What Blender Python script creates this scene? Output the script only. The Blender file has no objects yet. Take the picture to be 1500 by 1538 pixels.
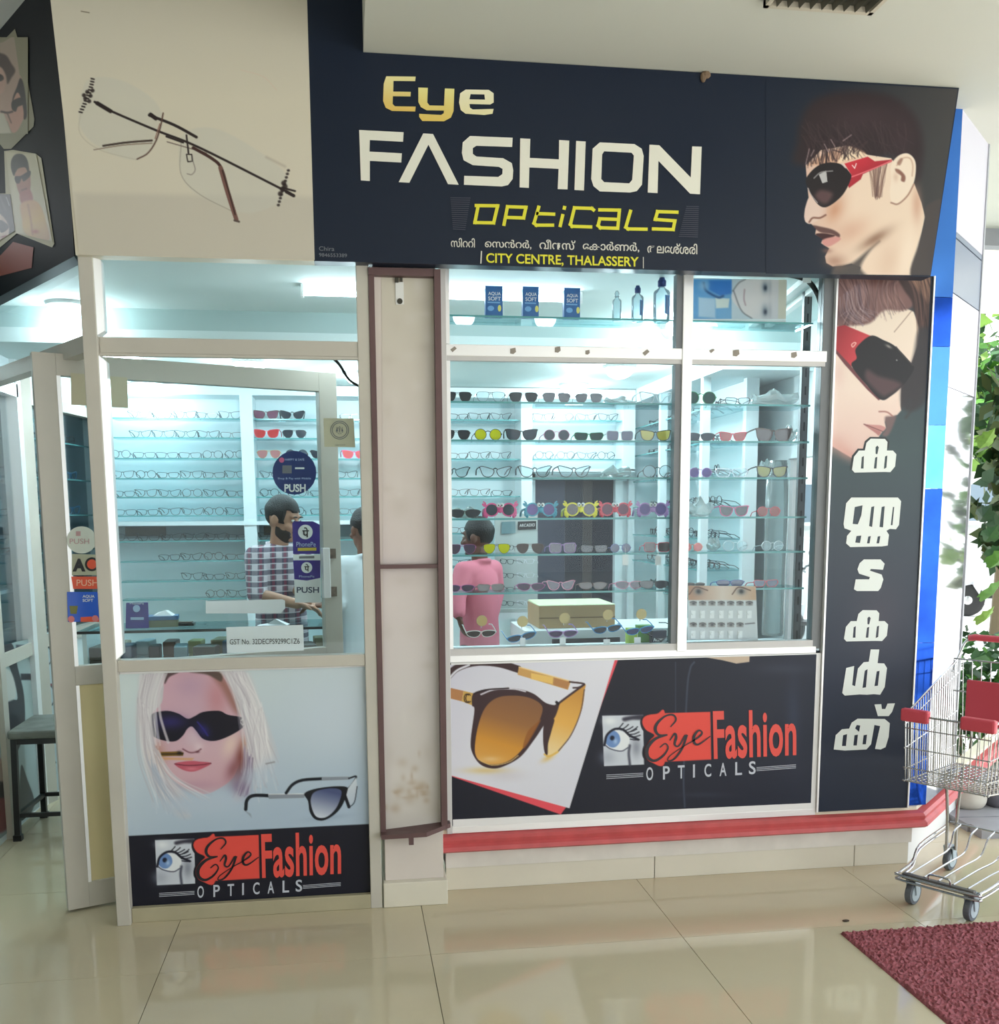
import bpy, bmesh, math, random
import numpy as np
from mathutils import Vector, Matrix
random.seed(7); rng = np.random.default_rng(7)
SC = bpy.context.scene; COL = SC.collection
# ---------------------------------------------------------------- camera, sky, light, exposure
CR = np.array([0.98908, -0.14736, -0.00562]); CR /= np.linalg.norm(CR)
YAW, PIT, ROL, CYP, FP = 0.147910474, -0.136994504, -0.005621329, 982.541236, 1530.0
def _axes():
    cy, sy = math.cos(YAW), math.sin(YAW)
    r = np.array([cy, -sy, 0]); f = np.array([sy, cy, 0]); u = np.array([0, 0, 1.0])
    f2 = f*math.cos(PIT)+u*math.sin(PIT); u2 = u*math.cos(PIT)-f*math.sin(PIT)
    return r*math.cos(ROL)+u2*math.sin(ROL), f2, u2*math.cos(ROL)-r*math.sin(ROL)
CR, CF, CU = _axes()
CC = np.array([0, 0, 1.65])
cam = bpy.data.cameras.new('camera'); camo = bpy.data.objects.new('camera', cam); COL.objects.link(camo)
cam.sensor_fit = 'HORIZONTAL'; cam.sensor_width = 36; cam.lens = FP/1500*36; cam.shift_y = (CYP-769)/1500
cam.clip_start = .05; cam.clip_end = 300
camo.matrix_world = Matrix([[CR[i], CU[i], -CF[i], CC[i]] for i in range(3)]+[[0, 0, 0, 1]])
SC.camera = camo
W = bpy.data.worlds.new('sky'); SC.world = W; W.use_nodes = True
nt = W.node_tree; bg = nt.nodes['Background']
tc = nt.nodes.new('ShaderNodeTexCoord'); sp = nt.nodes.new('ShaderNodeSeparateXYZ'); rp = nt.nodes.new('ShaderNodeValToRGB')
nt.links.new(tc.outputs['Generated'], sp.inputs[0]); nt.links.new(sp.outputs['Z'], rp.inputs[0]); nt.links.new(rp.outputs[0], bg.inputs[0])
rp.color_ramp.elements[0].position = 0.0; rp.color_ramp.elements[0].color = (.97, .99, 1, 1)
rp.color_ramp.elements[1].position = .6; rp.color_ramp.elements[1].color = (.78, .90, 1, 1)
bg.inputs[1].default_value = 2.2
sun = bpy.data.lights.new('sun', 'SUN'); suno = bpy.data.objects.new('sun', sun); COL.objects.link(suno)
sun.energy = 5.5; sun.angle = .02; sun.color = (1, .98, .94)
suno.rotation_euler = Vector((-.35, .30, -1)).to_track_quat('-Z', 'Y').to_euler()
SC.view_settings.view_transform = 'Standard'; SC.view_settings.look = 'None'
SC.view_settings.exposure = 0.5; SC.view_settings.gamma = 1; SC.view_settings.use_curve_mapping = False
SC.cycles.transparent_max_bounces = 32
SC.cycles.max_bounces = 8

# ---------------------------------------------------------------- helpers
def ray(x, y): return CF+(x-750)/FP*CR+(CYP-y)/FP*CU
def oy(x, y, Y): d = ray(x, y); return CC+d*(Y-CC[1])/d[1]
def oz(x, y, Z=0.): d = ray(x, y); return CC+d*(Z-CC[2])/d[2]
def ox(x, y, X): d = ray(x, y); return CC+d*(X-CC[0])/d[0]
def opl(x, y, p, n): d = ray(x, y); n = np.array(n, float); return CC+d*((np.array(p)-CC)@n)/(d@n)
class Pl:                                   # a real plane in the place: point, outward normal
    def __init__(s, p, n): s.p = np.array(p, float); s.n = np.array(n, float)/np.linalg.norm(n)
    def at(s, x, y, off=0.):
        x = np.asarray(x, float); y = np.asarray(y, float)
        d = CF+((x-750)/FP)[..., None]*CR+((CYP-y)/FP)[..., None]*CU
        t = ((s.p+s.n*off-CC)@s.n)/(d@s.n)
        return CC+d*t[..., None]
def PY(Y): return Pl((0, Y, 0), (0, -1, 0))
def lin(c):
    c = np.asarray(c, float)/255.
    return np.where(c <= .04045, c/12.92, ((c+.055)/1.055)**2.4)
MATS = {}
def mat(name, rgb, rough=.5, metal=0., noise=0., nscale=8., bump=0., bscale=60., emit=0., spec=.5, coat=0.):
    if name in MATS: return MATS[name]
    m = bpy.data.materials.new(name); m.use_nodes = True; t = m.node_tree; b = t.nodes['Principled BSDF']
    c = tuple(float(v) for v in lin(rgb))+(1.,)
    b.inputs['Base Color'].default_value = c; b.inputs['Roughness'].default_value = rough; b.inputs['Metallic'].default_value = metal
    b.inputs['Specular IOR Level'].default_value = spec; b.inputs['Coat Weight'].default_value = coat
    m.diffuse_color = c
    if emit: b.inputs['Emission Color'].default_value = c; b.inputs['Emission Strength'].default_value = emit
    if noise or bump:
        tc = t.nodes.new('ShaderNodeTexCoord')
    if noise:
        n = t.nodes.new('ShaderNodeTexNoise'); n.inputs['Scale'].default_value = nscale; n.inputs['Detail'].default_value = 6
        t.links.new(tc.outputs['Object'], n.inputs['Vector'])
        r = t.nodes.new('ShaderNodeValToRGB'); t.links.new(n.outputs['Fac'], r.inputs[0])
        r.color_ramp.elements[0].position = .3; r.color_ramp.elements[1].position = .7
        r.color_ramp.elements[0].color = tuple(v*(1-noise) for v in c[:3])+(1,); r.color_ramp.elements[1].color = tuple(min(1, v*(1+noise*.6)) for v in c[:3])+(1,)
        t.links.new(r.outputs[0], b.inputs['Base Color'])
    if bump:
        n = t.nodes.new('ShaderNodeTexNoise'); n.inputs['Scale'].default_value = bscale; n.inputs['Detail'].default_value = 4
        t.links.new(tc.outputs['Object'], n.inputs['Vector'])
        bn = t.nodes.new('ShaderNodeBump'); bn.inputs['Strength'].default_value = bump; bn.inputs['Distance'].default_value = .02
        t.links.new(n.outputs['Fac'], bn.inputs['Height']); t.links.new(bn.outputs[0], b.inputs['Normal'])
    MATS[name] = m; return m
def glassmat(name, rgb, refl=1.0, rough=0.0, dens=0.0, ior=1.45):
    """thin clear or tinted sheet: transmitted tint, fresnel reflection, optional milky share"""
    if name in MATS: return MATS[name]
    m = bpy.data.materials.new(name); m.use_nodes = True; t = m.node_tree; t.nodes.clear()
    c = tuple(float(v) for v in lin(rgb))+(1.,)
    o = t.nodes.new('ShaderNodeOutputMaterial'); tr = t.nodes.new('ShaderNodeBsdfTransparent'); gl = t.nodes.new('ShaderNodeBsdfGlossy')
    fr = t.nodes.new('ShaderNodeFresnel'); fr.inputs[0].default_value = ior
    mu = t.nodes.new('ShaderNodeMath'); mu.operation = 'MULTIPLY'; mu.inputs[1].default_value = refl; t.links.new(fr.outputs[0], mu.inputs[0])
    tr.inputs[0].default_value = c; gl.inputs['Roughness'].default_value = rough
    mx = t.nodes.new('ShaderNodeMixShader'); t.links.new(mu.outputs[0], mx.inputs[0]); t.links.new(tr.outputs[0], mx.inputs[1]); t.links.new(gl.outputs[0], mx.inputs[2])
    last = mx
    if dens:
        df = t.nodes.new('ShaderNodeBsdfDiffuse'); df.inputs[0].default_value = (c[0], c[1], c[2], 1)
        m2 = t.nodes.new('ShaderNodeMixShader'); m2.inputs[0].default_value = dens
        t.links.new(mx.outputs[0], m2.inputs[1]); t.links.new(df.outputs[0], m2.inputs[2]); last = m2
    t.links.new(last.outputs[0], o.inputs[0]); m.diffuse_color = c; MATS[name] = m; return m
def printmat(name, rough=.35, attr='Col'):
    if name in MATS: return MATS[name]
    m = bpy.data.materials.new(name); m.use_nodes = True; t = m.node_tree; b = t.nodes['Principled BSDF']
    a = t.nodes.new('ShaderNodeVertexColor'); a.layer_name = attr; t.links.new(a.outputs['Color'], b.inputs['Base Color'])
    b.inputs['Roughness'].default_value = rough; b.inputs['Specular IOR Level'].default_value = .3; MATS[name] = m; return m
def tag(o, label=None, cat=None, group=None, kind=None):
    if label: o['label'] = label
    if cat: o['category'] = cat
    if group: o['group'] = group
    if kind: o['kind'] = kind
    return o
def thing(name, label, cat, loc=(0, 0, 0), rotz=0., group=None, parent=None):
    o = bpy.data.objects.new(name, None); COL.objects.link(o); o.location = Vector([float(v) for v in loc]); o.rotation_euler = (0, 0, rotz)
    o.empty_display_size = .05
    return tag(o, label, cat, group)
def struct(name, loc=(0, 0, 0)):
    o = bpy.data.objects.new(name, None); COL.objects.link(o); o.location = loc; o['kind'] = 'structure'; return o
def link(name, me, m=None, parent=None, smooth=False, bev=0., loc=None, label=None, kind=None, rot=None, subd=0):
    o = bpy.data.objects.new(name, me); COL.objects.link(o)
    if m is not None and len(me.materials) == 0: me.materials.append(m)
    if parent is not None: o.parent = parent
    if loc is not None: o.location = Vector([float(v) for v in loc])
    if rot is not None: o.rotation_euler = rot
    if smooth: me.shade_smooth()
    if bev: b = o.modifiers.new('bevel', 'BEVEL'); b.width = bev; b.segments = 2; b.limit_method = 'ANGLE'
    if subd: s = o.modifiers.new('subd', 'SUBSURF'); s.levels = subd; s.render_levels = subd
    if label: o['label'] = label
    if kind: o['kind'] = kind
    return o
class B:
    def __init__(s): s.v = []; s.f = []
    def add(s, vs, fs):
        k = len(s.v); s.v += [tuple(map(float, p)) for p in vs]; s.f += [tuple(i+k for i in f) for f in fs]; return s
    def box(s, x0, y0, z0, x1, y1, z1):
        return s.hexa([(x0, y0, z0), (x1, y0, z0), (x1, y1, z0), (x0, y1, z0), (x0, y0, z1), (x1, y0, z1), (x1, y1, z1), (x0, y1, z1)])
    def hexa(s, p): return s.add(p, [(0, 3, 2, 1), (4, 5, 6, 7), (0, 1, 5, 4), (1, 2, 6, 5), (2, 3, 7, 6), (3, 0, 4, 7)])
    def obox(s, a, b, t, z0, z1, side=0.):
        """upright slab from plan point a to b, thickness t to the left of a->b shifted by side"""
        a = np.array(a[:2], float); b = np.array(b[:2], float); d = (b-a)/np.linalg.norm(b-a); n = np.array([-d[1], d[0]])
        a0 = a+n*side; b0 = b+n*side; a1 = a0+n*t; b1 = b0+n*t
        return s.hexa([(*a0, z0), (*b0, z0), (*b1, z0), (*a1, z0), (*a0, z1), (*b0, z1), (*b1, z1), (*a1, z1)])
    def bar(s, a, b, w, h, up=(0, 0, 1)):
        a = Vector(a); b = Vector(b); d = (b-a).normalized(); u = Vector(up)
        if abs(d.dot(u)) > .95: u = Vector((0, 1, 0))
        x = d.cross(u).normalized(); u = x.cross(d).normalized(); x = x*w/2; u = u*h/2
        return s.hexa([a-x-u, b-x-u, b+x-u, a+x-u, a-x+u, b-x+u, b+x+u, a+x+u])
    def tube(s, pts, r, n=8, closed=False, flat=1.0):
        pts = [Vector([float(c) for c in p]) for p in pts]; m = len(pts)
        rs = r if hasattr(r, '__len__') else [r]*m
        prev = None; vs = []; fs = []
        for i, p in enumerate(pts):
            if closed: d = pts[(i+1) % m]-pts[i-1]
            else: d = pts[min(i+1, m-1)]-pts[max(i-1, 0)]
            d = d.normalized() if d.length > 1e-9 else Vector((0, 0, 1))
            if prev is None:
                u = Vector((0, 0, 1)) if abs(d.z) < .9 else Vector((0, 1, 0))
                u = (u-d*u.dot(d)).normalized()
            else:
                u = prev-d*prev.dot(d); u = u.normalized() if u.length > 1e-6 else prev
            prev = u; w = d.cross(u)
            for k in range(n):
                a = 2*math.pi*k/n; vs.append(p+(u*math.cos(a)*flat+w*math.sin(a))*rs[i])
        for i in range(m if closed else m-1):
            j = (i+1) % m
            for k in range(n): fs.append((i*n+k, i*n+(k+1) % n, j*n+(k+1) % n, j*n+k))
        if not closed: fs += [tuple(reversed(range(n))), tuple((m-1)*n+k for k in range(n))]
        return s.add(vs, fs)
    def ell(s, c, r, seg=16, ring=10, M=None):
        vs = []; fs = []
        c = Vector(c); R = r if hasattr(r, '__len__') else (r, r, r)
        for i in range(ring+1):
            th = math.pi*i/ring
            for k in range(seg):
                ph = 2*math.pi*k/seg; p = Vector((R[0]*math.sin(th)*math.cos(ph), R[1]*math.sin(th)*math.sin(ph), R[2]*math.cos(th)))
                vs.append(c+((M @ p) if M is not None else p))
        for i in range(ring):
            for k in range(seg):
                a = i*seg+k; b = i*seg+(k+1) % seg
                if i == 0: fs.append((a, a+seg, b+seg))
                elif i == ring-1: fs.append((a, a+seg, b))
                else: fs.append((a, a+seg, b+seg, b))
        return s.add(vs, fs)
    def lathe(s, prof, c=(0, 0, 0), n=20, axis='z'):
        vs = []; fs = []; m = len(prof)
        for (r, z) in prof:
            for k in range(n):
                a = 2*math.pi*k/n; q = (r*math.cos(a), r*math.sin(a), z)
                if axis == 'y': q = (q[0], z, q[1])
                if axis == 'x': q = (z, q[0], q[1])
                vs.append((q[0]+c[0], q[1]+c[1], q[2]+c[2]))
        for i in range(m-1):
            for k in range(n): fs.append((i*n+k, i*n+(k+1) % n, (i+1)*n+(k+1) % n, (i+1)*n+k))
        fs += [tuple(reversed(range(n))), tuple((m-1)*n+k for k in range(n))]
        return s.add(vs, fs)
    def prism(s, pts, vec):
        n = len(pts); vec = Vector(vec); p = [Vector([float(c) for c in q]) for q in pts]
        return s.add(p+[q+vec for q in p], [tuple(reversed(range(n))), tuple(range(n, 2*n))]+[(i, (i+1) % n, (i+1) % n+n, i+n) for i in range(n)])
    def me(s, name):
        m = bpy.data.meshes.new(name); m.from_pydata(s.v, [], s.f); m.update()
        b = bmesh.new(); b.from_mesh(m); bmesh.ops.recalc_face_normals(b, faces=b.faces); b.to_mesh(m); b.free(); return m
    def build(s, name, m, parent=None, **k): return link(name, s.me(name), m, parent, **k)
def spl(pts, closed=False, sub=8):
    """Catmull-Rom through 2D/3D/nD points"""
    p = [np.array(q, float) for q in pts]; n = len(p); out = []
    rngi = range(n if closed else n-1)
    for i in rngi:
        p0 = p[(i-1) % n] if closed or i > 0 else 2*p[0]-p[1]
        p1 = p[i]; p2 = p[(i+1) % n]
        p3 = p[(i+2) % n] if closed or i+2 < n else 2*p[-1]-p[-2]
        for k in range(sub):
            t = k/sub
            out.append(.5*((2*p1)+(-p0+p2)*t+(2*p0-5*p1+4*p2-p3)*t*t+(-p0+3*p1-3*p2+p3)*t**3))
    if not closed: out.append(p[-1])
    return np.array(out)
# ---- flat print: a fine grid on the real board, a colour at each point
class Paint:
    def __init__(s, quad, plane, step=1.0, off=.0):
        q = np.array(quad, float); w = max(np.linalg.norm(q[1]-q[0]), np.linalg.norm(q[2]-q[3])); h = max(np.linalg.norm(q[3]-q[0]), np.linalg.norm(q[2]-q[1]))
        s.nx = max(2, int(w/step)); s.ny = max(2, int(h/step))
        u, v = np.meshgrid(np.linspace(0, 1, s.nx), np.linspace(0, 1, s.ny))
        P = (q[0]*((1-u)*(1-v))[..., None]+q[1]*(u*(1-v))[..., None]+q[2]*(u*v)[..., None]+q[3]*((1-u)*v)[..., None])
        s.X = P[..., 0].ravel(); s.Y = P[..., 1].ravel(); s.C = np.zeros((s.X.size, 3)); s.plane = plane; s.off = off
    def _c(s, col, i): return col(s.X[i], s.Y[i]) if callable(col) else np.array(col, float)
    def fill(s, col): s.C[:] = s._c(col, slice(None)); return s
    def _bb(s, pts, m):
        lo = pts.min(0)-m; hi = pts.max(0)+m
        return np.nonzero((s.X >= lo[0]) & (s.X <= hi[0]) & (s.Y >= lo[1]) & (s.Y <= hi[1]))[0]
    def _dist(s, i, pts, closed):
        x = s.X[i]; y = s.Y[i]; d = np.full(x.size, 1e9); ins = np.zeros(x.size, bool); n = len(pts)
        for k in range(n if closed else n-1):
            a = pts[k]; b = pts[(k+1) % n]; ex, ey = b[0]-a[0], b[1]-a[1]; L = ex*ex+ey*ey
            t = np.clip(((x-a[0])*ex+(y-a[1])*ey)/L, 0, 1) if L > 1e-12 else np.zeros(x.size)
            d = np.minimum(d, (x-a[0]-t*ex)**2+(y-a[1]-t*ey)**2)
            if closed and abs(ey) > 1e-12:
                c = ((a[1] > y) != (b[1] > y)) & (x < ex*(y-a[1])/ey+a[0]); ins ^= c
        return np.sqrt(d), ins
    def poly(s, pts, col, soft=1.2, smooth=False, a=1.):
        p = np.array(pts, float)
        if smooth: p = spl(p, True, 6)
        i = s._bb(p, soft+1)
        if i.size == 0: return s
        d, ins = s._dist(i, p, True); sd = np.where(ins, -d, d)
        al = np.clip(.5-sd/soft, 0, 1); al = (al*al*(3-2*al)*a)[:, None]
        s.C[i] = s.C[i]*(1-al)+s._c(col, i)*al; return s
    def line(s, pts, col, w, soft=1.2, smooth=True, a=1.):
        p = np.array(pts, float)
        if smooth and len(p) > 2: p = spl(p, False, 6)
        i = s._bb(p, w+soft+1)
        if i.size == 0: return s
        d, _ = s._dist(i, p, False)
        al = (np.clip(.5-(d-w/2)/soft, 0, 1)*a)[:, None]
        s.C[i] = s.C[i]*(1-al)+s._c(col, i)*al; return s
    def blob(s, cx, cy, rx, ry, col, a=1., ang=0., pw=1.):
        R = max(rx, ry)*2.6; i = np.nonzero((abs(s.X-cx) < R) & (abs(s.Y-cy) < R))[0]
        if i.size == 0: return s
        ca, sa = math.cos(ang), math.sin(ang); x = s.X[i]-cx; y = s.Y[i]-cy
        q = ((x*ca+y*sa)/rx)**2+((-x*sa+y*ca)/ry)**2
        al = (np.exp(-q**pw)*a)[:, None]
        s.C[i] = s.C[i]*(1-al)+s._c(col, i)*al; return s
    def strands(s, p0, p1, mid, n, cols, w=(.6, 1.6), a=.5, jit=4., seed=1):
        """hair: n strands between two guide lines p0->p1 (lists of 2 points each), bent at mid"""
        g = np.random.default_rng(seed); p0 = np.array(p0, float); p1 = np.array(p1, float); mid = np.array(mid, float)
        for k in range(n):
            t = g.random(); A = p0[0]*(1-t)+p0[1]*t; M_ = mid[0]*(1-t)+mid[1]*t; E_ = p1[0]*(1-t)+p1[1]*t
            j = g.normal(0, jit, (3, 2)); s.line([A+j[0]*.5, M_+j[1]*.6, E_+j[2]], cols[g.integers(len(cols))], g.uniform(*w), 1.4, True, a*g.uniform(.5, 1))
        return s
    def build(s, name, m, parent=None, label=None, gain=1.):
        P = s.plane.at(s.X, s.Y, s.off); me = bpy.data.meshes.new(name); n = s.nx*s.ny
        idx = np.arange(n).reshape(s.ny, s.nx); q = np.stack([idx[:-1, :-1], idx[1:, :-1], idx[1:, 1:], idx[:-1, 1:]], -1).reshape(-1, 4)
        me.vertices.add(n); me.vertices.foreach_set('co', P.astype(np.float32).ravel())
        me.loops.add(q.size); me.loops.foreach_set('vertex_index', q.astype(np.int32).ravel())
        me.polygons.add(len(q)); me.polygons.foreach_set('loop_start', np.arange(0, q.size, 4, dtype=np.int32)); me.polygons.foreach_set('loop_total', np.full(len(q), 4, np.int32))
        me.update(calc_edges=True)
        ca = me.color_attributes.new('Col', 'FLOAT_COLOR', 'POINT'); c = np.ones((n, 4), np.float32); c[:, :3] = lin(np.clip(s.C*gain, 0, 255))
        ca.data.foreach_set('color', c.ravel()); return link(name, me, m, parent, label=label)
def grad(c0, c1, p0, p1):
    c0 = np.array(c0, float); c1 = np.array(c1, float); p0 = np.array(p0, float); d = np.array(p1, float)-p0; L = d@d
    def f(x, y):
        t = np.clip(((x-p0[0])*d[0]+(y-p0[1])*d[1])/L, 0, 1)[:, None]; return c0*(1-t)+c1*t
    return f
def grad3(cs, p0, p1):
    cs = np.array(cs, float); p0 = np.array(p0, float); d = np.array(p1, float)-p0; L = d@d
    def f(x, y):
        t = np.clip(((x-p0[0])*d[0]+(y-p0[1])*d[1])/L, 0, 1)*(len(cs)-1)
        return np.stack([np.interp(t, range(len(cs)), cs[:, k]) for k in range(3)], -1)
    return f
def shape(name, pts, plane, off, m, parent=None, holes=(), smooth=False, thick=.0012, **k):
    """flat cut shape (outline and holes in picture points) laid on a real plane"""
    loops = [np.array(pts, float)]+[np.array(h, float) for h in holes]
    if smooth: loops = [spl(l, True, 6) for l in loops]
    bm = bmesh.new(); es = []
    for l in loops:
        P = plane.at(l[:, 0], l[:, 1], off); vs = [bm.verts.new(p) for p in P]
        es += [bm.edges.new((vs[i], vs[(i+1) % len(vs)])) for i in range(len(vs))]
    bmesh.ops.triangle_fill(bm, use_beauty=True, use_dissolve=False, edges=es, normal=Vector(plane.n))
    me = bpy.data.meshes.new(name); bm.to_mesh(me); bm.free()
    return link(name, me, m, parent, **k)
def ribbon(name, strokes, plane, off, m, parent=None, sub=6, **k):
    """flat pen strokes: each stroke is a list of (x, y, width) picture points"""
    b = B()
    for ii, st in enumerate(strokes):
        p = spl(st, False, sub) if len(st) > 2 else np.array(st, float)
        d = np.gradient(p[:, :2], axis=0); L = np.linalg.norm(d, axis=1, keepdims=True); n = np.stack([-d[:, 1], d[:, 0]], 1)/np.maximum(L, 1e-9)
        l = p[:, :2]+n*p[:, 2:3]/2; r_ = p[:, :2]-n*p[:, 2:3]/2
        A = plane.at(l[:, 0], l[:, 1], off+.0003*ii); C_ = plane.at(r_[:, 0], r_[:, 1], off+.0003*ii); q = len(p)
        b.add(list(A)+list(C_), [(i, i+1, q+i+1, q+i) for i in range(q-1)])
    return b.build(name, m, parent, **k)
_TC = {}
def segs(name, strokes, plane, off, m, parent=None, **k):
    b = B(); ii = 0
    for st in strokes:
        for (x0, y0, w), (x1, y1, _) in zip(st[:-1], st[1:]):
            d = np.array([x1-x0, y1-y0]); d = d/max(np.linalg.norm(d), 1e-9)*w/2; n_ = np.array([-d[1], d[0]]); p, q = np.array([x0, y0])-d, np.array([x1, y1])+d
            c = np.array([p+n_, q+n_, q-n_, p-n_]); b.add(list(plane.at(c[:, 0], c[:, 1], off+.0004*ii)), [(0, 1, 2, 3)]); ii += 1
    return b.build(name, m, parent, **k)
def textmesh(s, bold=0., sp=1.):
    key = (s, bold, sp)
    if key not in _TC:
        c = bpy.data.curves.new('t', 'FONT'); c.body = s; c.offset = bold; c.space_character = sp; c.resolution_u = 4
        o = bpy.data.objects.new('t', c); COL.objects.link(o); dg = bpy.context.evaluated_depsgraph_get()
        me = o.evaluated_get(dg).to_mesh(); V = np.array([v.co[:2] for v in me.vertices]); F = [tuple(p.vertices) for p in me.polygons]
        o.evaluated_get(dg).to_mesh_clear(); bpy.data.objects.remove(o); bpy.data.curves.remove(c)
        lo, hi = V.min(0), V.max(0); _TC[key] = ((V-lo)/(hi-lo), F)
    return _TC[key]
def lettering(name, s, quad, plane, off, m, parent=None, bold=0., sp=1., shear=0., **k):
    """words laid on a real plane; quad = picture corners TL, TR, BR, BL of the ink box"""
    V, F = textmesh(s, bold, sp); q = np.array(quad, float); u = V[:, 0:1]; v = 1-V[:, 1:2]
    P = q[0]*(1-u)*(1-v)+q[1]*u*(1-v)+q[2]*u*v+q[3]*(1-u)*v
    P[:, 0] += shear*(1-v[:, 0])
    W_ = plane.at(P[:, 0], P[:, 1], off); me = bpy.data.meshes.new(name); me.from_pydata([tuple(p) for p in W_], [], F); me.update()
    return link(name, me, m, parent, **k)
def rect(x0, y0, x1, y1, sl=0., sr=0.):
    return [(x0, y0), (x1, y1 if False else y0+sl*(x1-x0)), (x1, y1+sl*(x1-x0)), (x0, y1)]
def copy_thing(root, loc, rotz=None, label=None, group=None, rot=None, scale=None):
    r = root.copy(); COL.objects.link(r); r.location = Vector([float(v) for v in loc])
    if rotz is not None: r.rotation_euler = (0, 0, rotz)
    if rot is not None: r.rotation_euler = rot
    if scale is not None: r.scale = (scale,)*3 if not hasattr(scale, '__len__') else scale
    if label: r['label'] = label
    if group: r['group'] = group
    for ch in list(root.children):
        c = ch.copy(); COL.objects.link(c); c.parent = r
        for g in list(ch.children):
            d = g.copy(); COL.objects.link(d); d.parent = c
    return r
# ---------------------------------------------------------------- materials of the place
ALU = mat('anodised_aluminium', (196, 191, 180), .42, noise=.08, nscale=3, spec=.4)
ALUB = mat('bright_aluminium', (246, 246, 246), .3, metal=.35, spec=.7)  # near-white, so the beads' daylight gleam is put into the colour
ALUR = mat('aluminium_lit_right', (205, 203, 202), .4, noise=.05, nscale=3)  # lighter aluminium copy; the right side's stronger light is in its colour
DALU = mat('dark_frame', (120, 124, 128), .45)
WHITE = mat('white_paint', (232, 233, 230), .6)
CEIL = mat('veranda_ceiling_paint', (208, 209, 200), .8, noise=.03, nscale=1.2)
SHOPW = mat('shop_white_laminate', (226, 236, 238), .45)
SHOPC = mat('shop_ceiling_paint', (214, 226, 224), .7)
BROWN = mat('brown_painted_steel', (98, 72, 72), .5, noise=.1, nscale=10)
SHEET = mat('pillar_white_sheet', (218, 208, 200), .55, noise=.07, nscale=2.5)
TILE = mat('beige_polished_tile', (207, 195, 167), .08, noise=.07, nscale=1.3, spec=.6)
GROUT = mat('tile_grout', (120, 110, 95), .9)
PTILE = mat('cream_wall_tile', (222, 216, 200), .18, noise=.04, nscale=4)
RED = mat('red_painted_moulding', (198, 84, 86), .45, noise=.12, nscale=14)
CREAM = mat('cream_panel', (226, 212, 164), .6, noise=.06, nscale=3)
GLASS = glassmat('window_glass', (248, 252, 253), .36)
SGLASS = glassmat('shelf_glass', (224, 241, 243), .4)
SEDGE = mat('shelf_glass_edge', (96, 160, 160), .2)
NAVY = mat('sign_navy', (24, 34, 52), .38, spec=.3)
BLACK = mat('black_plastic', (20, 20, 22), .35)
PAPER = mat('white_paper', (236, 236, 236), .7)
CHROME = mat('chrome_wire', (190, 190, 192), .22, metal=.9)
PRINT = printmat('flat_print', .4)
LAMP = mat('lamp_glow', (232, 246, 255), .5, emit=14.)
# ---------------------------------------------------------------- floor of single tiles
FL = struct('floor')
tx = [-.714+.99*k for k in range(-5, 7)]; ty = [3.66+.91*k for k in range(-6, 6)]
B().box(tx[0]-.5, ty[0]-.5, -.2, tx[-1]+.3, 7.4, -.012).build('screed', GROUT, FL)
tme = B().box(0, 0, -.012, .9875, .9075, 0).me('floor_tile'); tme.materials.append(TILE)
for x in tx[:-1]:
    for y in ty[:-1]:
        if x > 3.2 and y > 4.4: continue
        link('floor_tile', tme, None, FL, loc=(x+.00125, y+.00125, 0))
# ---------------------------------------------------------------- veranda ceiling
CE = struct('ceiling')
B().box(.11, -5, 3.36, 4.9, 6.1, 3.62).build('soffit_slab', CEIL, CE)
B().box(-7, -5, 3.60, .11, 6.1, 3.72).build('upper_slab', CEIL, CE)
B().box(4.78, -5, 3.28, 4.9, 6.1, 3.36).build('edge_beam', mat('edge_beam_grey', (150, 152, 158), .7), CE)
B().box(2.7, 6.0, 3.26, 4.9, 6.1, 3.36).build('edge_beam', MATS['edge_beam_grey'], CE)
B().box(-.95, 4.20, 3.3605, .108, 6.1, 3.599).build('bulkhead', CEIL, CE)
# ---------------------------------------------------------------- shop shell
w = struct('wall_back')
B().box(-1.7, 7.2, 0, 1.30, 7.28, 2.9).build('plaster', SHOPW, w)
B().box(1.93, 7.2, 0, 2.6, 7.28, 2.9).build('plaster', SHOPW, w)
B().box(1.30, 7.2, 1.90, 1.93, 7.28, 2.9).build('plaster', SHOPW, w)
w = struct('wall_right')
B().box(2.5, 4.36, 0, 2.58, 4.5, 2.9).box(2.5, 5.58, 0, 2.58, 7.28, 2.9).box(2.5, 4.5, 0, 2.58, 5.58, .85).box(2.5, 4.5, 1.95, 2.58, 5.58, 2.9).build('plaster', SHOPW, w)
B().box(2.53, 4.5, .85, 2.536, 5.58, 1.95).build('side_pane', GLASS, w)
B().box(2.51, 5.54, .85, 2.55, 5.58, 1.95).build('pane_mullion', ALUR, w)
w = struct('wall_left')
LW = -1.77
B().obox((LW, 6.05), (-1.58, 7.2), .06, 0, .90).obox((LW, 6.05), (-1.58, 7.2), .06, 2.3, 2.9).build('lower_board', SHOPW, w)
B().obox((LW, 6.05), (-1.58, 7.2), .05, .90, .97, -.02).obox((LW, 6.05), (-1.58, 7.2), .05, 2.27, 2.33, -.02).obox((LW, 6.05), (-1.74, 6.14), .06, 0, 2.9, -.03).build('rail', ALU, w)
B().obox((LW, 6.1), (-1.58, 7.2), .006, .97, 2.27, .02).build('glass_pane', GLASS, w)
B().box(LW-.06, 4.4, 0, LW, 6.05, .88).box(LW-.06, 5.46, 2.36, LW, 6.05, 2.9).build('lower_board', SHOPW, w)
for y in (5.97, 5.40, 4.6): B().box(LW-.06, y, 0, LW+.03, y+.075, 2.9 if y > 5.3 else 2.36).build('upright', ALUB if y > 5.9 else ALU, w)
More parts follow.
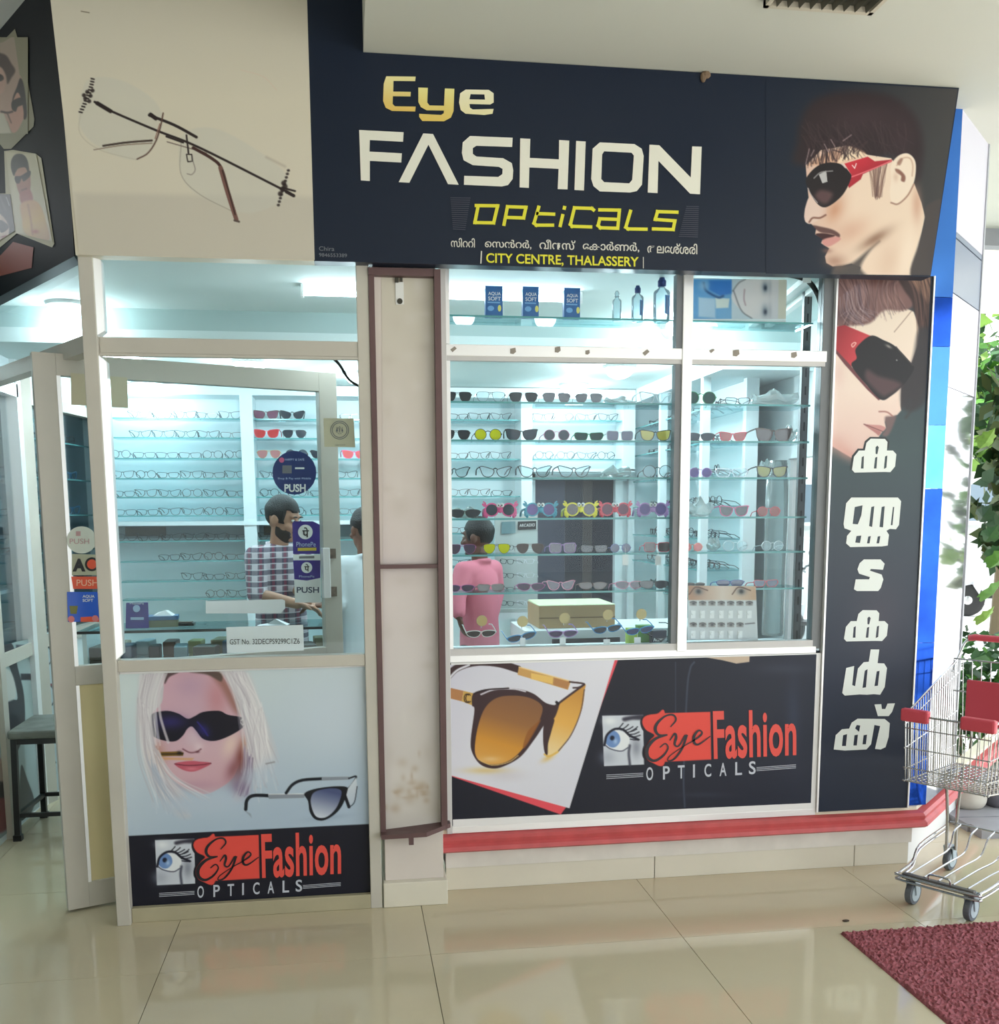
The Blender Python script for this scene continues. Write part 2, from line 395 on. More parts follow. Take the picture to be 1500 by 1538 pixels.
B().box(LW-.06, 4.4, .88, LW+.02, 6.0, .95).build('rail', ALU, w); B().box(LW-.06, 4.4, 2.29, LW+.03, 6.0, 2.36).build('rail', ALUB, w)
B().box(LW-.03, 4.4, .95, LW-.024, 6.0, 2.29).build('glass_pane', GLASS, w)
w = struct('wall_added_rear'); B().box(-4.6, -5.1, 0, 2.2, -5, 3.6).build('plaster', mat('added_wall_paint', (170, 168, 160), .8), w)  # unseen wall added behind the camera for darker reflections in the glass
w = struct('wall_added_left'); B().box(-4.6, -5, 0, -4.5, 6.1, 3.6).build('plaster', mat('added_wall_paint', (170, 168, 160), .8), w)  # unseen wall added to hold daylight back from the left side
w = struct('wall_far_left'); w['kind'] = 'structure'
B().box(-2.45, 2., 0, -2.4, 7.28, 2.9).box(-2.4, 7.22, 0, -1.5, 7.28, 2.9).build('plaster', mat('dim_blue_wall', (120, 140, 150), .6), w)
w = struct('ceiling_shop')
B().box(-1.8, 5.4, 2.49, 2.58, 7.28, 2.56).build('rear_panel', SHOPC, w)
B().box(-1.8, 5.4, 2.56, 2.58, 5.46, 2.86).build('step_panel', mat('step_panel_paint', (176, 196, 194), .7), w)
B().prism([(-.95, 4.23, 2.66), (2.1, 4.23, 2.66), (2.1, 4.37, 2.66), (2.5, 4.37, 2.66), (2.5, 5.4, 2.66), (-2.4, 5.4, 2.66), (-1.72, 5.4, 2.66)], (0, 0, .2)).build('front_panel', SHOPC, w)
for k in (0, .09): B().obox((2.02+k, 4.34), (2.20+k, 5.39), .035, 2.635, 2.66).build('ceiling_trim', WHITE, w)
B().box(-.95, 4.23, 2.862, 2.1, 5.2, 2.95).box(2.1, 4.37, 2.862, 2.5, 5.2, 2.95).box(-2.4, 5.2, 2.862, 2.58, 7.28, 2.95).build('top_slab', SHOPC, w)
B().box(1.99, 5.3, 2.40, 2.5, 7.2, 2.49).build('cornice', SHOPW, w)
# ---------------------------------------------------------------- window_1, left of the pillar
w1 = struct('window_1'); Y = 4.16
B().box(-.958, Y-.03, 0, -.905, Y+.06, 2.66).build('post', ALU, w1, bev=.003)
for z0, z1 in ((.07, 1.03), (1.09, 2.25), (2.325, 2.62)):
    B().hexa([(-.905, Y-.02, z0), (-.883, Y+.005, z0+.02), (-.883, Y+.05, z0+.02), (-.905, Y+.05, z0), (-.905, Y-.02, z1), (-.883, Y+.005, z1-.02), (-.883, Y+.05, z1-.02), (-.905, Y+.05, z1)]).build('glazing_bead', ALUB, w1) if z0 > 1 else None
B().box(-.905, Y, 2.262, .066, Y+.06, 2.322).build('transom', ALU, w1, bev=.003)
B().box(-.905, Y-.004, 2.252, .066, Y+.02, 2.262).build('glazing_bead', ALU, w1)
B().box(.064, Y-.005, 0, .112, Y+.06, 2.62).build('stile', ALU, w1, bev=.003)
B().box(-.905, Y, 1.037, .064, Y+.06, 1.084).build('sill_rail', ALU, w1, bev=.003)
B().box(-.905, Y-.005, 0, .064, Y+.06, .062).build('bottom_rail', mat('worn_aluminium', (176, 168, 140), .5, noise=.12, nscale=5), w1, bev=.003)
B().box(-.89, Y+.025, .06, .064, Y+.045, 1.04).build('lower_board', ALU, w1)
B().box(-.885, Y+.025, 1.084, .064, Y+.031, 2.262).build('glass_pane', GLASS, w1)
B().box(-.885, Y+.025, 2.322, .064, Y+.031, 2.64).build('glass_pane', GLASS, w1)
# ---------------------------------------------------------------- pillar
wp = struct('wall_pillar')
B().box(.128, 4.185, .107, .376, 4.6, 2.7).build('sheet_face', SHEET, wp, bev=.002)
p = Paint([(572.5, 411), (654, 411.5), (664, 1247), (577, 1252)], PY(4.184), 2.5, 0); g_ = np.random.default_rng(4); p.fill(grad3([(206, 200, 184), (214, 206, 198), (216, 205, 202), (214, 208, 206), (208, 202, 194)], (610, 410), (620, 1250)))
for k in range(60): p.blob(g_.uniform(575, 660), g_.uniform(420, 1240), g_.uniform(3, 16), g_.uniform(3, 20), ((190, 180, 168), (226, 220, 216))[k % 2], g_.uniform(.1, .3))
for k in range(26): p.blob(616+g_.normal(0, 15), 1195+g_.normal(0, 20), g_.uniform(2, 8), g_.uniform(2, 7), (168, 142, 112), g_.uniform(.2, .5))
p.build('painted_face', PRINT, wp)
B().box(.118, 4.15, 0, .39, 4.6, .107).build('base_tile', PTILE, wp, bev=.004)
fr = thing('steel_frame', 'brown painted steel frame around the white pillar with a middle crossbar', 'frame', (.25, 4.17, .32))
def ch(b): b.v = [(x-.25, y-4.17, z-.32) for x, y, z in b.v]; return b
ch(B().box(.112, 4.15, .33, .134, 4.20, 2.598)).build('side_bar', BROWN, fr); ch(B().box(.367, 4.14, .34, .392, 4.20, 2.598)).build('side_bar', BROWN, fr)
ch(B().box(.112, 4.145, 2.572, .392, 4.19, 2.6)).build('top_bar', BROWN, fr); ch(B().box(.112, 4.148, 1.432, .39, 4.182, 1.448)).build('crossbar', BROWN, fr)
ch(B().prism([(.112, 4.11, .313), (.30, 4.10, .318), (.405, 4.15, .338), (.405, 4.19, .338), (.112, 4.19, .313)], (0, 0, .019))).build('bottom_bar', BROWN, fr)
ch(B().box(.226, 4.105, .285, .246, 4.125, .318)).build('fixing_lug', BROWN, fr)
lk = thing('latch_plate', 'small white latch plate with a dark hole at the top of the pillar', 'latch', (.2335, 4.183, 2.47))
B().box(-.016, -.003, 0, .016, .002, .085).build('plate', WHITE, lk); B().lathe([(.011, -.006), (.011, 0)], (0, 0, .012), 12, 'y').build('hole_cup', mat('dark_metal', (70, 68, 60), .4, metal=.5), lk)
B().box(-.018, -.012, .082, -.004, .001, .1).box(.002, -.01, .085, .012, .001, .1).build('hook', MATS['dark_metal'], lk)
# ---------------------------------------------------------------- window_2, right of the pillar
w2 = struct('window_2'); Y = 4.28
B().box(.402, Y-.01, .27, .425, Y+.06, 2.66).build('stile', ALUR, w2, bev=.002)
for z0, z1 in ((1.081, 2.273), (2.34, 2.64)):
    B().box(.425, Y, z0, .44, Y+.05, z1).build('glazing_bead', ALUB, w2)
B().box(.41, Y-.004, 2.292, 2.075, Y+.055, 2.338).build('transom', ALUB, w2, bev=.002)
B().box(.425, Y, 2.274, 2.07, Y+.03, 2.292).build('glazing_bead', ALUR, w2)
B().box(1.425, Y-.008, 1.045, 1.468, Y+.06, 2.66).build('mullion', ALUB, w2, bev=.002)
for z0, z1 in ((1.081, 2.273), (2.339, 2.64)): B().box(1.398, Y, z0, 1.425, Y+.045, z1).build('glazing_bead', DALU, w2)
B().box(.425, Y-.004, 1.022, 2.075, Y+.06, 1.052).build('sill_rail', ALUB, w2, bev=.002)
B().box(.425, Y, 1.052, 2.06, Y+.05, 1.08).build('glazing_bead', ALUR, w2)
B().box(2.055, Y+.004, 1.04, 2.10, Y+.06, 2.66).build('stile', DALU, w2, bev=.002)
B().box(.425, Y-.006, .27, 2.10, Y+.05, .300).build('bottom_rail', ALUB, w2, bev=.002)
B().box(.425, Y+.01, .29, 2.10, Y+.05, 1.03).build('lower_board', NAVY, w2)
B().box(.44, Y+.025, 1.08, 1.398, Y+.031, 2.276).build('glass_pane', GLASS, w2); B().box(1.468, Y+.025, 1.08, 2.055, Y+.031, 2.276).build('glass_pane', GLASS, w2)
B().box(.44, Y+.025, 2.338, 1.398, Y+.031, 2.66).build('glass_pane', GLASS, w2); B().box(1.468, Y+.025, 2.338, 2.055, Y+.031, 2.66).build('glass_pane', GLASS, w2)
tape = mat('tape_residue', (150, 142, 132), .7)
for (x, y, s, k) in ((681, 525, 8, 0), (770, 527, 8, 1), (837, 525, 8, 1), (882, 529, 6, 2), (970, 530, 9, 0), (1034, 526, 8, 2), (1069, 527, 7, 0), (1105, 530, 9, 1), (1192, 533, 8, 1)):
    a = [(-.5, -.4), (.5, -.6), (.6, .2), (.1, .6), (-.5, .5)] if k else [(-.6, 0), (.2, -.6), (.6, -.2), (-.2, .5)]
    shape('tape_scrap', [(x+s*p, y+s*q) for p, q in a], PY(Y-.004), .0015, tape, w2)
# ---------------------------------------------------------------- raised base under window_2 and its red lip
wb = struct('baseboard_front')
for x0, x1 in ((.398, 1.349), (1.352, 2.318), (2.321, 2.59)): B().box(x0, 4.31, 0, x1, 4.36, .103).build('base_tile', PTILE, wb, bev=.002)
B().box(.398, 4.302, .105, 2.60, 4.5, .195).build('white_band', mat('chalky_white', (226, 222, 214), .7, noise=.08, nscale=9), wb)
def chamf(x0, off, z, L=1.7): # outline point set: straight run then 45 degrees back at the right end
    k = off*math.tan(math.pi/8)
    return [(x0, 4.30-off, z), (2.60+k, 4.30-off, z), (2.60+k+L, 4.30-off+L, z)]
def lipm(prof):
    b = B(); vs = []
    for (o, z) in prof: vs += chamf(.38, o, z)
    n = len(prof); fs = []
    for i in range(n):
        j = (i+1) % n
        for k in range(2): fs.append((i*3+k, i*3+k+1, j*3+k+1, j*3+k))
    fs += [tuple(i*3 for i in range(n)), tuple(i*3+2 for i in range(n))]
    return b.add(vs, fs)
lipm([(-.05, .195), (.06, .195), (.075, .205), (.072, .222), (.058, .232), (.062, .250), (.05, .262), (.02, .268), (-.05, .268)]).build('red_moulding', RED, wb)
lipm([(-.05, .268), (.018, .268), (.014, .282), (-.05, .282)]).build('cream_fillet', mat('cream_fillet', (226, 214, 190), .6), wb)
B().hexa([(2.59, 4.31, 0), (3.30, 5.02, 0), (3.24, 5.08, 0), (2.53, 4.36, 0), (2.59, 4.31, .195), (3.30, 5.02, .195), (3.24, 5.08, .195), (2.53, 4.36, .195)]).build('side_base', WHITE, wb)
# ---------------------------------------------------------------- corner to the right: blue film strip and chamfered cladding
wc = struct('wall_corner')
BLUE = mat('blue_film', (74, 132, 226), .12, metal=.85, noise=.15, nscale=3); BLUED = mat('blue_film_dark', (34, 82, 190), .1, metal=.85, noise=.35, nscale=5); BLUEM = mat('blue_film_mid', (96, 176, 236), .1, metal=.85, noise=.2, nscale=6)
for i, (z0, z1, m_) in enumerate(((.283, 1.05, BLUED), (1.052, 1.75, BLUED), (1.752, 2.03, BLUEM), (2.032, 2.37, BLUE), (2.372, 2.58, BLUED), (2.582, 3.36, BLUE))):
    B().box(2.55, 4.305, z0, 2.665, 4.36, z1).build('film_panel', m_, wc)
lil = mat('lilac_cladding', (206, 204, 218), .35); slate = mat('slate_cladding', (118, 130, 150), .35)
MIR = mat('mirror_cladding', (205, 208, 214), .06, metal=.85)
for z0, z1, m_ in ((2.86, 3.36, lil), (2.836, 2.858, slate), (2.605, 2.83, slate), (2.2, 2.60, lil), (.283, 2.197, MIR)):
    B().obox((2.665, 4.307), (3.04, 4.682), .05, z0, z1).build('cladding_panel', m_, wc)
B().obox((3.035, 4.677), (3.05, 4.692), .06, .283, 3.36, -.005).build('edge_trim', mat('edge_trim_grey', (165, 168, 176), .4), wc)
# ---------------------------------------------------------------- left chamfer: door head
wd = struct('door_1'); A0 = (-.957, 4.15); A1 = (-1.76, 5.40)
B().obox(A0, A1, .06, 2.262, 2.325, -.06).build('head_rail', ALU, wd)
B().obox(A0, A1, .006, 2.325, 2.66, -.03).build('fanlight', GLASS, wd)
D0 = np.array((-1.19, 4.305)); D1 = np.array((-.025, 4.80)); dd = (D1-D0)/np.linalg.norm(D1-D0); DL = float(np.linalg.norm(D1-D0))
DN = Pl((D0[0], D0[1], 0), (dd[1], -dd[0], 0))
def dp(s): return tuple(D0+dd*s)
B().obox(dp(0), dp(.085), .045, .012, 2.285).obox(dp(DL-.085), dp(DL), .045, .012, 2.285).build('door_stile', ALU, wd, bev=.002)
B().obox(dp(.085), dp(DL-.085), .045, 2.20, 2.285).obox(dp(.085), dp(DL-.085), .045, .96, 1.04).obox(dp(.085), dp(DL-.085), .045, .012, .12).build('door_rail', ALU, wd, bev=.002)
B().obox(dp(.085), dp(DL-.085), .012, .12, .96, .012).build('lower_panel', CREAM, wd)
B().obox(dp(.085), dp(.098), .012, .12, .96, .0).build('panel_bead', ALUB, wd); B().obox(dp(.085), dp(.1), .02, 1.04, 2.2, -.0).build('panel_bead', ALUB, wd)
B().obox(dp(.085), dp(DL-.085), .006, 1.04, 2.20, .02).build('door_glass', GLASS, wd)
h = B().obox(dp(DL-.10), dp(DL-.065), .028, 1.27, 1.50, -.028).build('pull_handle', ALUB, wd, bev=.003)
rust = mat('rusty_bracket', (120, 104, 92), .6, noise=.4, nscale=60)
B().obox(dp(DL-.07), dp(DL-.03), .012, 1.45, 1.495, -.012).obox(dp(DL-.07), dp(DL-.03), .012, 1.275, 1.32, -.012).build('handle_bracket', rust, h)
# shop's own dark doorway at the back
w = struct('door_2')
B().box(1.27, 7.14, 0, 1.325, 7.2, 1.93).box(1.905, 7.14, 0, 1.96, 7.2, 1.93).box(1.27, 7.14, 1.885, 1.96, 7.2, 1.93).build('door_frame', SHOPW, w)
for i, (x0, x1, c) in enumerate(((1.325, 1.55, (66, 68, 84)), (1.552, 1.68, (42, 44, 56)), (1.682, 1.75, (74, 66, 66)), (1.752, 1.905, (28, 30, 44)))):
    B().box(x0, 7.2, .01, x1, 7.22+.01*(i % 2), 1.885).build('door_panel', mat('door_panel_%d' % i, c, .4), w)
# ---------------------------------------------------------------- the main signboard
SY = 4.10; SP = PY(SY)
sg = thing('signboard', 'long navy shop signboard across the top with a cream panel at its left end', 'signboard', (.8, SY, 2.605))
def rel(b, o): b.v = [(x-o[0], y-o[1], z-o[2]) for x, y, z in b.v]; return b
def adopt(o, root):                                   # shape() and lettering() give world coordinates: bring them under a thing
    o.parent = root; o.matrix_parent_inverse = Matrix.Translation(-root.location) if root.rotation_euler.z == 0 else (Matrix.Translation(root.location) @ Matrix.Rotation(root.rotation_euler.z, 4, 'Z')).inverted()
    return o
b = B().prism([(-.093, SY, 2.606), (2.433, SY, 2.616), (2.517, SY, 3.358), (.11, SY, 3.358), (.11, SY, 3.60), (-.097, SY, 3.60)], (0, .07, 0))
rel(b, sg.location).build('navy_board', NAVY, sg)
CP = Paint([(75, -6), (461, -2), (472.5, 390.5), (118.5, 382)], SP, 2.0, .001)
b = B().prism([(-.957, SY+.001, 2.603), (-.093, SY+.001, 2.606), (-.097, SY+.001, 3.60), (-.985, SY+.001, 3.60)], (0, .069, 0))
rel(b, sg.location).build('cream_board', mat('sign_cream', (214, 206, 186), .5), sg)
# rimless spectacles printed on the cream board
cq = [(75, -6), (461, -2), (472.5, 390.5), (118.5, 382)]
p = Paint(cq, SP, 1.1, .0015); p.fill(grad3([(204, 198, 182), (218, 210, 190), (216, 208, 190)], (280, 0), (280, 300)))
p.poly([(112, 290), (480, 296), (480, 395), (112, 395)], (202, 195, 180), 14)
lc = (204, 202, 190)
p.poly([(135, 118), (180, 120), (225, 145), (243, 172), (238, 205), (205, 240), (150, 222), (120, 190), (122, 145)], lc, 5, True, .55)
p.poly([(285, 195), (330, 195), (400, 235), (432, 268), (425, 300), (370, 320), (300, 295), (272, 262), (270, 215)], lc, 5, True, .55)
p.line([(272, 215), (272, 262), (300, 292), (350, 318)], (150, 140, 124), 1.2, 1.5, True, .7)
p.line([(122, 165), (120, 200), (150, 225), (205, 240)], (186, 178, 160), 1.2, 1.5, True, .6)
dk = (44, 34, 34)
p.line([(142, 153), (165, 166), (235, 196), (300, 222), (435, 290)], dk, 3.4, 1.2)
p.line([(146, 155), (166, 167)], dk, 6, 1.5); p.line([(224, 173), (262, 188), (295, 206)], dk, 4.2, 1.2); p.line([(226, 172), (234, 178)], dk, 6)
p.line([(430, 288), (441, 294)], dk, 5); p.line([(424, 282), (443, 287)], dk, 3)
for k in range(13):
    t = k/12; p.line([(138-18*t**1.4-1, 118+50*t), (138-18*t**1.4+3.2, 119+50*t)], dk, 2.4)
for (x, y) in ((131, 138), (136, 144), (128, 148), (139, 136), (134, 152), (126, 143)): p.blob(x, y, 3.2, 3.2, dk, .9, pw=3)
for k in range(11):
    t = k/10; p.blob(433-15*t, 256+52*t, 2.6, 2.2, dk, .85, pw=3)
for (x, y) in ((426, 275), (424, 284), (421, 291), (428, 280)): p.blob(x, y, 4, 4, dk, .85, pw=3)
p.line([(245, 170), (241, 190), (234, 212), (222, 230), (206, 239)], (92, 66, 58), 2.2); p.line([(240, 186), (233, 208)], (150, 110, 96), 1.6)
p.line([(228, 211), (190, 214), (155, 219)], (66, 52, 46), 3); p.line([(228, 215), (185, 218), (141, 225)], (140, 122, 106), 1.6)
p.line([(250, 205), (275, 214)], dk, 3); p.line([(251, 213), (310, 230)], (120, 104, 96), 1.6)
p.line([(280, 203), (283, 230)], dk, 2.6); p.line([(280, 232), (288, 232), (289, 242), (282, 243), (280, 232)], dk, 1.8, 1, False)
p.line([(290, 243), (293, 255), (288, 262), (281, 261)], (150, 140, 130), 1.5)
p.line([(290, 222), (318, 238), (332, 252), (342, 285), (352, 318)], (70, 46, 42), 4.6); p.line([(331, 252), (342, 290), (355, 330)], (120, 86, 78), 6.5)
p.line([(334, 256), (344, 290), (353, 322)], (62, 40, 36), 2); p.line([(352, 331), (359, 333)], (90, 76, 70), 3)
p.line([(400, 236), (428, 250)], (176, 164, 150), 3, 4, True, .6); p.line([(122, 17), (134, 19)], (90, 80, 60), 1.2)
p.line([(362, 105), (395, 115), (415, 135)], (220, 196, 176), 1.2, 1.5, True, .6)
adopt(p.build('spectacles_print', PRINT), sg)
# the man's head printed at the right end
mq = [(1150, 118), (1438, 134), (1397, 413.5), (1150, 411)]
p = Paint(mq, SP, 1.0, .0015); p.fill(grad3([(24, 34, 52), (30, 38, 52), (52, 54, 58), (66, 64, 64)], (1150, 300), (1440, 300)))
def ms(pts): return [(1180+x*.17557, 150+y*.17557) for x, y in pts]
p.poly(ms([(60, 520), (90, 380), (120, 200), (220, 20), (420, -60), (720, -70), (960, 0), (1120, 180), (1170, 420), (1130, 700), (1060, 620), (900, 470), (740, 520), (560, 500), (420, 540), (160, 560)]), (46, 36, 40), 18, True); p.blob(*ms([(640, 150)])[0], 60, 24, (66, 50, 56), .7); p.blob(*ms([(1000, 330)])[0], 22, 34, (62, 46, 52), .6)
skin = grad3([(214, 180, 164), (232, 208, 188), (228, 206, 186)], (1200, 300), (1370, 300))
p.poly(ms([(170, 560), (300, 430), (520, 390), (700, 470), (900, 500), (1010, 640), (1100, 720), (1160, 880), (1190, 1000), (1150, 1180), (1080, 1520), (620, 1520), (640, 1430), (560, 1400), (480, 1420), (400, 1425), (345, 1395), (335, 1340), (370, 1270), (300, 1225), (320, 1190), (250, 1150), (260, 1100), (215, 1060), (170, 1045), (158, 1000), (165, 930), (195, 840), (180, 700)]), skin, 1.6, False)
p.poly(ms([(158, 1000), (165, 930), (195, 840), (240, 830), (330, 900), (345, 980), (300, 1015), (215, 1060), (170, 1045)]), (222, 196, 184), 2, True)
# neck shade, jaw shade, cheek shade
p.poly(ms([(560, 1400), (700, 1290), (800, 1210), (720, 1290), (640, 1430), (700, 1520), (600, 1520), (400, 1520), (420, 1430)]), (84, 78, 76), 8, True, .95)
p.blob(*ms([(760, 1190)])[0], 26, 8, (120, 84, 66), .7, -.55); p.blob(*ms([(420, 940)])[0], 12, 20, (190, 128, 96), .6, .4); p.blob(*ms([(560, 1120)])[0], 28, 16, (200, 150, 126), .5, -.5)
p.blob(*ms([(1120, 900)])[0], 7, 26, (190, 140, 118), .6); p.blob(*ms([(420, 1380)])[0], 16, 10, (150, 108, 90), .6); p.blob(*ms([(880, 1380)])[0], 18, 30, (212, 180, 158), .5, .3)
p.blob(*ms([(1040, 1330)])[0], 12, 40, (240, 222, 204), .6, .2)
p.poly(ms([(1185, 1080), (1130, 1250), (1075, 1520), (1400, 1520), (1400, 900), (1210, 900)]), (72, 66, 66), 5, True)
# moustache, mouth, nose shade
p.poly(ms([(230, 1075), (300, 1085), (400, 1110), (460, 1150), (450, 1180), (400, 1150), (290, 1130)]), (86, 58, 58), 3, True, .9)
p.poly(ms([(255, 1150), (300, 1140), (380, 1150), (420, 1165), (330, 1200), (310, 1190)]), (66, 38, 40), 2, True)
p.poly(ms([(310, 1225), (330, 1190), (430, 1170), (470, 1190), (420, 1230), (360, 1255)]), (206, 146, 140), 3, True)
p.line(ms([(200, 1045), (230, 1010), (290, 1010), (340, 985)]), (120, 78, 66), 2.4, 2); p.blob(*ms([(350, 1290)])[0], 8, 4, (140, 96, 84), .6)
# forehead under the fringe, fringe strands
p.poly(ms([(185, 560), (300, 480), (420, 430), (560, 400), (680, 470), (440, 545), (260, 560)]), (206, 160, 132), 4, True, .8)
p.poly(ms([(520, 400), (600, 420), (680, 480), (560, 505), (450, 540), (480, 470)]), (238, 214, 186), 4, True)
p.strands(ms([(120, 300), (720, 360)]), ms([(170, 560), (640, 470)]), ms([(170, 420), (640, 430)]), 70, [(40, 30, 34), (70, 52, 54), (56, 42, 46)], (.8, 2), .8, 4, 3)
p.strands(ms([(140, 200), (1000, 200)]), ms([(300, 420), (1080, 460)]), ms([(190, 330), (1040, 330)]), 90, [(84, 66, 70), (48, 36, 42), (70, 54, 58)], (.6, 1.8), .35, 7, 4)
for a_, b_ in (((200, 420), (170, 550)), ((330, 380), (360, 440)), ((560, 300), (490, 350)), ((240, 430), (215, 480)), ((385, 340), (420, 400))): p.line(ms([a_, b_]), (190, 166, 170), 1.5, 1.5, False, .6)
# ear
p.poly(ms([(900, 560), (960, 480), (1040, 458), (1100, 510), (1112, 600), (1090, 720), (1030, 820), (960, 885), (905, 870), (890, 790), (900, 680)]), (234, 216, 198), 2, True)
p.line(ms([(900, 880), (960, 890), (1040, 820), (1095, 720)]), (150, 112, 96), 2, 2); p.line(ms([(950, 560), (1000, 500), (1060, 500), (1085, 560), (1080, 650)]), (200, 168, 146), 2, 2)
p.poly(ms([(935, 590), (975, 600), (1020, 650), (1015, 700), (985, 690), (985, 650), (945, 620)]), (136, 96, 84), 3, True); p.poly(ms([(950, 540), (980, 500), (1000, 510), (975, 560)]), (150, 112, 98), 3, True, .8)
p.blob(*ms([(940, 660)])[0], 4, 7, (214, 184, 164), .8)
# sideburn
p.strands(ms([(715, 600), (870, 540)]), ms([(755, 830), (815, 830)]), ms([(735, 700), (835, 690)]), 40, [(120, 92, 84), (150, 120, 108), (96, 72, 70)], (.8, 1.5), .75, 2, 5)
# sunglasses
p.poly(ms([(500, 545), (700, 485), (760, 525), (910, 510), (905, 530), (780, 580), (660, 635), (640, 680), (540, 755), (520, 700), (560, 640)]), grad((206, 52, 66), (160, 40, 54), (1270, 245), (1290, 275)), 1.4)
p.line(ms([(545, 665), (640, 630), (780, 575), (900, 522)]), (232, 120, 128), 1.6, 1.2)
p.poly(ms([(170, 700), (200, 630), (280, 560), (380, 535), (480, 555), (545, 620), (560, 660), (530, 740), (480, 820), (400, 890), (330, 920), (270, 890), (210, 800)]), (34, 28, 32), 1.4, True)
p.poly(ms([(250, 820), (300, 770), (400, 800), (360, 880), (300, 880)]), (104, 76, 78), 10, True, .8); p.line(ms([(190, 755), (215, 810), (270, 880)]), (170, 160, 160), 1.3)
p.poly(ms([(282, 638), (345, 605), (355, 700), (312, 714)]), (186, 184, 186), 1.2); p.line(ms([(240, 670), (300, 620), (400, 608)]), (150, 146, 148), 1.5); p.line(ms([(480, 548), (510, 580)]), (210, 190, 190), 2)
p.line(ms([(568, 560), (588, 585), (602, 545)]), (240, 226, 226), 1.3, 1, False)
adopt(p.build('portrait_print', PRINT), sg)
# big letters
LW_ = mat('letter_ivory', (232, 230, 216), .5); LY = mat('letter_yellow', (226, 220, 52), .5)
def zp(pts): return [(450+x*.43333, 50+y*.43333) for x, y in pts]
def zs(pts): return [(450+x*.43333, 50+y*.43333, w*.43333) for x, y, w in pts]
def poly3(name, outl, holes=(), m=LW_, pl=SP, root=sg, smooth=False, f=zp, off=.003):
    return adopt(shape(name, f(outl), pl, off, m, None, [f(h) for h in holes], smooth), root)
poly3('letter', [(206, 335), (360, 343), (358, 376), (243, 370), (242, 410), (354, 416), (352, 448), (243, 442), (243, 512), (212, 510)])
poly3('letter', [(343, 516), (428, 347), (462, 349), (551, 525), (514, 523), (446, 386), (380, 518)])
poly3('letter', [(590, 356), (738, 362), (736, 394), (612, 390), (600, 398), (600, 418), (612, 427), (705, 433), (735, 450), (740, 475), (738, 505), (722, 526), (700, 531), (569, 525), (570, 494), (688, 498), (702, 488), (703, 470), (690, 463), (600, 457), (568, 440), (562, 415), (565, 378)])
poly3('letter', [(764, 364), (799, 366), (797, 432), (898, 437), (899, 370), (934, 372), (928, 541), (894, 540), (897, 470), (796, 465), (794, 536), (762, 534)])
poly3('letter', [(958, 373), (991, 375), (985, 545), (952, 543)])
poly3('letter', [(1040, 378), (1160, 384), (1185, 400), (1192, 425), (1186, 525), (1168, 547), (1145, 552), (1040, 548), (1018, 530), (1010, 505), (1015, 400)], [[(1055, 409), (1150, 414), (1158, 424), (1152, 508), (1142, 520), (1055, 516), (1045, 505), (1048, 420)]])
poly3('letter', [(1212, 386), (1246, 388), (1355, 500), (1360, 392), (1393, 393), (1387, 558), (1353, 556), (1243, 442), (1240, 554), (1206, 552)])
# the golden word above
GOLD = Paint([(570, 108), (748, 108), (748, 190), (570, 190)], SP, 4, .003)
def gcol(name, outl, holes, c0, c1, y0, y1):
    o = poly3(name, outl, holes, printmat('gilt_letter_print', .4))
    me = o.data; ca = me.color_attributes.new('Col', 'FLOAT_COLOR', 'POINT')
    for i, v in enumerate(me.vertices):
        pz = (v.co.z-y0)/(y1-y0); c = lin(np.array(c0)*(1-pz)+np.array(c1)*pz); ca.data[i].color = (*c, 1)
gcol('letter', [(300, 149), (402, 150), (400, 166), (325, 165), (324, 202), (385, 203), (384, 219), (323, 218), (322, 245), (330, 253), (402, 254), (400, 271), (320, 269), (298, 258), (289, 235), (291, 175)], [], (222, 164, 48), (238, 226, 160), 3.06, 3.27)
gcol('letter', [(411, 188), (444, 189), (442, 240), (450, 250), (500, 251), (503, 191), (536, 192), (533, 270), (524, 292), (500, 305), (425, 304), (414, 290), (414, 279), (490, 283), (499, 277), (500, 268), (440, 267), (420, 256), (411, 238)], [], (218, 160, 44), (236, 222, 140), 3.0, 3.22)
gcol('letter', [(575, 195), (655, 196), (672, 208), (672, 240), (660, 247), (588, 245), (590, 258), (600, 264), (672, 262), (668, 279), (640, 283), (575, 279), (558, 266), (552, 240), (556, 208)], [[(592, 211), (640, 212), (642, 230), (588, 229)]], (232, 214, 140), (240, 232, 190), 3.05, 3.2)
# yellow slanted word: strokes
yw = 10
def sq(pts, w=yw): return zs([(x, y, w) for x, y in pts])
ys = [[(612, 597), (686, 598), (672, 657), (607, 656), (618, 600)], [(708, 662), (720, 601), (784, 603), (776, 640), (716, 638)], [(828, 603), (812, 658), (820, 665), (876, 665)], [(825, 625), (880, 627)],
      [(911, 632), (903, 666)], [(917.5, 604), (917, 606)], [(1018, 612), (1012, 607), (952, 605), (938, 662), (944, 669), (1008, 671)], [(1040, 612), (1108, 613), (1102, 676), (1042, 674), (1034, 666), (1040, 643), (1104, 645)],
      [(1146, 617), (1130, 672), (1138, 678), (1200, 679)], [(1307, 620), (1240, 618), (1232, 645), (1300, 650), (1294, 680), (1226, 678)]]
for s_ in ys: adopt(segs('letter', [sq(s_, 11.5)], SP, .003, LY, None), sg)
# hatched blocks at both ends of the tagline
HB = mat('hatch_grey', (70, 72, 88), .5)
adopt(ribbon('hatch_block', [zs([(522+i*.6, 570+i*7.2, 2.4), (592-i*1.2, 571+i*7.3, 2.4)]) for i in range(16)], SP, .003, HB, None), sg); adopt(ribbon('hatch_block', [zs([(1340-i*1.8, 600+i*6.9, 2.4), (1383-i*.2, 601+i*7, 2.4)]) for i in range(16)], SP, .003, HB, None), sg)
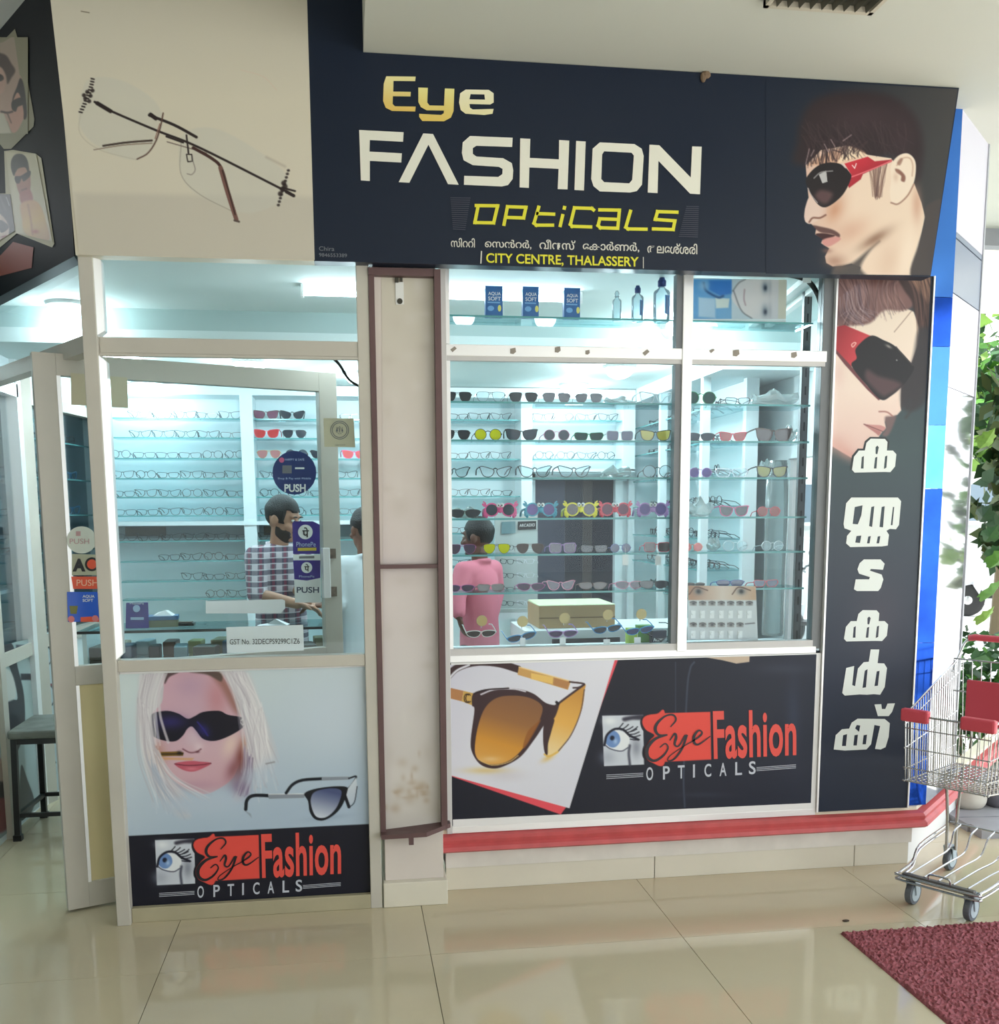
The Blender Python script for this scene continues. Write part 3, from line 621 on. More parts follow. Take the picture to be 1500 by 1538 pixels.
# address lines
LG = mat('letter_grey_white', (216, 214, 204), .5)
def ml(s_, x0, x1, y0, y1, x0s=0, **k):
    adopt(lettering('address_script', s_, [(x0, y0), (x1, y0+.035*(x1-x0)*.8), (x1, y1+.035*(x1-x0)*.8), (x0, y1)], SP, .003, LG, None, bold=.012, **k), sg)
ml('സിററി', 677, 713, 357, 371); ml('െസൻറർ,', 728, 798, 359, 373); ml('വീനസ്', 810, 864, 359.5, 374); ml('േകാർണർ,', 875, 960, 362, 377); ml('തലേശ്ശരി', 972, 1047, 364, 380)
adopt(lettering('address_line', 'CITY CENTRE, THALASSERY', [(730, 380), (959, 386), (959, 403), (730, 397)], SP, .003, LY, None, bold=.018), sg)
for q_ in ([(723, 377, 1.8), (722, 396, 1.8)], [(966, 386, 1), (966, 403, 1)]): adopt(ribbon('bracket_mark', [q_], SP, .003, LG, None), sg)
fine = mat('fine_print_grey', (120, 124, 132), .6)
adopt(lettering('fine_print', 'Chira', [(479, 370), (502, 370.6), (502, 377), (479, 376.4)], SP, .003, fine), sg); adopt(lettering('fine_print', '9846553389', [(479, 380), (521, 381), (521, 386.5), (479, 385.5)], SP, .003, fine), sg)
# torn bit of brown paper at the top edge
tb = B().ell(oy(1060, 112, SY-.006), (.02, .012, .016), 7, 5).ell(oy(1056, 116, SY-.006), (.012, .01, .02), 6, 5).build('nest_clump', mat('dry_mud', (120, 100, 80), .9), None)
tag(tb, 'small clump of dry brown mud on the top edge of the signboard', 'clump')
# ---------------------------------------------------------------- the angled signboard at the far left
a0 = np.array([-.958, 4.10, 0]); dr = np.array([-.545, .839, 0]); CN = Pl(a0, (-.839, -.545, 0))
cs = thing('angled_signboard', 'dark angled signboard at the top left with framed portraits of people in sunglasses', 'signboard', (-.958, 4.10, 2.60))
b = B().prism([tuple(a0+dr*t_+np.array([.839, .545, 0])*i_+np.array([0, 0, 2.60])) for t_, i_ in ((.012, 0), (1.3, 0), (1.3, .06), (.13, .06))], (0, 0, 1.0)); rel(b, cs.location).build('dark_board', mat('angled_sign_black', (20, 23, 30), .55, spec=.15), cs)
FW = mat('print_card_frame', (150, 144, 120), .5)
def cz(pts): return [(x*.2794, y*.2794) for x, y in pts]
poly3('portrait_card', [(-60, 300), (80, 155), (130, 330), (185, 640), (180, 680), (60, 800), (20, 800), (-60, 700)], (), FW, CN, cs, f=cz, off=.002)
poly3('portrait_card', [(22, 812), (70, 806), (192, 826), (222, 850), (292, 1310), (280, 1330), (90, 1255), (-60, 1380), (-60, 1040), (30, 1040)], (), mat('print_card_pale', (196, 188, 160), .5), CN, cs, f=cz, off=.002)
p = Paint(cz([(-60, 200), (150, 200), (150, 720), (-60, 720)]), CN, .8, .004); p.fill((150, 144, 120))
p.poly(cz([(-60, 250), (20, 225), (75, 190), (105, 400), (118, 420), (145, 620), (65, 715), (40, 650), (-60, 660)]), grad((176, 160, 144), (188, 150, 134), (0, 60), (25, 190)), 1.5)
p.poly(cz([(-60, 280), (0, 285), (35, 300), (60, 340), (82, 380), (60, 420), (40, 450), (30, 400), (0, 360), (-60, 350)]), (84, 66, 62), 4, True); p.poly(cz([(-60, 350), (0, 360), (25, 400), (30, 450), (10, 500), (-60, 500)]), (196, 158, 142), 4, True); p.poly(cz([(-60, 395), (5, 400), (20, 425), (-10, 440), (-60, 435)]), (70, 54, 54), 2.5, True)
p.poly(cz([(110, 420), (130, 470), (145, 610), (128, 640), (118, 560), (96, 500), (80, 520), (66, 560), (70, 520), (90, 470)]), (58, 46, 48), 2.5, True); p.poly(cz([(80, 520), (100, 500), (120, 560), (126, 630), (95, 700), (65, 710), (45, 650), (62, 580)]), (192, 146, 130), 2.5, True); p.poly(cz([(66, 545), (112, 525), (124, 560), (96, 575), (84, 600), (64, 585)]), (56, 42, 44), 2, True)
p.line(cz([(8, 600), (40, 606), (66, 600)]), (76, 48, 46), 3, 2); p.line(cz([(40, 610), (60, 660)]), (96, 66, 60), 1.6, 2); p.poly(cz([(-60, 600), (20, 610), (60, 715), (-60, 720)]), (196, 188, 170), 3)
adopt(p.build('portrait_print', PRINT), cs)
p = Paint(cz([(30, 815), (195, 832), (282, 1300), (82, 1250)]), CN, .8, .004); p.fill(grad((206, 198, 172), (186, 178, 150), (20, 240), (70, 350)))
p.poly(cz([(82, 915), (150, 890), (164, 970), (158, 1040), (130, 1066), (108, 1050), (88, 990)]), grad((184, 138, 118), (150, 92, 84), (28, 260), (36, 297)), 2, True); p.poly(cz([(108, 1040), (160, 1020), (175, 1085), (120, 1100)]), (168, 100, 92), 3, True)
p.poly(cz([(60, 905), (62, 860), (85, 830), (125, 832), (150, 870), (158, 950), (148, 925), (135, 900), (100, 905), (84, 925), (74, 945)]), (38, 34, 38), 2, True)
p.poly(cz([(80, 950), (112, 945), (160, 918), (160, 948), (128, 975), (116, 960), (104, 985), (86, 982)]), (46, 36, 44), 1.6, True); p.line(cz([(118, 1022), (142, 1014)]), (110, 56, 56), 2, 2)
p.poly(cz([(112, 1096), (178, 1076), (220, 1110), (250, 1200), (262, 1290), (140, 1262), (118, 1180)]), grad3([(200, 150, 110), (206, 168, 98), (188, 150, 112)], (35, 305), (65, 360)), 4, True); p.line(cz([(150, 1100), (165, 1180), (175, 1260)]), (168, 116, 84), 2, 3); p.blob(*cz([(190, 1245)])[0], 5, 3, (160, 62, 46), .7)
adopt(p.build('portrait_print', PRINT), cs)
p = Paint(cz([(-60, 1040), (55, 1045), (80, 1240), (-60, 1330)]), CN, .8, .005); p.fill((40, 36, 40))
p.poly(cz([(-60, 1140), (0, 1150), (35, 1190), (50, 1240), (30, 1290), (-60, 1330)]), (200, 176, 162), 3, True); p.poly(cz([(-60, 1180), (10, 1185), (44, 1215), (36, 1236), (6, 1250), (-10, 1225), (-60, 1225)]), (22, 18, 24), 2, True); p.line(cz([(10, 1275), (34, 1268)]), (150, 76, 80), 2, 2); p.line(cz([(34, 1060), (50, 1105)]), (170, 172, 176), 1.2); p.line(cz([(0, 1060), (30, 1130)]), (70, 62, 66), 3, 3)
adopt(p.build('portrait_print', PRINT), cs)
poly3('portrait_print', [(-60, 1440), (70, 1300), (180, 1330), (170, 1440), (-60, 1500)], (), mat('print_rust', (150, 76, 62), .5), CN, cs, f=cz, off=.002)
# ---------------------------------------------------------------- tall side panel with the woman's face and upright lettering
PP = PY(4.27)
sp_ = thing('side_panel', 'tall dark side panel with a woman in sunglasses above upright white lettering', 'signboard', (2.33, 4.27, .285))
rel(B().box(2.106, 4.27, .285, 2.552, 4.305, 2.66), sp_.location).build('panel_board', NAVY, sp_)
for x0, x1 in ((2.100, 2.108), (2.547, 2.554)): rel(B().box(x0, 4.262, .285, x1, 4.30, 2.66), sp_.location).build('edge_strip', ALUB, sp_)
pq = [(1257.5, 414), (1397.5, 416), (1361.5, 1213), (1226.5, 1217)]
bgp = grad3([(60, 70, 76), (66, 82, 86), (58, 66, 78), (38, 46, 64), (26, 36, 54)], (1300, 500), (1300, 1200))  # panel tones; the paler middle carries haze in its colour
p = Paint([(1246, 700), (1384.6, 700), (1361.5, 1213), (1226.5, 1217)], PP, 5, .001); p.fill(bgp); p.blob(1320, 930, 40, 60, (92, 82, 92), .4); adopt(p.build('lower_print', PRINT), sp_)
p = Paint([(1257.5, 414), (1397.5, 416), (1384.6, 700), (1246, 700)], PP, 1., .001); p.fill(bgp)
def ws(pts): return [(1240+x/5.306, 410+y/5.306) for x, y in pts]
p.poly(ws([(880, -10), (600, -10), (650, 200), (740, 400), (740, 560), (660, 740), (590, 920), (600, 1080), (660, 1000), (700, 1050), (640, 1150), (800, 900), (880, 600)]), (64, 54, 56), 10, True)
sk = grad3([(232, 216, 200), (234, 214, 202), (220, 186, 178)], (1290, 480), (1290, 690))
p.poly(ws([(90, 420), (250, 330), (420, 280), (600, 260), (700, 310), (745, 430), (735, 560), (680, 720), (600, 900), (595, 1060), (600, 1095), (570, 1130), (530, 1145), (480, 1150), (470, 1190), (480, 1235), (450, 1265), (425, 1300), (420, 1330), (330, 1340), (300, 1420), (215, 1480), (130, 1430), (30, 1370), (60, 900), (70, 600)]), sk, 2.2)
p.blob(*ws([(60, 1360)])[0], 22, 14, (208, 160, 150), .5); p.blob(*ws([(170, 1440)])[0], 20, 10, (206, 150, 140), .6, .5); p.blob(*ws([(100, 800)])[0], 10, 22, (222, 190, 184), .6)
p.poly(ws([(470, 1150), (530, 1140), (560, 1150), (500, 1290), (450, 1290), (480, 1235)]), (128, 100, 100), 5, True, .8)
# hair over the brow
p.poly(ws([(85, 20), (600, -10), (680, 120), (690, 260), (600, 300), (460, 300), (350, 400), (200, 420), (100, 440), (85, 300)]), (122, 92, 90), 6, True)
p.blob(*ws([(290, 130)])[0], 16, 14, (176, 144, 142), .8); p.blob(*ws([(160, 330)])[0], 16, 10, (84, 66, 72), .8); p.blob(*ws([(420, 60)])[0], 20, 8, (104, 72, 68), .8); p.blob(*ws([(520, 200)])[0], 18, 14, (160, 122, 114), .6)
p.strands(ws([(100, 60), (620, 10)]), ws([(110, 400), (640, 300)]), ws([(180, 260), (560, 120)]), 70, [(96, 72, 72), (176, 146, 142), (140, 108, 104), (70, 56, 60)], (.7, 2), .5, 5, 7)
p.strands(ws([(100, 200), (300, 60)]), ws([(230, 430), (420, 330)]), ws([(120, 330), (330, 250)]), 40, [(150, 134, 146), (90, 74, 84), (190, 170, 170)], (.6, 1.4), .5, 3, 8)
p.poly(ws([(570, 10), (740, 30), (850, 120), (850, 560), (820, 700), (745, 460), (690, 240), (620, 130)]), (62, 46, 46), 5, True); p.poly(ws([(660, 20), (830, 30), (840, 240), (770, 180)]), (164, 126, 104), 8, True, .8)
p.strands(ws([(640, 20), (830, 40)]), ws([(760, 600), (840, 520)]), ws([(720, 200), (840, 240)]), 26, [(40, 32, 34), (120, 90, 80)], (.8, 2), .6, 4, 9)
p.poly(ws([(745, 450), (840, 500), (800, 1000), (640, 1100), (600, 940), (690, 700)]), (56, 54, 58), 10, True, .9)
p.line(ws([(685, 300), (620, 380), (545, 470)]), (128, 100, 90), 1.2, 1.4, True, .8)
# sunglasses
p.poly(ws([(80, 430), (150, 415), (355, 500), (380, 520), (250, 680), (200, 750), (80, 620)]), grad((150, 48, 56), (206, 74, 82), (1256, 500), (1300, 520)), 2)
p.poly(ws([(80, 610), (200, 740), (330, 900), (440, 1005), (420, 1015), (330, 930), (150, 730), (80, 640)]), (110, 66, 70), 2)
p.poly(ws([(355, 500), (460, 535), (560, 590), (680, 720), (700, 770), (620, 890), (520, 980), (440, 1010), (330, 900), (205, 740), (245, 680), (240, 600)]), (40, 40, 44), 1.6, True)
p.poly(ws([(330, 770), (420, 820), (560, 860), (600, 900), (500, 970), (440, 975), (320, 850)]), (98, 74, 78), 10, True, .8); p.line(ws([(560, 590), (600, 640), (690, 735)]), (60, 56, 58), 2); p.blob(*ws([(500, 585)])[0], 5, 2, (150, 146, 140), .9, .5)
p.line(ws([(205, 570), (225, 555), (240, 560), (215, 590), (205, 575)]), (236, 190, 180), 1.4); p.blob(*ws([(565, 695)])[0], 1, 1, (200, 200, 200), .9)
# nose and lips
p.line(ws([(425, 1105), (470, 1105), (500, 1115), (530, 1140)]), (160, 110, 104), 2, 2); p.poly(ws([(300, 1205), (380, 1210), (440, 1215), (475, 1235), (450, 1262), (400, 1250), (340, 1225)]), (196, 142, 138), 2, True); p.poly(ws([(300, 1205), (390, 1245), (440, 1265), (420, 1295), (395, 1275)]), (178, 122, 120), 2, True); p.line(ws([(305, 1205), (390, 1238), (450, 1262)]), (120, 78, 78), 1.3)
adopt(p.build('portrait_print', PRINT), sp_)
def z7(pts): return [(1210+x/3.0759, 400+y/3.0759) for x, y in pts]
def z8(pts): return [(1200+x/2.3367, 880+y/2.3367) for x, y in pts]
LP_ = mat('letter_pale', (226, 232, 228), .5); DO = mat('letter_outline', (40, 46, 50), .5)
def big(outl, holes, f):
    poly3('letter', outl, holes, LP_, PP, sp_, f=f, off=.003)
ka = [(213, 940), (222, 880), (245, 851), (272, 851), (280, 815), (300, 796), (365, 797), (377, 812), (374, 851), (402, 851), (418, 868), (412, 925), (390, 951), (362, 950), (225, 953)]
kah = [[(254, 934), (258, 882), (268, 876), (266, 934)], [(322, 836), (330, 828), (337, 836), (330, 868), (322, 866)], [(314, 934), (320, 884), (330, 880), (326, 934)], [(360, 936), (366, 878), (376, 874), (372, 930)]]
poly3('letter_outline', [(203, 945), (213, 875), (240, 842), (264, 842), (272, 808), (296, 788), (368, 789), (386, 808), (383, 842), (300, 830)], (), DO, PP, sp_, f=z7, off=.002)
big(ka, kah, z7)
def k2(pts): return [(157+(x-213)*155/205, 85+(y-796)*110/157) for x, y in pts]
big(k2(ka), [k2(h) for h in kah], z8)
big([(174, 1190), (186, 1095), (210, 1068), (425, 1068), (440, 1085), (430, 1195), (416, 1215), (388, 1213), (372, 1222), (384, 1240), (378, 1290), (350, 1294), (205, 1297), (186, 1280), (190, 1245), (210, 1222), (178, 1210)],
    [[(216, 1190), (226, 1112), (262, 1104), (256, 1150), (240, 1192)], [(292, 1200), (302, 1112), (316, 1108), (306, 1204)], [(340, 1204), (350, 1112), (364, 1108), (356, 1206)], [(392, 1196), (402, 1112), (408, 1112), (400, 1196)], [(228, 1276), (234, 1246), (256, 1244), (250, 1278)], [(282, 1280), (288, 1248), (300, 1246), (294, 1280)], [(326, 1280), (332, 1248), (344, 1246), (338, 1280)]], z7)
big([(222, 1492), (230, 1446), (292, 1446), (296, 1436), (246, 1420), (238, 1400), (248, 1372), (268, 1354), (345, 1354), (364, 1374), (356, 1402), (300, 1398), (296, 1406), (350, 1424), (358, 1446), (346, 1486), (334, 1500), (236, 1500)], (), z7)
big([(151, 376), (165, 288), (193, 281), (186, 348), (196, 352), (206, 290), (226, 268), (244, 266), (251, 223), (281, 223), (275, 271), (298, 272), (308, 288), (300, 355), (284, 382), (262, 380), (238, 382), (212, 381), (160, 385)], [[(222, 358), (230, 298), (240, 292), (234, 356)], [(264, 352), (272, 300), (282, 298), (276, 350)]], z8)
big([(121, 574), (128, 524), (150, 503), (175, 501), (184, 480), (205, 466), (300, 467), (318, 482), (314, 530), (303, 566), (286, 574), (266, 572), (284, 492), (264, 488), (252, 556), (236, 574), (160, 578)], [[(150, 562), (154, 524), (168, 520), (164, 562)], [(196, 500), (202, 488), (214, 490), (210, 512)], [(190, 560), (194, 524), (206, 522), (202, 560)], [(222, 556), (226, 524), (238, 522), (234, 556)]], z8)
big([(264, 416), (288, 415), (290, 432), (302, 432), (310, 413), (336, 412), (326, 442), (314, 457), (276, 457)], (), z8)
# ---------------------------------------------------------------- logo used on both lower posters
INKR = mat('print_red', (232, 82, 72), .4); INKB = mat('print_black', (24, 24, 34), .4); INKG = mat('print_grey', (196, 200, 212), .4)
def logo(p, F, pl, root, word_thing):
    p.poly(F([(230, 995), (445, 986), (450, 1233), (240, 1243)]), (206, 212, 222), 1.2)
    p.poly(F([(340, 1003), (400, 990), (445, 986), (449, 1010), (390, 1012), (345, 1020)]), (50, 48, 62), 5, True, .95)
    p.blob(*F([(270, 1020)])[0], 10, 6, (236, 240, 244), .9); p.blob(*F([(410, 1150)])[0], 7, 14, (120, 124, 140), .7); p.blob(*F([(260, 1200)])[0], 12, 10, (160, 166, 182), .6)
    p.poly(F([(242, 1130), (262, 1090), (300, 1068), (340, 1074), (372, 1100), (368, 1140), (340, 1166), (290, 1160)]), (232, 236, 240), 1.6, True)
    p.poly(F([(248, 1125), (256, 1088), (290, 1068), (318, 1086), (324, 1120), (300, 1148), (270, 1148)]), (112, 146, 200), 1.6, True); p.blob(*F([(283, 1104)])[0], 3.6, 3.8, (20, 24, 44), 1, pw=3); p.blob(*F([(300, 1120)])[0], 3, 4, (180, 208, 236), .8)
    p.line(F([(242, 1140), (255, 1090), (295, 1060), (340, 1062), (375, 1090), (420, 1110)]), (24, 24, 40), 3.4, 1.4); p.line(F([(246, 1140), (275, 1158), (330, 1168), (366, 1150)]), (70, 74, 96), 1.6); p.line(F([(375, 1140), (370, 1180), (376, 1236)]), (70, 72, 88), 3.4, 3)
    for a_, b_, c_ in (((310, 1060), (326, 1046), (340, 1030)), ((330, 1062), (352, 1050), (368, 1036)), ((346, 1068), (372, 1058), (392, 1046)), ((358, 1076), (390, 1068), (412, 1058)), ((368, 1086), (400, 1082), (424, 1072)), ((374, 1096), (402, 1096), (430, 1088)), ((378, 1108), (404, 1112), (426, 1110)), ((380, 1070), (404, 1056), (416, 1046))): p.line(F([a_, b_, c_]), (20, 20, 34), 1.6)
    p.poly(F([(436, 1004), (460, 988), (520, 978), (560, 1000), (560, 1226), (480, 1226), (444, 1196), (444, 1150), (470, 1110), (490, 1090), (446, 1066), (430, 1030)]), (26, 26, 36), 1.4, True)
    p.poly(F([(446, 1004), (470, 988), (520, 980), (560, 976), (560, 1222), (490, 1222), (460, 1196), (456, 1154), (482, 1112), (504, 1086), (462, 1062), (442, 1030)]), (232, 82, 72), 1.2, True)
    p.poly(F([(520, 978), (799, 966), (804, 1205), (500, 1222)]), (232, 82, 72), 1.2)
    def s3(st): return [(*F([(x, y)])[0], w*F.k) for x, y, w in st]
    adopt(ribbon('script_word', [s3(t) for t in (
        [(590, 1045, 6), (618, 1010, 9), (604, 985, 10), (565, 990, 9), (522, 1025, 14), (510, 1060, 16), (530, 1086, 12), (574, 1084, 7)],
        [(574, 1084, 7), (510, 1105, 15), (468, 1150, 20), (470, 1195, 18), (505, 1214, 14), (550, 1190, 11), (577, 1150, 8), (562, 1128, 7), (534, 1148, 6)],
        [(586, 1112, 5), (612, 1078, 10), (620, 1096, 13), (612, 1132, 11), (634, 1138, 8), (668, 1084, 9)], [(676, 1082, 13), (652, 1150, 11), (612, 1202, 10), (578, 1214, 7), (586, 1190, 5), (660, 1140, 5), (700, 1118, 6)],
        [(700, 1118, 6), (745, 1088, 10), (756, 1070, 8), (738, 1060, 9), (714, 1090, 14), (716, 1124, 13), (742, 1128, 9), (800, 1088, 5)])], pl, .003, INKB, None), root)
    adopt(lettering('bold_word', 'Fashion', F([(812, 962), (1252, 944), (1252, 1182), (818, 1206)]), pl, .003, INKR, None, bold=.022, sp=1.04), root)
    for k_, (x, c_) in enumerate(zip((462, 550, 628, 708, 768, 848, 930, 1002), 'OPTICALS')):
        y0 = 1247-.063*(x-460)+(k_ < 0); wd_ = 36 if c_ != 'I' else 10
        adopt(lettering('small_letter', c_, F([(x, y0), (x+wd_, y0-2), (x+wd_, y0+64), (x, y0+66)]), pl, .003, INKG, None, bold=.015), root)
    for k_ in range(3):
        adopt(ribbon('rule_line', [s3([(252, 1287+k_*9, 3), (446, 1276+k_*8, 3)])], pl, .003, INKG, None), root)
        adopt(ribbon('rule_line', [s3([(1042, 1244+k_*8, 3), (1250, 1228+k_*8, 3)])], pl, .003, INKG, None), root)
class Fm:
    def __init__(s, fn, k): s.fn = fn; s.k = k
    def __call__(s, pts): return [s.fn(x, y) for x, y in pts]
# ---------------------------------------------------------------- lower left poster: blonde woman
PL1 = PY(4.182)
po = thing('poster', 'poster of a blonde woman in dark sunglasses on the lower left panel', 'poster', (-.4, 4.182, .07))
rel(B().box(-.903, 4.1825, .066, .066, 4.1845, 1.036), po.location).build('poster_sheet', PAPER, po)
p = Paint([(178.6, 1013), (553, 1001.5), (561, 1340.5), (197.3, 1364.6)], PL1, 1., .0008)
p.fill(grad3([(206, 220, 222), (196, 210, 220), (176, 194, 212)], (260, 1010), (340, 1250))); p.blob(500, 1080, 70, 60, (204, 216, 228), .7); p.blob(300, 1190, 60, 40, (178, 198, 216), .6)
def wz(pts): return [(180+x/5.917, 1000+y/5.917) for x, y in pts]
hb = [(226, 224, 226), (210, 206, 212), (182, 174, 184), (240, 238, 240)]
p.poly(wz([(200, 70), (420, 60), (420, 300), (300, 640), (380, 900), (560, 1200), (620, 1340), (480, 1300), (300, 1040), (190, 720), (150, 480), (170, 250)]), (206, 200, 204), 14, True, .85)
p.poly(wz([(880, 50), (1120, 50), (1240, 330), (1330, 600), (1380, 860), (1200, 960), (1080, 1180), (1010, 1150), (1080, 800), (1120, 500), (1000, 200)]), (212, 208, 212), 16, True, .9)
p.blob(*wz([(1060, 1080)])[0], 14, 14, (128, 112, 150), .7); p.blob(*wz([(1080, 960)])[0], 12, 22, (110, 84, 110), .8)
p.poly(wz([(420, 60), (860, 55), (1000, 200), (1060, 400), (1130, 560), (1110, 760), (1060, 880), (1000, 1000), (900, 1080), (760, 1140), (620, 1100), (500, 1040), (400, 940), (310, 760), (260, 640), (280, 440), (370, 330), (390, 200)]), grad3([(216, 172, 184), (206, 170, 186), (214, 178, 188), (206, 164, 176)], (250, 1010), (330, 1190)), 2, True)
p.blob(*wz([(620, 180)])[0], 28, 20, (184, 152, 176), .6); p.blob(*wz([(860, 290)])[0], 16, 30, (196, 120, 120), .5); p.poly(wz([(800, 60), (900, 80), (1010, 230), (1070, 420), (1010, 400), (900, 200)]), (140, 92, 76), 14, True, .7)
p.blob(*wz([(1100, 690)])[0], 6, 10, (200, 150, 120), .8); p.blob(*wz([(1080, 820)])[0], 9, 22, (120, 60, 50), .85); p.blob(*wz([(1010, 920)])[0], 10, 18, (130, 72, 76), .7, .4); p.blob(*wz([(980, 700)])[0], 10, 20, (232, 206, 194), .8, .4); p.blob(*wz([(330, 800)])[0], 12, 22, (186, 132, 104), .7)
p.blob(*wz([(650, 640)])[0], 12, 14, (214, 190, 202), .8); p.blob(*wz([(700, 720)])[0], 7, 7, (228, 206, 212), .8); p.line(wz([(560, 740), (620, 770), (680, 765), (720, 740)]), (122, 70, 82), 1.8, 2); p.blob(*wz([(690, 765)])[0], 3, 1.6, (90, 44, 54), .8)
p.poly(wz([(400, 60), (520, 58), (440, 100), (400, 160), (395, 100)]), (90, 70, 72), 3, True); p.poly(wz([(620, 55), (880, 55), (900, 140), (780, 80)]), (96, 78, 72), 4, True)
# lips
p.poly(wz([(485, 872), (560, 852), (640, 845), (700, 850), (812, 865), (740, 910), (650, 940), (560, 925)]), (196, 92, 110), 1.6, True); p.line(wz([(487, 872), (600, 886), (720, 880), (810, 866)]), (110, 44, 60), 1.4); p.blob(*wz([(640, 915)])[0], 9, 2.4, (222, 130, 144), .8)
p.blob(*wz([(680, 1060)])[0], 36, 8, (190, 150, 168), .6)
# sunglasses
p.poly(wz([(270, 470), (300, 420), (420, 400), (520, 425), (600, 470), (660, 450), (740, 410), (880, 400), (960, 435), (1090, 460), (1110, 510), (1080, 560), (960, 630), (840, 668), (740, 650), (680, 580), (640, 540), (600, 560), (560, 620), (500, 668), (420, 670), (320, 640), (265, 590)]), (24, 22, 36), 1.4, True)
p.blob(*wz([(450, 500)])[0], 22, 10, (52, 44, 120), .7); p.blob(*wz([(740, 570)])[0], 12, 8, (44, 40, 130), .7, .8); p.line(wz([(690, 500), (740, 560), (780, 620)]), (50, 44, 130), 2, 2)
p.line(wz([(1075, 490), (1095, 470), (1110, 505), (1090, 525), (1075, 505)]), (200, 196, 200), 1.6)
# sticker scrap
p.poly(wz([(362, 765), (520, 760), (566, 770), (562, 800), (365, 805)]), (128, 98, 40), 1.4); p.line(wz([(370, 785), (560, 782)]), (50, 36, 20), 1.8); p.blob(*wz([(530, 775)])[0], 4, 3, (30, 22, 20), .9); p.poly(wz([(340, 810), (460, 815), (660, 820), (640, 840), (400, 835)]), (216, 160, 96), 3, False, .7)
# hair
p.strands(wz([(190, 75), (420, 65)]), wz([(230, 720), (330, 700)]), wz([(160, 380), (330, 330)]), 60, hb, (1, 2.6), .6, 3, 11)
p.strands(wz([(210, 640), (340, 760)]), wz([(480, 1240), (830, 1170)]), wz([(290, 950), (500, 980)]), 40, hb, (1, 2.2), .55, 4, 12)
p.line(wz([(395, 75), (350, 220), (355, 420), (390, 560), (430, 680)]), (216, 208, 214), 4, 2, True, .8); p.line(wz([(320, 420), (330, 560), (340, 640)]), (170, 166, 190), 3, 2, True, .7)
p.strands(wz([(900, 50), (1110, 50)]), wz([(1180, 980), (1360, 860)]), wz([(1070, 380), (1220, 330)]), 70, hb, (1, 3), .5, 7, 13)
p.strands(wz([(1060, 300), (1260, 400)]), wz([(1150, 1120), (1330, 1000)]), wz([(1150, 700), (1280, 700)]), 40, hb, (1, 2.4), .45, 9, 21)
p.strands(wz([(170, 300), (260, 420)]), wz([(300, 1200), (520, 1300)]), wz([(190, 760), (330, 860)]), 36, hb, (1, 2.4), .45, 7, 22)
p.strands(wz([(1100, 700), (1180, 850)]), wz([(1020, 1150), (1150, 1160)]), wz([(1090, 950), (1170, 1000)]), 25, [(150, 132, 164), (200, 190, 206), (110, 90, 120)], (1, 2), .5, 3, 14)
p.strands(wz([(240, 800), (330, 950)]), wz([(400, 1300), (640, 1320)]), wz([(300, 1060), (440, 1100)]), 20, [(170, 182, 200), (206, 210, 222)], (1, 2.4), .5, 4, 15)
for (x_, y_, rx_, ry_, a_) in ((640, 1230, 44, 12, .8), (920, 1180, 30, 12, .6), (450, 1270, 30, 12, .5), (780, 1240, 44, 14, .7), (1270, 960, 26, 12, .6), (1180, 1010, 20, 12, .5), (1350, 880, 16, 14, .5)): p.blob(*wz([(x_, y_)])[0], rx_, ry_, (188, 202, 218), a_)
# printed pair of sunglasses, in the poster's own zoom frame
def lz_(x, y): return (170+x*.27333, 990+y*.27333)
FL_ = Fm(lz_, .27333)
p.poly(FL_([(720, 830), (755, 850), (760, 870)]), (150, 160, 176), 3); p.blob(*lz_(1180, 870), 30, 4, (150, 166, 190), .6, -.1)
p.line(FL_([(728, 825), (735, 775), (770, 750), (855, 750)]), (20, 24, 34), 5); p.poly(FL_([(850, 740), (1050, 738), (1050, 762), (855, 768)]), (140, 148, 160), 1.2); p.line(FL_([(855, 742), (1045, 740)]), (220, 226, 232), 1.4)
p.line(FL_([(950, 735), (985, 690), (1040, 665), (1145, 657)]), (20, 24, 34), 4.4); p.poly(FL_([(1145, 648), (1295, 646), (1295, 662), (1145, 668)]), (140, 148, 160), 1.2)
p.line(FL_([(1295, 655), (1335, 645), (1310, 690), (1280, 720)]), (24, 26, 36), 2.4)
p.poly(FL_([(1275, 730), (1335, 650), (1340, 700), (1325, 780), (1290, 815)]), grad((216, 224, 232), (186, 198, 214), (520, 1170), (530, 1210)), 1.6)
p.poly(FL_([(1050, 740), (1100, 715), (1200, 700), (1280, 702), (1285, 730), (1260, 800), (1220, 850), (1160, 885), (1110, 880), (1080, 840), (1070, 780)]), (18, 20, 30), 1.4, True)
p.poly(FL_([(1085, 770), (1110, 728), (1190, 710), (1250, 720), (1248, 765), (1220, 825), (1170, 868), (1120, 868), (1095, 830)]), grad((78, 88, 128), (206, 214, 226), (490, 1188), (480, 1226)), 1.4, True)
p.line(FL_([(1262, 720), (1280, 770), (1295, 812)]), (20, 22, 32), 4.6); p.line(FL_([(1295, 815), (1325, 785), (1340, 700)]), (40, 44, 56), 1.3)
p.line(FL_([(840, 575), (885, 565)]), (150, 150, 160), 2, 2)
p.poly(FL_([(70, 972), (1425, 905), (1430, 1300), (90, 1400)]), (26, 27, 40), 1.4)
logo(p, FL_, PL1, po, None)
adopt(p.build('poster_print', PRINT), po)
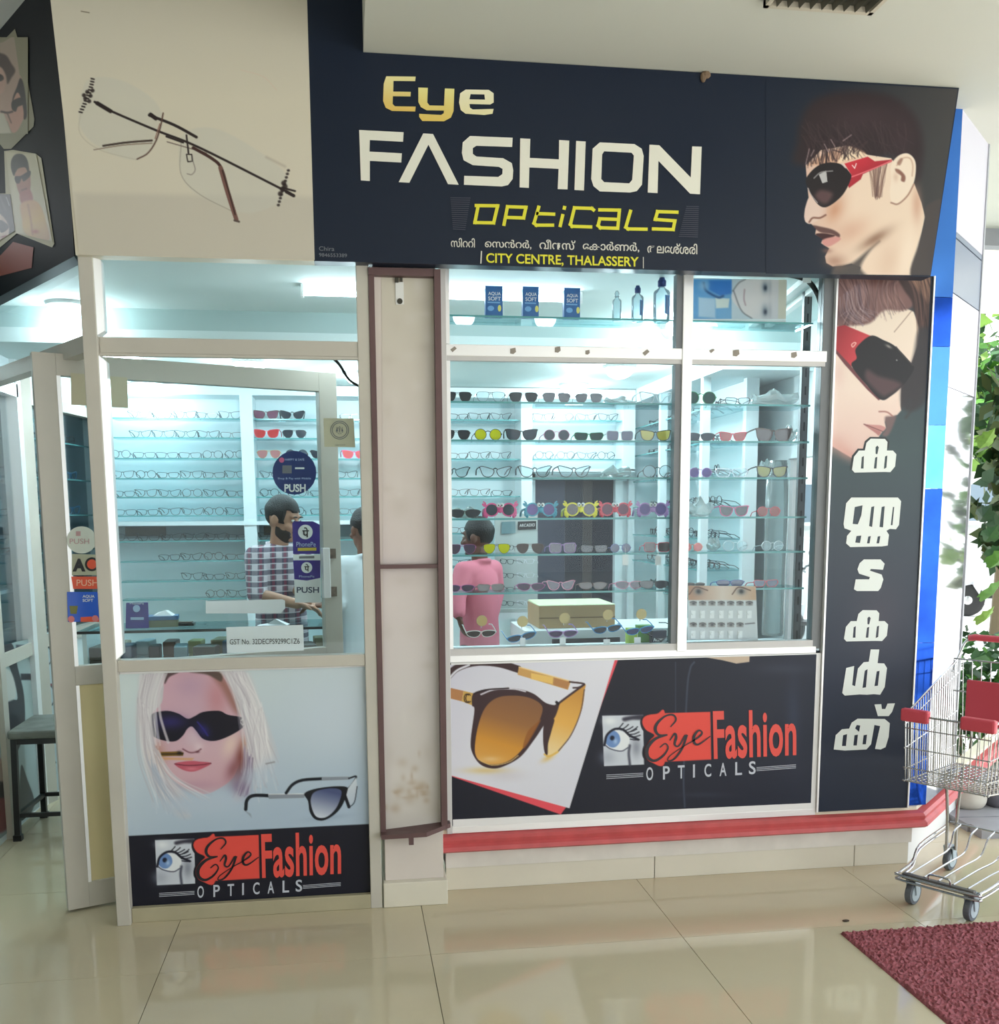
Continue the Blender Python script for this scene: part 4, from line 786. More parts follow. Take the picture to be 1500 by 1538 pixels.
# ---------------------------------------------------------------- lower right poster: amber sunglasses
PL2 = PY(4.2725)
pr = thing('poster', 'wide black poster with amber sunglasses on a white card under the right window', 'poster', (1.26, 4.2725, .30))
rel(B().box(.428, 4.273, .300, 2.098, 4.2745, 1.022), pr.location).build('poster_sheet', PAPER, pr)
p = Paint([(675, 998.8), (1226, 982.8), (1217.5, 1206), (679, 1231)], PL2, 1., .0008)
p.fill(grad3([(26, 28, 42), (26, 28, 42), (34, 40, 56)], (680, 1100), (1220, 1100)))
def r5(pts): return [(670+x/5.5556, 980+y/5.5556) for x, y in pts]
def rz_(x, y): return (650+x/2.459, 960+y/2.459)
p.poly(r5([(-20, 1020), (1405, 40), (1440, 40), (1300, 420), (1000, 1290), (955, 1352), (40, 1032)]), (232, 84, 96), 1.2)
p.poly(r5([(0, 90), (1408, 55), (1295, 430), (1028, 1300), (36, 1026)]), grad3([(214, 214, 228), (226, 226, 236), (220, 220, 232)], (690, 1000), (860, 1200)), 1.2)
p.blob(*r5([(340, 985)])[0], 30, 5, (222, 196, 130), .85); p.blob(*r5([(850, 880)])[0], 10, 4, (226, 190, 110), .8, -.5); p.blob(*r5([(500, 1030)])[0], 30, 8, (208, 200, 206), .5)
br = (64, 44, 48); gd = (206, 160, 96)
p.line(r5([(20, 190), (80, 135), (180, 95), (300, 80), (450, 95), (600, 140)]), br, 11); p.line(r5([(20, 220), (90, 150), (190, 105)]), (226, 226, 236), 3)
p.poly(r5([(605, 120), (1040, 240), (1015, 312), (595, 185)]), gd, 1.3); p.poly(r5([(708, 172), (892, 206), (886, 262), (708, 222)]), (236, 196, 110), 1.2); p.line(r5([(610, 122), (1035, 240)]), (240, 210, 150), 1.6); p.poly(r5([(900, 212), (1030, 246), (1012, 306), (892, 270)]), (184, 132, 84), 1.3)
p.line(r5([(1030, 245), (1150, 262), (1110, 290), (1060, 295)]), (70, 50, 50), 2.6)
p.poly(r5([(20, 292), (145, 320), (130, 408), (20, 380)]), (186, 132, 86), 1.2); p.poly(r5([(145, 320), (225, 340), (215, 440), (130, 408)]), (210, 170, 90), 1.2)
for dx, s in ((168, 1), (190, -1)):
    p.line(r5([(dx+4*s+22*s*math.cos(a), 382-36*math.sin(a)) for a in [(-.75*math.pi if s < 0 else math.pi*.25)+k*1.5*math.pi/10 for k in range(11)]]), (44, 26, 20), 1.4, 1)
p.poly(r5([(900, 450), (1000, 380), (1150, 268), (1155, 320), (1130, 480), (1050, 660), (940, 830), (860, 870), (830, 840), (830, 700), (870, 560)]), grad3([(206, 150, 70), (232, 178, 90), (240, 214, 160)], (860, 1040), (830, 1130)), 1.6, True)
p.line(r5([(905, 450), (1010, 370), (1150, 268)]), br, 3.2); p.line(r5([(1152, 310), (1120, 500), (1040, 690), (930, 830)]), (90, 64, 56), 1.6); p.line(r5([(930, 830), (860, 866), (820, 850)]), (230, 190, 100), 3)
p.poly(r5([(820, 590), (900, 555), (880, 650), (850, 760), (845, 850), (820, 830), (808, 720)]), br, 1.4, True)
p.poly(r5([(225, 345), (330, 310), (560, 300), (720, 340), (830, 420), (920, 440), (935, 420), (940, 450), (900, 550), (830, 590), (740, 720), (620, 870), (480, 950), (380, 968), (280, 930), (215, 830), (205, 720), (235, 480), (215, 440)]), br, 1.6, True)
p.line(r5([(290, 350), (400, 310), (560, 304), (660, 325)]), (214, 210, 222), 2.2); p.line(r5([(230, 345), (330, 312), (520, 298)]), (40, 26, 30), 2.2)
p.poly(r5([(240, 830), (260, 640), (320, 470), (420, 380), (560, 360), (700, 380), (795, 440), (795, 520), (740, 640), (640, 800), (530, 900), (400, 935), (290, 910)]), grad3([(138, 96, 66), (156, 108, 66), (214, 150, 60), (226, 170, 90)], (765, 1045), (735, 1150)), 1.6, True)
p.poly(r5([(640, 780), (680, 660), (740, 600), (790, 560), (740, 660), (660, 790)]), (150, 92, 44), 2, True, .8); p.blob(*r5([(370, 890)])[0], 14, 4, (240, 206, 150), .7); p.line(r5([(270, 890), (380, 940), (520, 915), (600, 860)]), (226, 190, 120), 1.2); p.line(r5([(920, 415), (935, 430)]), (30, 24, 28), 4)
# crease and torn top edge
p.line([rz_(930, 620), rz_(926, 500), rz_(938, 200), rz_(950, 110), rz_(965, 85)], (70, 78, 96), 2.4, 2, True, .8); p.line([rz_(896, 85), rz_(896, 270)], (60, 66, 84), 1, 1.4); p.blob(*rz_(1330, 300), 10, 60, (52, 60, 82), .6); p.blob(*rz_(1000, 575), 40, 4, (50, 54, 70), .6); p.blob(*rz_(1300, 110), 40, 8, (56, 60, 76), .6)
p.poly([rz_(x, y) for x, y in ((990, 60), (1170, 58), (1168, 84), (1120, 90), (1070, 78), (1000, 66))], (200, 180, 160), 1.4)
def fr_(x, y):
    u = (x-230)/1022; v = (y-995-u*(-55))/247+u*0
    return rz_(625+u*717-0*v, 283+u*(-28)+v*185+u*v*(-6))
FR_ = Fm(fr_, .285*1.0)
logo(p, FR_, PL2, pr, None)
adopt(p.build('poster_print', PRINT), pr)
# ---------------------------------------------------------------- stickers and papers on the glass
G1 = PY(4.184); G2 = PY(4.304)
def sticker(name, outl, pl, m, label, cat, off=.002, smooth=False):
    c = np.mean(np.array(outl), 0); o = pl.at(c[0], np.array(outl)[:, 1].max(), off); t = thing(name, label, cat, o)
    adopt(shape('backing', outl, pl, off, m, None, (), smooth), t); return t
def circ(x, y, rx, ry=None, n=24): ry = ry or rx; return [(x+rx*math.cos(2*math.pi*k/n), y+ry*math.sin(2*math.pi*k/n)) for k in range(n)]
def words(t, s, x0, y0, x1, y1, pl, m, sl=0., off=.0035, **k): return adopt(lettering('printed_word', s, [(x0, y0), (x1, y0+sl*(x1-x0)), (x1, y1+sl*(x1-x0)), (x0, y1)], pl, off, m, None, **k), t)
BLU = mat('sticker_blue', (20, 44, 104), .35); PUR = mat('sticker_purple', (54, 38, 132), .35); OFFW = mat('sticker_white', (224, 228, 226), .5); BEI = mat('aged_paper', (196, 188, 160), .7); ORA = mat('sticker_orange', (226, 84, 50), .4); SBL = mat('sticker_bright_blue', (24, 88, 200), .35); PALE = mat('sticker_print_pale', (170, 190, 220), .5); YEL = mat('sticker_yellow', (200, 180, 60), .4); GREY = mat('sticker_grey', (110, 112, 116), .5); INK = mat('ink_black', (28, 28, 30), .5); GRN = mat('sticker_greyish', (206, 210, 198), .5)
t = sticker('round_sticker', circ(442, 710, 33), DN, BLU, 'round dark blue sticker with PUSH printed low on the open glass door', 'sticker')
words(t, 'PUSH', 427, 727, 459, 739, DN, OFFW, .0, bold=.03); words(t, 'HAPPY & SAFE', 428, 688.5, 457, 692, DN, PALE); words(t, 'Shop & Pay with Mobile', 417, 717, 467, 721, DN, PALE)
adopt(shape('printed_block', [(424, 699), (438, 699), (438, 711), (424, 711)], DN, .0035, GREY), t); adopt(shape('printed_dot', circ(423, 691, 4, n=10), DN, .0035, mat('sticker_pink', (200, 90, 130), .5)), t); adopt(shape('printed_bar', [(443, 702), (457, 702), (457, 704.5), (443, 704.5)], DN, .0035, OFFW), t)
t = sticker('payment_sticker', [(439, 786), (441, 783), (470, 783), (480, 788), (480.5, 832), (440, 832)], DN, PUR, 'purple payment sticker with a white round mark beside the door handle, upper of two', 'sticker')
adopt(shape('round_mark', circ(458.5, 799, 11), DN, .003, OFFW), t); words(t, 'पे', 454, 792, 464, 807, DN, INK, off=.0045, bold=.02); words(t, 'PhonePe', 445, 814, 474, 821, DN, PALE); adopt(shape('printed_bar', [(447, 823), (475, 822.5), (475, 827), (447, 827.5)], DN, .0035, YEL), t)
t = sticker('payment_sticker', [(440, 833), (481, 833), (482, 905), (443, 905)], DN, OFFW, 'white PUSH sticker with a purple payment mark at its top, below the upper purple one', 'sticker')
adopt(shape('purple_field', [(440, 841.5), (481, 841.5), (481, 868), (461, 872), (442, 870)], DN, .003, PUR), t); adopt(shape('round_mark', circ(460.5, 852.5, 8.3), DN, .004, OFFW), t); words(t, 'पे', 457, 847, 464.5, 858.5, DN, INK, off=.005, bold=.02); words(t, 'PhonePe', 449, 864, 472, 867.5, DN, PALE, off=.005)
words(t, 'PUSH', 445.5, 881.5, 479, 890.5, DN, mat('sticker_slate_ink', (60, 72, 92), .5), bold=.02); adopt(shape('printed_bar', [(449, 835.5), (472, 835), (472, 838.5), (449, 839)], DN, .0035, GREY), t)
t = sticker('seal_sticker', [(485.5, 628), (531, 628.5), (533.5, 672), (487, 671)], G1, BEI, 'beige square paper with a round seal stuck on the left window beside the pillar', 'sticker', off=-.012)
for r_ in (13.5, 11): adopt(ribbon('seal_ring', [[(x, y, 1.1) for x, y in circ(510, 646, r_, r_, 24)+circ(510, 646, r_, r_, 24)[:1]]], G1, -.010, GREY, None, sub=2), t)
words(t, '⚖', 504, 640, 516, 652, G1, GREY, off=-.010); words(t, 'approved', 503, 667, 518, 669.5, G1, GREY, off=-.010)
t = sticker('paper_sheet', [(106, 560), (191, 567), (192.5, 613), (107, 608)], DN, BEI, 'blank beige paper sheet taped high on the open glass door', 'paper')
t = sticker('paper_strip', [(309, 901), (312, 903), (424, 900), (428, 902), (428, 914), (424, 918), (422, 921), (309, 921.5)], DN, PAPER, 'blank white paper strip taped across the door above the counter', 'paper')
t = sticker('tax_notice', [(339.5, 942), (455, 938.5), (456.5, 977), (341, 981)], G1, PAPER, 'white GST number notice taped low inside the left window', 'notice', off=-.012)
words(t, 'GST No. 32DECPS9299C1Z6', 345, 960, 450, 968, G1, INK, -.01, off=-.0105)
t = sticker('round_sticker', circ(122.5, 811, 22.5, 20.5), DN, GRN, 'pale round PUSH sticker on the left edge of the open glass door', 'sticker')
words(t, 'PUSH', 104.5, 809, 134, 817, DN, mat('sticker_faded_red', (190, 150, 150), .5)); adopt(shape('printed_block', [(114, 798), (121, 798), (121, 805), (114, 805)], DN, .0035, mat('sticker_faded_red', (190, 150, 150))), t)
t = sticker('letter_sticker', [(108, 832), (147, 833), (149, 864), (108, 864)], DN, mat('sticker_khaki', (176, 176, 150), .5), 'khaki sticker with a black A and a red-centred O left on the door', 'sticker')
words(t, 'A', 109, 839, 128.5, 858.5, DN, INK, bold=.06); adopt(shape('ring_letter', circ(138, 847.5, 10.5), DN, .0035, INK), t); adopt(shape('red_centre', circ(138, 847.5, 7.3), DN, .0045, ORA), t)
t = sticker('orange_sticker', [(107, 866), (150, 866), (150, 884.5), (110, 884.5)], DN, ORA, 'orange PUSH sticker under the A and O letters on the door', 'sticker')
words(t, 'PUSH', 115, 870.5, 147, 880, DN, mat('sticker_peach', (240, 190, 160), .5))
t = sticker('product_sticker', [(100.5, 889), (147, 889), (149, 934), (102, 934)], DN, SBL, 'bright blue lens solution sticker low on the left edge of the door', 'sticker')
words(t, 'AQUA', 124, 893.5, 142, 898.5, DN, OFFW, bold=.02); words(t, 'SOFT', 124, 899.5, 140, 904, DN, OFFW, bold=.02); adopt(shape('orange_band', [(121, 927), (136, 926), (148, 928), (149, 934), (121, 934)], DN, .003, ORA), t); adopt(shape('printed_cup', [(104, 910), (117, 910), (115, 922), (106, 922)], DN, .003, mat('sticker_olive', (120, 120, 60), .5)), t); adopt(shape('printed_dot', circ(107, 930, 5, n=12), DN, .004, mat('sticker_salmon', (214, 120, 120), .5)), t); adopt(shape('printed_dot', circ(143, 929, 5, n=12), DN, .004, MATS['sticker_salmon']), t)
# ---------------------------------------------------------------- lamps of the shop, one of them added (each carries its own light)
ORD = ['first', 'second', 'third', 'fourth', 'fifth', 'sixth', 'seventh', 'eighth', 'ninth', 'tenth', 'eleventh', 'twelfth']
def point(o, e, z, r=.06, col=(.80, .97, 1)):
    l = bpy.data.lights.new('bulb', 'POINT'); l.energy = e; l.shadow_soft_size = r; l.color = col
    lo = bpy.data.objects.new('bulb', l); COL.objects.link(lo); lo.parent = o; lo.location = (0, 0, z)
LEDW = 11.
for x, y, z, lab, e in ((-1.22, 6.86, 2.49, 'bright round ceiling light at the back left corner of the shop', .55), (1.50, 6.70, 2.49, 'bright round ceiling light near the back wall on the right', .55), (1.58, 5.86, 2.49, 'bright round ceiling light closer to the right window', 1),
                     (-1.29, 5.3, 2.66, 'round ceiling light above the open door at far left', .5), (.1, 6.3, 2.49, 'round ceiling light behind the pillar in the middle of the shop', 1), (1.78, 4.98, 2.66, 'added round ceiling light brightening the right window bay', .45), (-.5, 5.9, 2.49, 'round ceiling light above the checked shirt man', .7)):  # the right bay lamp is added to brighten the dark side wall
    t = thing('ceiling_light', lab, 'light', (x, y, z))
    B().lathe([(.085, -.018), (.095, -.016), (.1, 0)], n=24).build('rim', WHITE, t); B().lathe([(.0001, -.075), (.03, -.072), (.06, -.058), (.08, -.036), (.086, -.0175)], n=24).build('diffuser', LAMP, t); point(t, LEDW*e, -.14)  # dome deepened so the lamp's glare is put into its shape
t = thing('panel_light', 'small flat rectangular ceiling light just behind the left window head', 'light', (-1.14, 5.75, 2.49)); B().box(-.10, -.06, -.015, .10, .06, 0).build('rim', WHITE, t); B().box(-.09, -.05, -.018, .09, .05, -.0151).build('diffuser', LAMP, t); point(t, LEDW*.4, -.07)
for x0, x1, lab in ((-.17, .25, 'shorter fluorescent tube light high behind the left window'), (.36, 1.10, 'long fluorescent tube light high behind the right window')):
    t = thing('tube_light', lab, 'light', ((x0+x1)/2, 4.78, 2.626)); h = (x1-x0)/2
    B().box(-h, -.03, .012, h, .01, .034).box(-h, -.045, -.02, -h+.012, .01, .03).box(h-.012, -.045, -.02, h, .01, .03).build('housing', WHITE, t); B().lathe([(.0135, -h+.012), (.0135, h-.012)], (0, -.03, -.003), 12, 'x').build('tube', LAMP, t)
    for k in (-.5, .5):
        l = bpy.data.lights.new('tube_glow', 'POINT'); l.energy = .8; l.shadow_soft_size = .05; l.color = (.85, .98, 1); lo = bpy.data.objects.new('tube_glow', l); COL.objects.link(lo); lo.parent = t; lo.location = (k*h, -.10, -.22)
t = thing('spot_light', 'bright spotlight on the ceiling step beside the window mullion', 'light', (1.73, 5.4, 2.614)); B().lathe([(.045, -.07), (.05, 0)], n=18, axis='y').build('housing', WHITE, t); B().lathe([(.0001, -.073), (.042, -.071)], n=18, axis='y').build('diffuser', LAMP, t)
l = bpy.data.lights.new('spot_glow', 'POINT'); l.energy = 12; l.shadow_soft_size = .05; l.color = (.85, .98, 1); lo = bpy.data.objects.new('spot_glow', l); COL.objects.link(lo); lo.parent = t; lo.location = (0, -.15, 0)
# ---------------------------------------------------------------- wall shelving
def glass_shelf(x0, x1, y0, y1, z, lab, group, edge='y'):
    t = thing('glass_shelf', lab, 'shelf', ((x0+x1)/2, (y0+y1)/2, z-.008)); hx = (x1-x0)/2; hy = (y1-y0)/2
    B().box(-hx, -hy, 0, hx, hy, .008).build('glass_plate', SGLASS, t)
    if edge == 'y': B().box(-hx, -hy-.0012, 0, hx, -hy-.0001, .008).build('front_edge', SEDGE, t)
    else: B().box(-hx-.0012, -hy, 0, -hx-.0001, hy, .008).build('front_edge', SEDGE, t)
    t['group'] = group; return t
BZ = [2.274, 2.151, 2.019, 1.891, 1.771, 1.651, 1.486, 1.355, 1.224, 1.105]; BZN = ['top']+ORD[1:9]+['lowest']
su = thing('wall_cabinet', 'white back wall shelf cabinet with upright dividers behind the left window', 'cabinet', (-.5, 7.1, 0))
def srel(b): return rel(b, (-.5, 7.1, 0))
for x in (-1.545, -.66, .405): srel(B().box(x, 6.93, 0, x+.08 if x > -1 else x+.03, 7.195, 2.42)).build('divider', SHOPW, su)
srel(B().box(-1.545, 6.93, 2.42, .485, 7.195, 2.485)).build('top_fascia', SHOPW, su); srel(B().box(-1.545, 6.92, 1.585, .405, 7.195, 1.612)).build('middle_shelf', SHOPW, su)
srel(B().box(-1.51, 7.12, 1.50, -.66, 7.195, 1.585)).build('grey_band', mat('band_grey', (140, 150, 154), .6), su); srel(B().box(-.58, 7.12, 1.50, .40, 7.195, 1.585)).build('grey_band', MATS['band_grey'], su)
for x in (-1.45, -.55): srel(B().box(x, 7.11, 1.515, x+.26, 7.118, 1.575)).build('dark_label', mat('brown_label', (96, 84, 74), .6), su)
sc_ = thing('wall_cabinet', 'white back wall shelf cabinet left of the dark doorway', 'cabinet', (.85, 7.1, 0))
def crel(b): return rel(b, (.85, 7.1, 0))
for x in (.487, 1.19): crel(B().box(x, 6.93, 0, x+(.03 if x < 1 else .075), 7.195, 2.42)).build('divider', SHOPW, sc_)
crel(B().box(.487, 6.93, 2.42, 1.265, 7.195, 2.485)).build('top_fascia', SHOPW, sc_)
sd = thing('wall_cabinet', 'white shelf cabinet above the dark doorway', 'cabinet', (1.6, 7.1, 1.95))
rel(B().box(1.267, 6.93, 2.42, 1.985, 7.13, 2.485), sd.location).build('top_fascia', SHOPW, sd); rel(B().box(1.9, 6.93, 1.94, 1.985, 7.13, 2.42), sd.location).build('divider', SHOPW, sd); rel(B().box(1.267, 6.93, 1.932, 1.985, 7.13, 1.95), sd.location).build('bottom_board', SHOPW, sd)
se = thing('wall_cabinet', 'white shelf cabinet along the right side wall', 'cabinet', (2.3, 6.3, 0))
def erel(b): return rel(b, (2.3, 6.3, 0))
erel(B().box(2.30, 5.62, 0, 2.33, 7.19, 2.40)).build('back_board', SHOPW, se)
for y in (5.62, 6.40, 7.13):
    for x in (2.0, 2.255): erel(B().box(x, y, 0, x+.045, y+.045, 2.40)).build('divider', SHOPW, se)
SHN = [(-1.46, -.665, 'left bay'), (-.575, .40, 'middle bay')]
for (x0, x1, nm) in SHN:
    for i, z in enumerate(BZ): glass_shelf(x0, x1, 6.95, 7.11, z, '%s glass shelf of the %s on the back wall' % (BZN[i], nm), 'back wall glass shelves')
CZ = [2.28, 2.02, 1.77, 1.52, 1.29]; CN_ = ['top', 'second', 'third', 'fourth', 'lowest']
for i, z in enumerate(CZ): glass_shelf(.52, 1.185, 6.95, 7.18, z, '%s glass shelf in the back cabinet left of the dark doorway' % CN_[i], 'back wall glass shelves')
for i, z in enumerate(CZ[:2]): glass_shelf(1.27, 1.895, 6.95, 7.12, z, '%s glass shelf above the dark doorway' % ('upper', 'lower')[i], 'back wall glass shelves')
EZ = [2.24, 2.05, 1.87, 1.69, 1.50, 1.32, 1.14]; EN = ['top', 'second', 'third', 'fourth', 'fifth', 'sixth', 'lowest']
for i, z in enumerate(EZ):
    for (y0, y1, nm) in ((6.46, 7.12, 'far'), (5.68, 6.39, 'near')): glass_shelf(2.03, 2.29, y0, y1, z, '%s glass shelf in the %s half of the right wall cabinet' % (EN[i], nm), 'right wall glass shelves', 'x')
FZ = [2.121, 1.962, 1.804, 1.631, 1.476, 1.311]; FN = ['top', 'second', 'third', 'fourth', 'fifth', 'lowest']
for i, z in enumerate(FZ): glass_shelf(.435, 2.05, 4.37, 4.57, z, '%s glass display shelf right behind the right window' % FN[i], 'window display shelves')
glass_shelf(.435, 2.05, 4.37, 4.55, 2.472, 'high glass shelf behind the upper panes, holding boxes and bottles', 'window display shelves')
# ---------------------------------------------------------------- spectacles
def ring2(pts): return pts
OUT = {
 'aviator': [(.010, .045), (.038, .049), (.063, .046), (.069, .034), (.062, .014), (.046, .002), (.030, .003), (.015, .017)],
 'wayfarer': [(.009, .038), (.035, .045), (.070, .048), (.072, .040), (.065, .012), (.046, .002), (.026, .003), (.013, .015)],
 'round': [(.037+.027*math.cos(a), .026+.025*math.sin(a)) for a in [k*math.pi/6 for k in range(12)]],
 'cat': [(.008, .030), (.030, .040), (.070, .048), (.068, .032), (.056, .008), (.036, .002), (.018, .008)],
 'rect': [(.008, .033), (.036, .036), (.067, .036), (.070, .018), (.058, .003), (.036, .002), (.016, .004), (.009, .016)],
 'sport': [(.005, .030), (.030, .038), (.062, .036), (.075, .028), (.062, .010), (.034, .002), (.013, .009)],
 'square': [(.011, .044), (.038, .047), (.065, .046), (.068, .024), (.063, .004), (.038, .001), (.014, .004), (.009, .024)],
 'crab': [(.037+.025*math.cos(a), .030+.024*math.sin(a)) for a in [k*math.pi/6 for k in range(12)]]}
RIM = {'aviator': .0016, 'wayfarer': .0036, 'round': .0026, 'cat': .0034, 'rect': .0028, 'sport': .003, 'square': .003, 'crab': .006, 'thin': .0014}
def off2(p, d):
    p = np.array(p); n = len(p); t = np.roll(p, -1, 0)-np.roll(p, 1, 0); t /= np.linalg.norm(t, axis=1, keepdims=True); nn = np.stack([t[:, 1], -t[:, 0]], 1)
    c = p.mean(0); s = np.sign(((p-c)*nn).sum(1).mean()); return p+nn*d*s
GM = {}
def gmesh(style, rim, fm, lm, full=True):
    key = (style, rim, fm.name, lm.name if lm else '', full)
    if key in GM: return GM[key]
    inn = spl(OUT[style], True, 3 if full else 2); out = off2(inn, rim); n = len(inn); d = .0022 if rim > .002 else .0014
    b = B(); lens = []
    for s in (-1, 1):
        vs = []
        for q in (inn, out):
            for yy in (-d, d): vs += [(s*x, yy, z+rim) for x, z in q]
        fs = []
        for i in range(n):
            j = (i+1) % n
            fs += [(i, j, 2*n+j, 2*n+i), (n+i, n+j, 3*n+j, 3*n+i), (2*n+i, 2*n+j, 3*n+j, 3*n+i), (i, j, n+j, n+i)]
        b.add(vs, fs)
        if lm is not None:
            l = B().prism([(s*x, -.0006, z+rim) for x, z in inn], (0, .0012, 0)).me('lens'); l.materials.append(lm); lens.append(l)
    zt = max(z for x, z in OUT[style]); xi = min(x for x, z in inn)
    b.tube([(-xi-.001, 0, zt*.78+rim), (0, -.001, zt*.86+rim), (xi+.001, 0, zt*.78+rim)], max(rim*.8, .0012), 6)
    if style == 'aviator': b.tube([(-xi-.006, 0, zt*.97+rim), (xi+.006, 0, zt*.97+rim)], .0012, 6)
    xe = max(x for x, z in out); ze = [z for x, z in inn][int(np.argmax(inn[:, 0]))]*.9+zt*.1+rim
    tr = max(rim*.6, .0011)
    for s in (-1, 1): b.box(s*xe-.003, -d, ze-.003, s*xe+.003, d+.004, ze+.003)
    if style == 'crab':
        for s in (-1, 1):
            b.prism([(s*x, -.002, z) for x, z in ((.058, .052), (.062, .066), (.072, .074), (.076, .070), (.068, .064), (.078, .064), (.080, .058), (.070, .048))], (0, .004, 0))
            for (x, z, r_) in ((.066, .014, .008), (.068, .024, .007), (.060, .007, .007), (.067, .036, .007)): b.ell((s*x, 0, z), (r_, .003, r_), 8, 6)
        b.ell((0, -.001, .034), (.012, .004, .012), 10, 6)
    fr_m = b.me('frame'); fr_m.materials.append(fm)
    tm = []
    for s in (-1, 1):
        w = tr*1.5 if rim > .002 else tr
        m_ = B().tube([(s*xe, .004, ze), (s*(xe+.001), .05, ze-.004), (s*(xe-.001), .09, ze-.010), (s*(xe-.006), .125, ze-.03 if ze > .03 else .002)], [w, w, w, w*1.1], 6).me('temple'); m_.materials.append(fm); tm.append(m_)
    ex = []
    if style == 'crab':
        wm = mat('toy_eye_white', (240, 240, 240), .3)
        for s in (-1, 1):
            m_ = B().ell((s*.009, -.003, .056), (.0085, .005, .0095), 12, 8).me('toy_eye'); m_.materials.append(wm); ex.append(('toy_eye', m_))
            m_ = B().ell((s*.007, -.0075, .055), (.003, .0015, .0035), 8, 6).me('toy_pupil'); m_.materials.append(BLACK); ex.append(('toy_pupil', m_))
    GM[key] = (fr_m, lens, tm, ex); return GM[key]
def glasses(style, fm, lm, loc, w=.147, lab=None, group=None, rotz=0., rot=None, rim=None, full=True, name='sunglasses', cat='sunglasses'):
    f_, l_, t_, ex = gmesh(style, rim or RIM[style], fm, lm, full)
    t = thing(name, lab, cat, loc, rotz, group); s = w/.147; t.scale = (s, s, s)
    if rot: t.rotation_euler = rot
    link('frame', f_, None, t)
    for m_ in l_: link('lens', m_, None, t)
    for m_ in t_: link('temple', m_, None, t)
    for nm, m_ in ex: link(nm, m_, None, t)
    return t
def fc(n, rgb, r=.3): return mat('frame_'+n, rgb, r, coat=.3)
def op(n, rgb): return mat('lens_'+n, rgb, .12, spec=.7, coat=.5)
def cl(n, rgb, dens=.35): return glassmat('clearlens_'+n, rgb, 1.2, .02, dens)
F_ = dict(black=fc('black', (24, 24, 28)), pink=fc('pink', (232, 150, 180)), hot=fc('hot_pink', (236, 92, 150)), teal=fc('teal', (40, 150, 176)), yellow=fc('yellow', (240, 226, 40)), red=fc('red', (226, 60, 84)), purple=fc('purple', (176, 130, 196)), green=fc('green', (20, 140, 84)), brown=fc('brown', (96, 70, 62)), clear=fc('clear', (224, 230, 234)), silver=mat('frame_silver', (180, 184, 190), .25, metal=.8), blue=fc('blue', (50, 70, 150)), violet=fc('violet', (176, 80, 150)), sky=fc('sky', (40, 140, 200)), white=fc('white', (226, 220, 214)), gold=mat('frame_gold', (190, 160, 96), .3, metal=.8), orange=fc('orange', (232, 110, 60)))
L_ = dict(dark=op('dark', (40, 46, 58)), grey=cl('grey', (110, 116, 128), .55), clear=cl('clear', (236, 244, 246), .06), yellow=cl('yellow', (232, 230, 30), .75), purple=op('purple', (66, 46, 78)), brown=op('brown', (70, 54, 52)), amber=op('amber', (206, 190, 50)), gold=op('gold', (150, 150, 60)), blue=op('blue', (50, 60, 104)), pinkish=cl('pinkish', (170, 120, 140), .5), greenl=cl('greenl', (40, 90, 84), .6), lilac=cl('lilac', (150, 130, 190), .5), red=op('red', (200, 60, 60)), rose=cl('rose', (230, 170, 170), .4))
CN2 = dict(hot='hot pink', sky='sky blue', gold='gold', clear='clear')
def ord_(i): return ORD[i]
STN = dict(aviator='aviator sunglasses', wayfarer='wayfarer sunglasses', round='round sunglasses', cat='cat-eye sunglasses', rect='rectangular sunglasses', sport='sporty wraparound sunglasses', square='square sunglasses', crab='crab-shaped toy sunglasses')
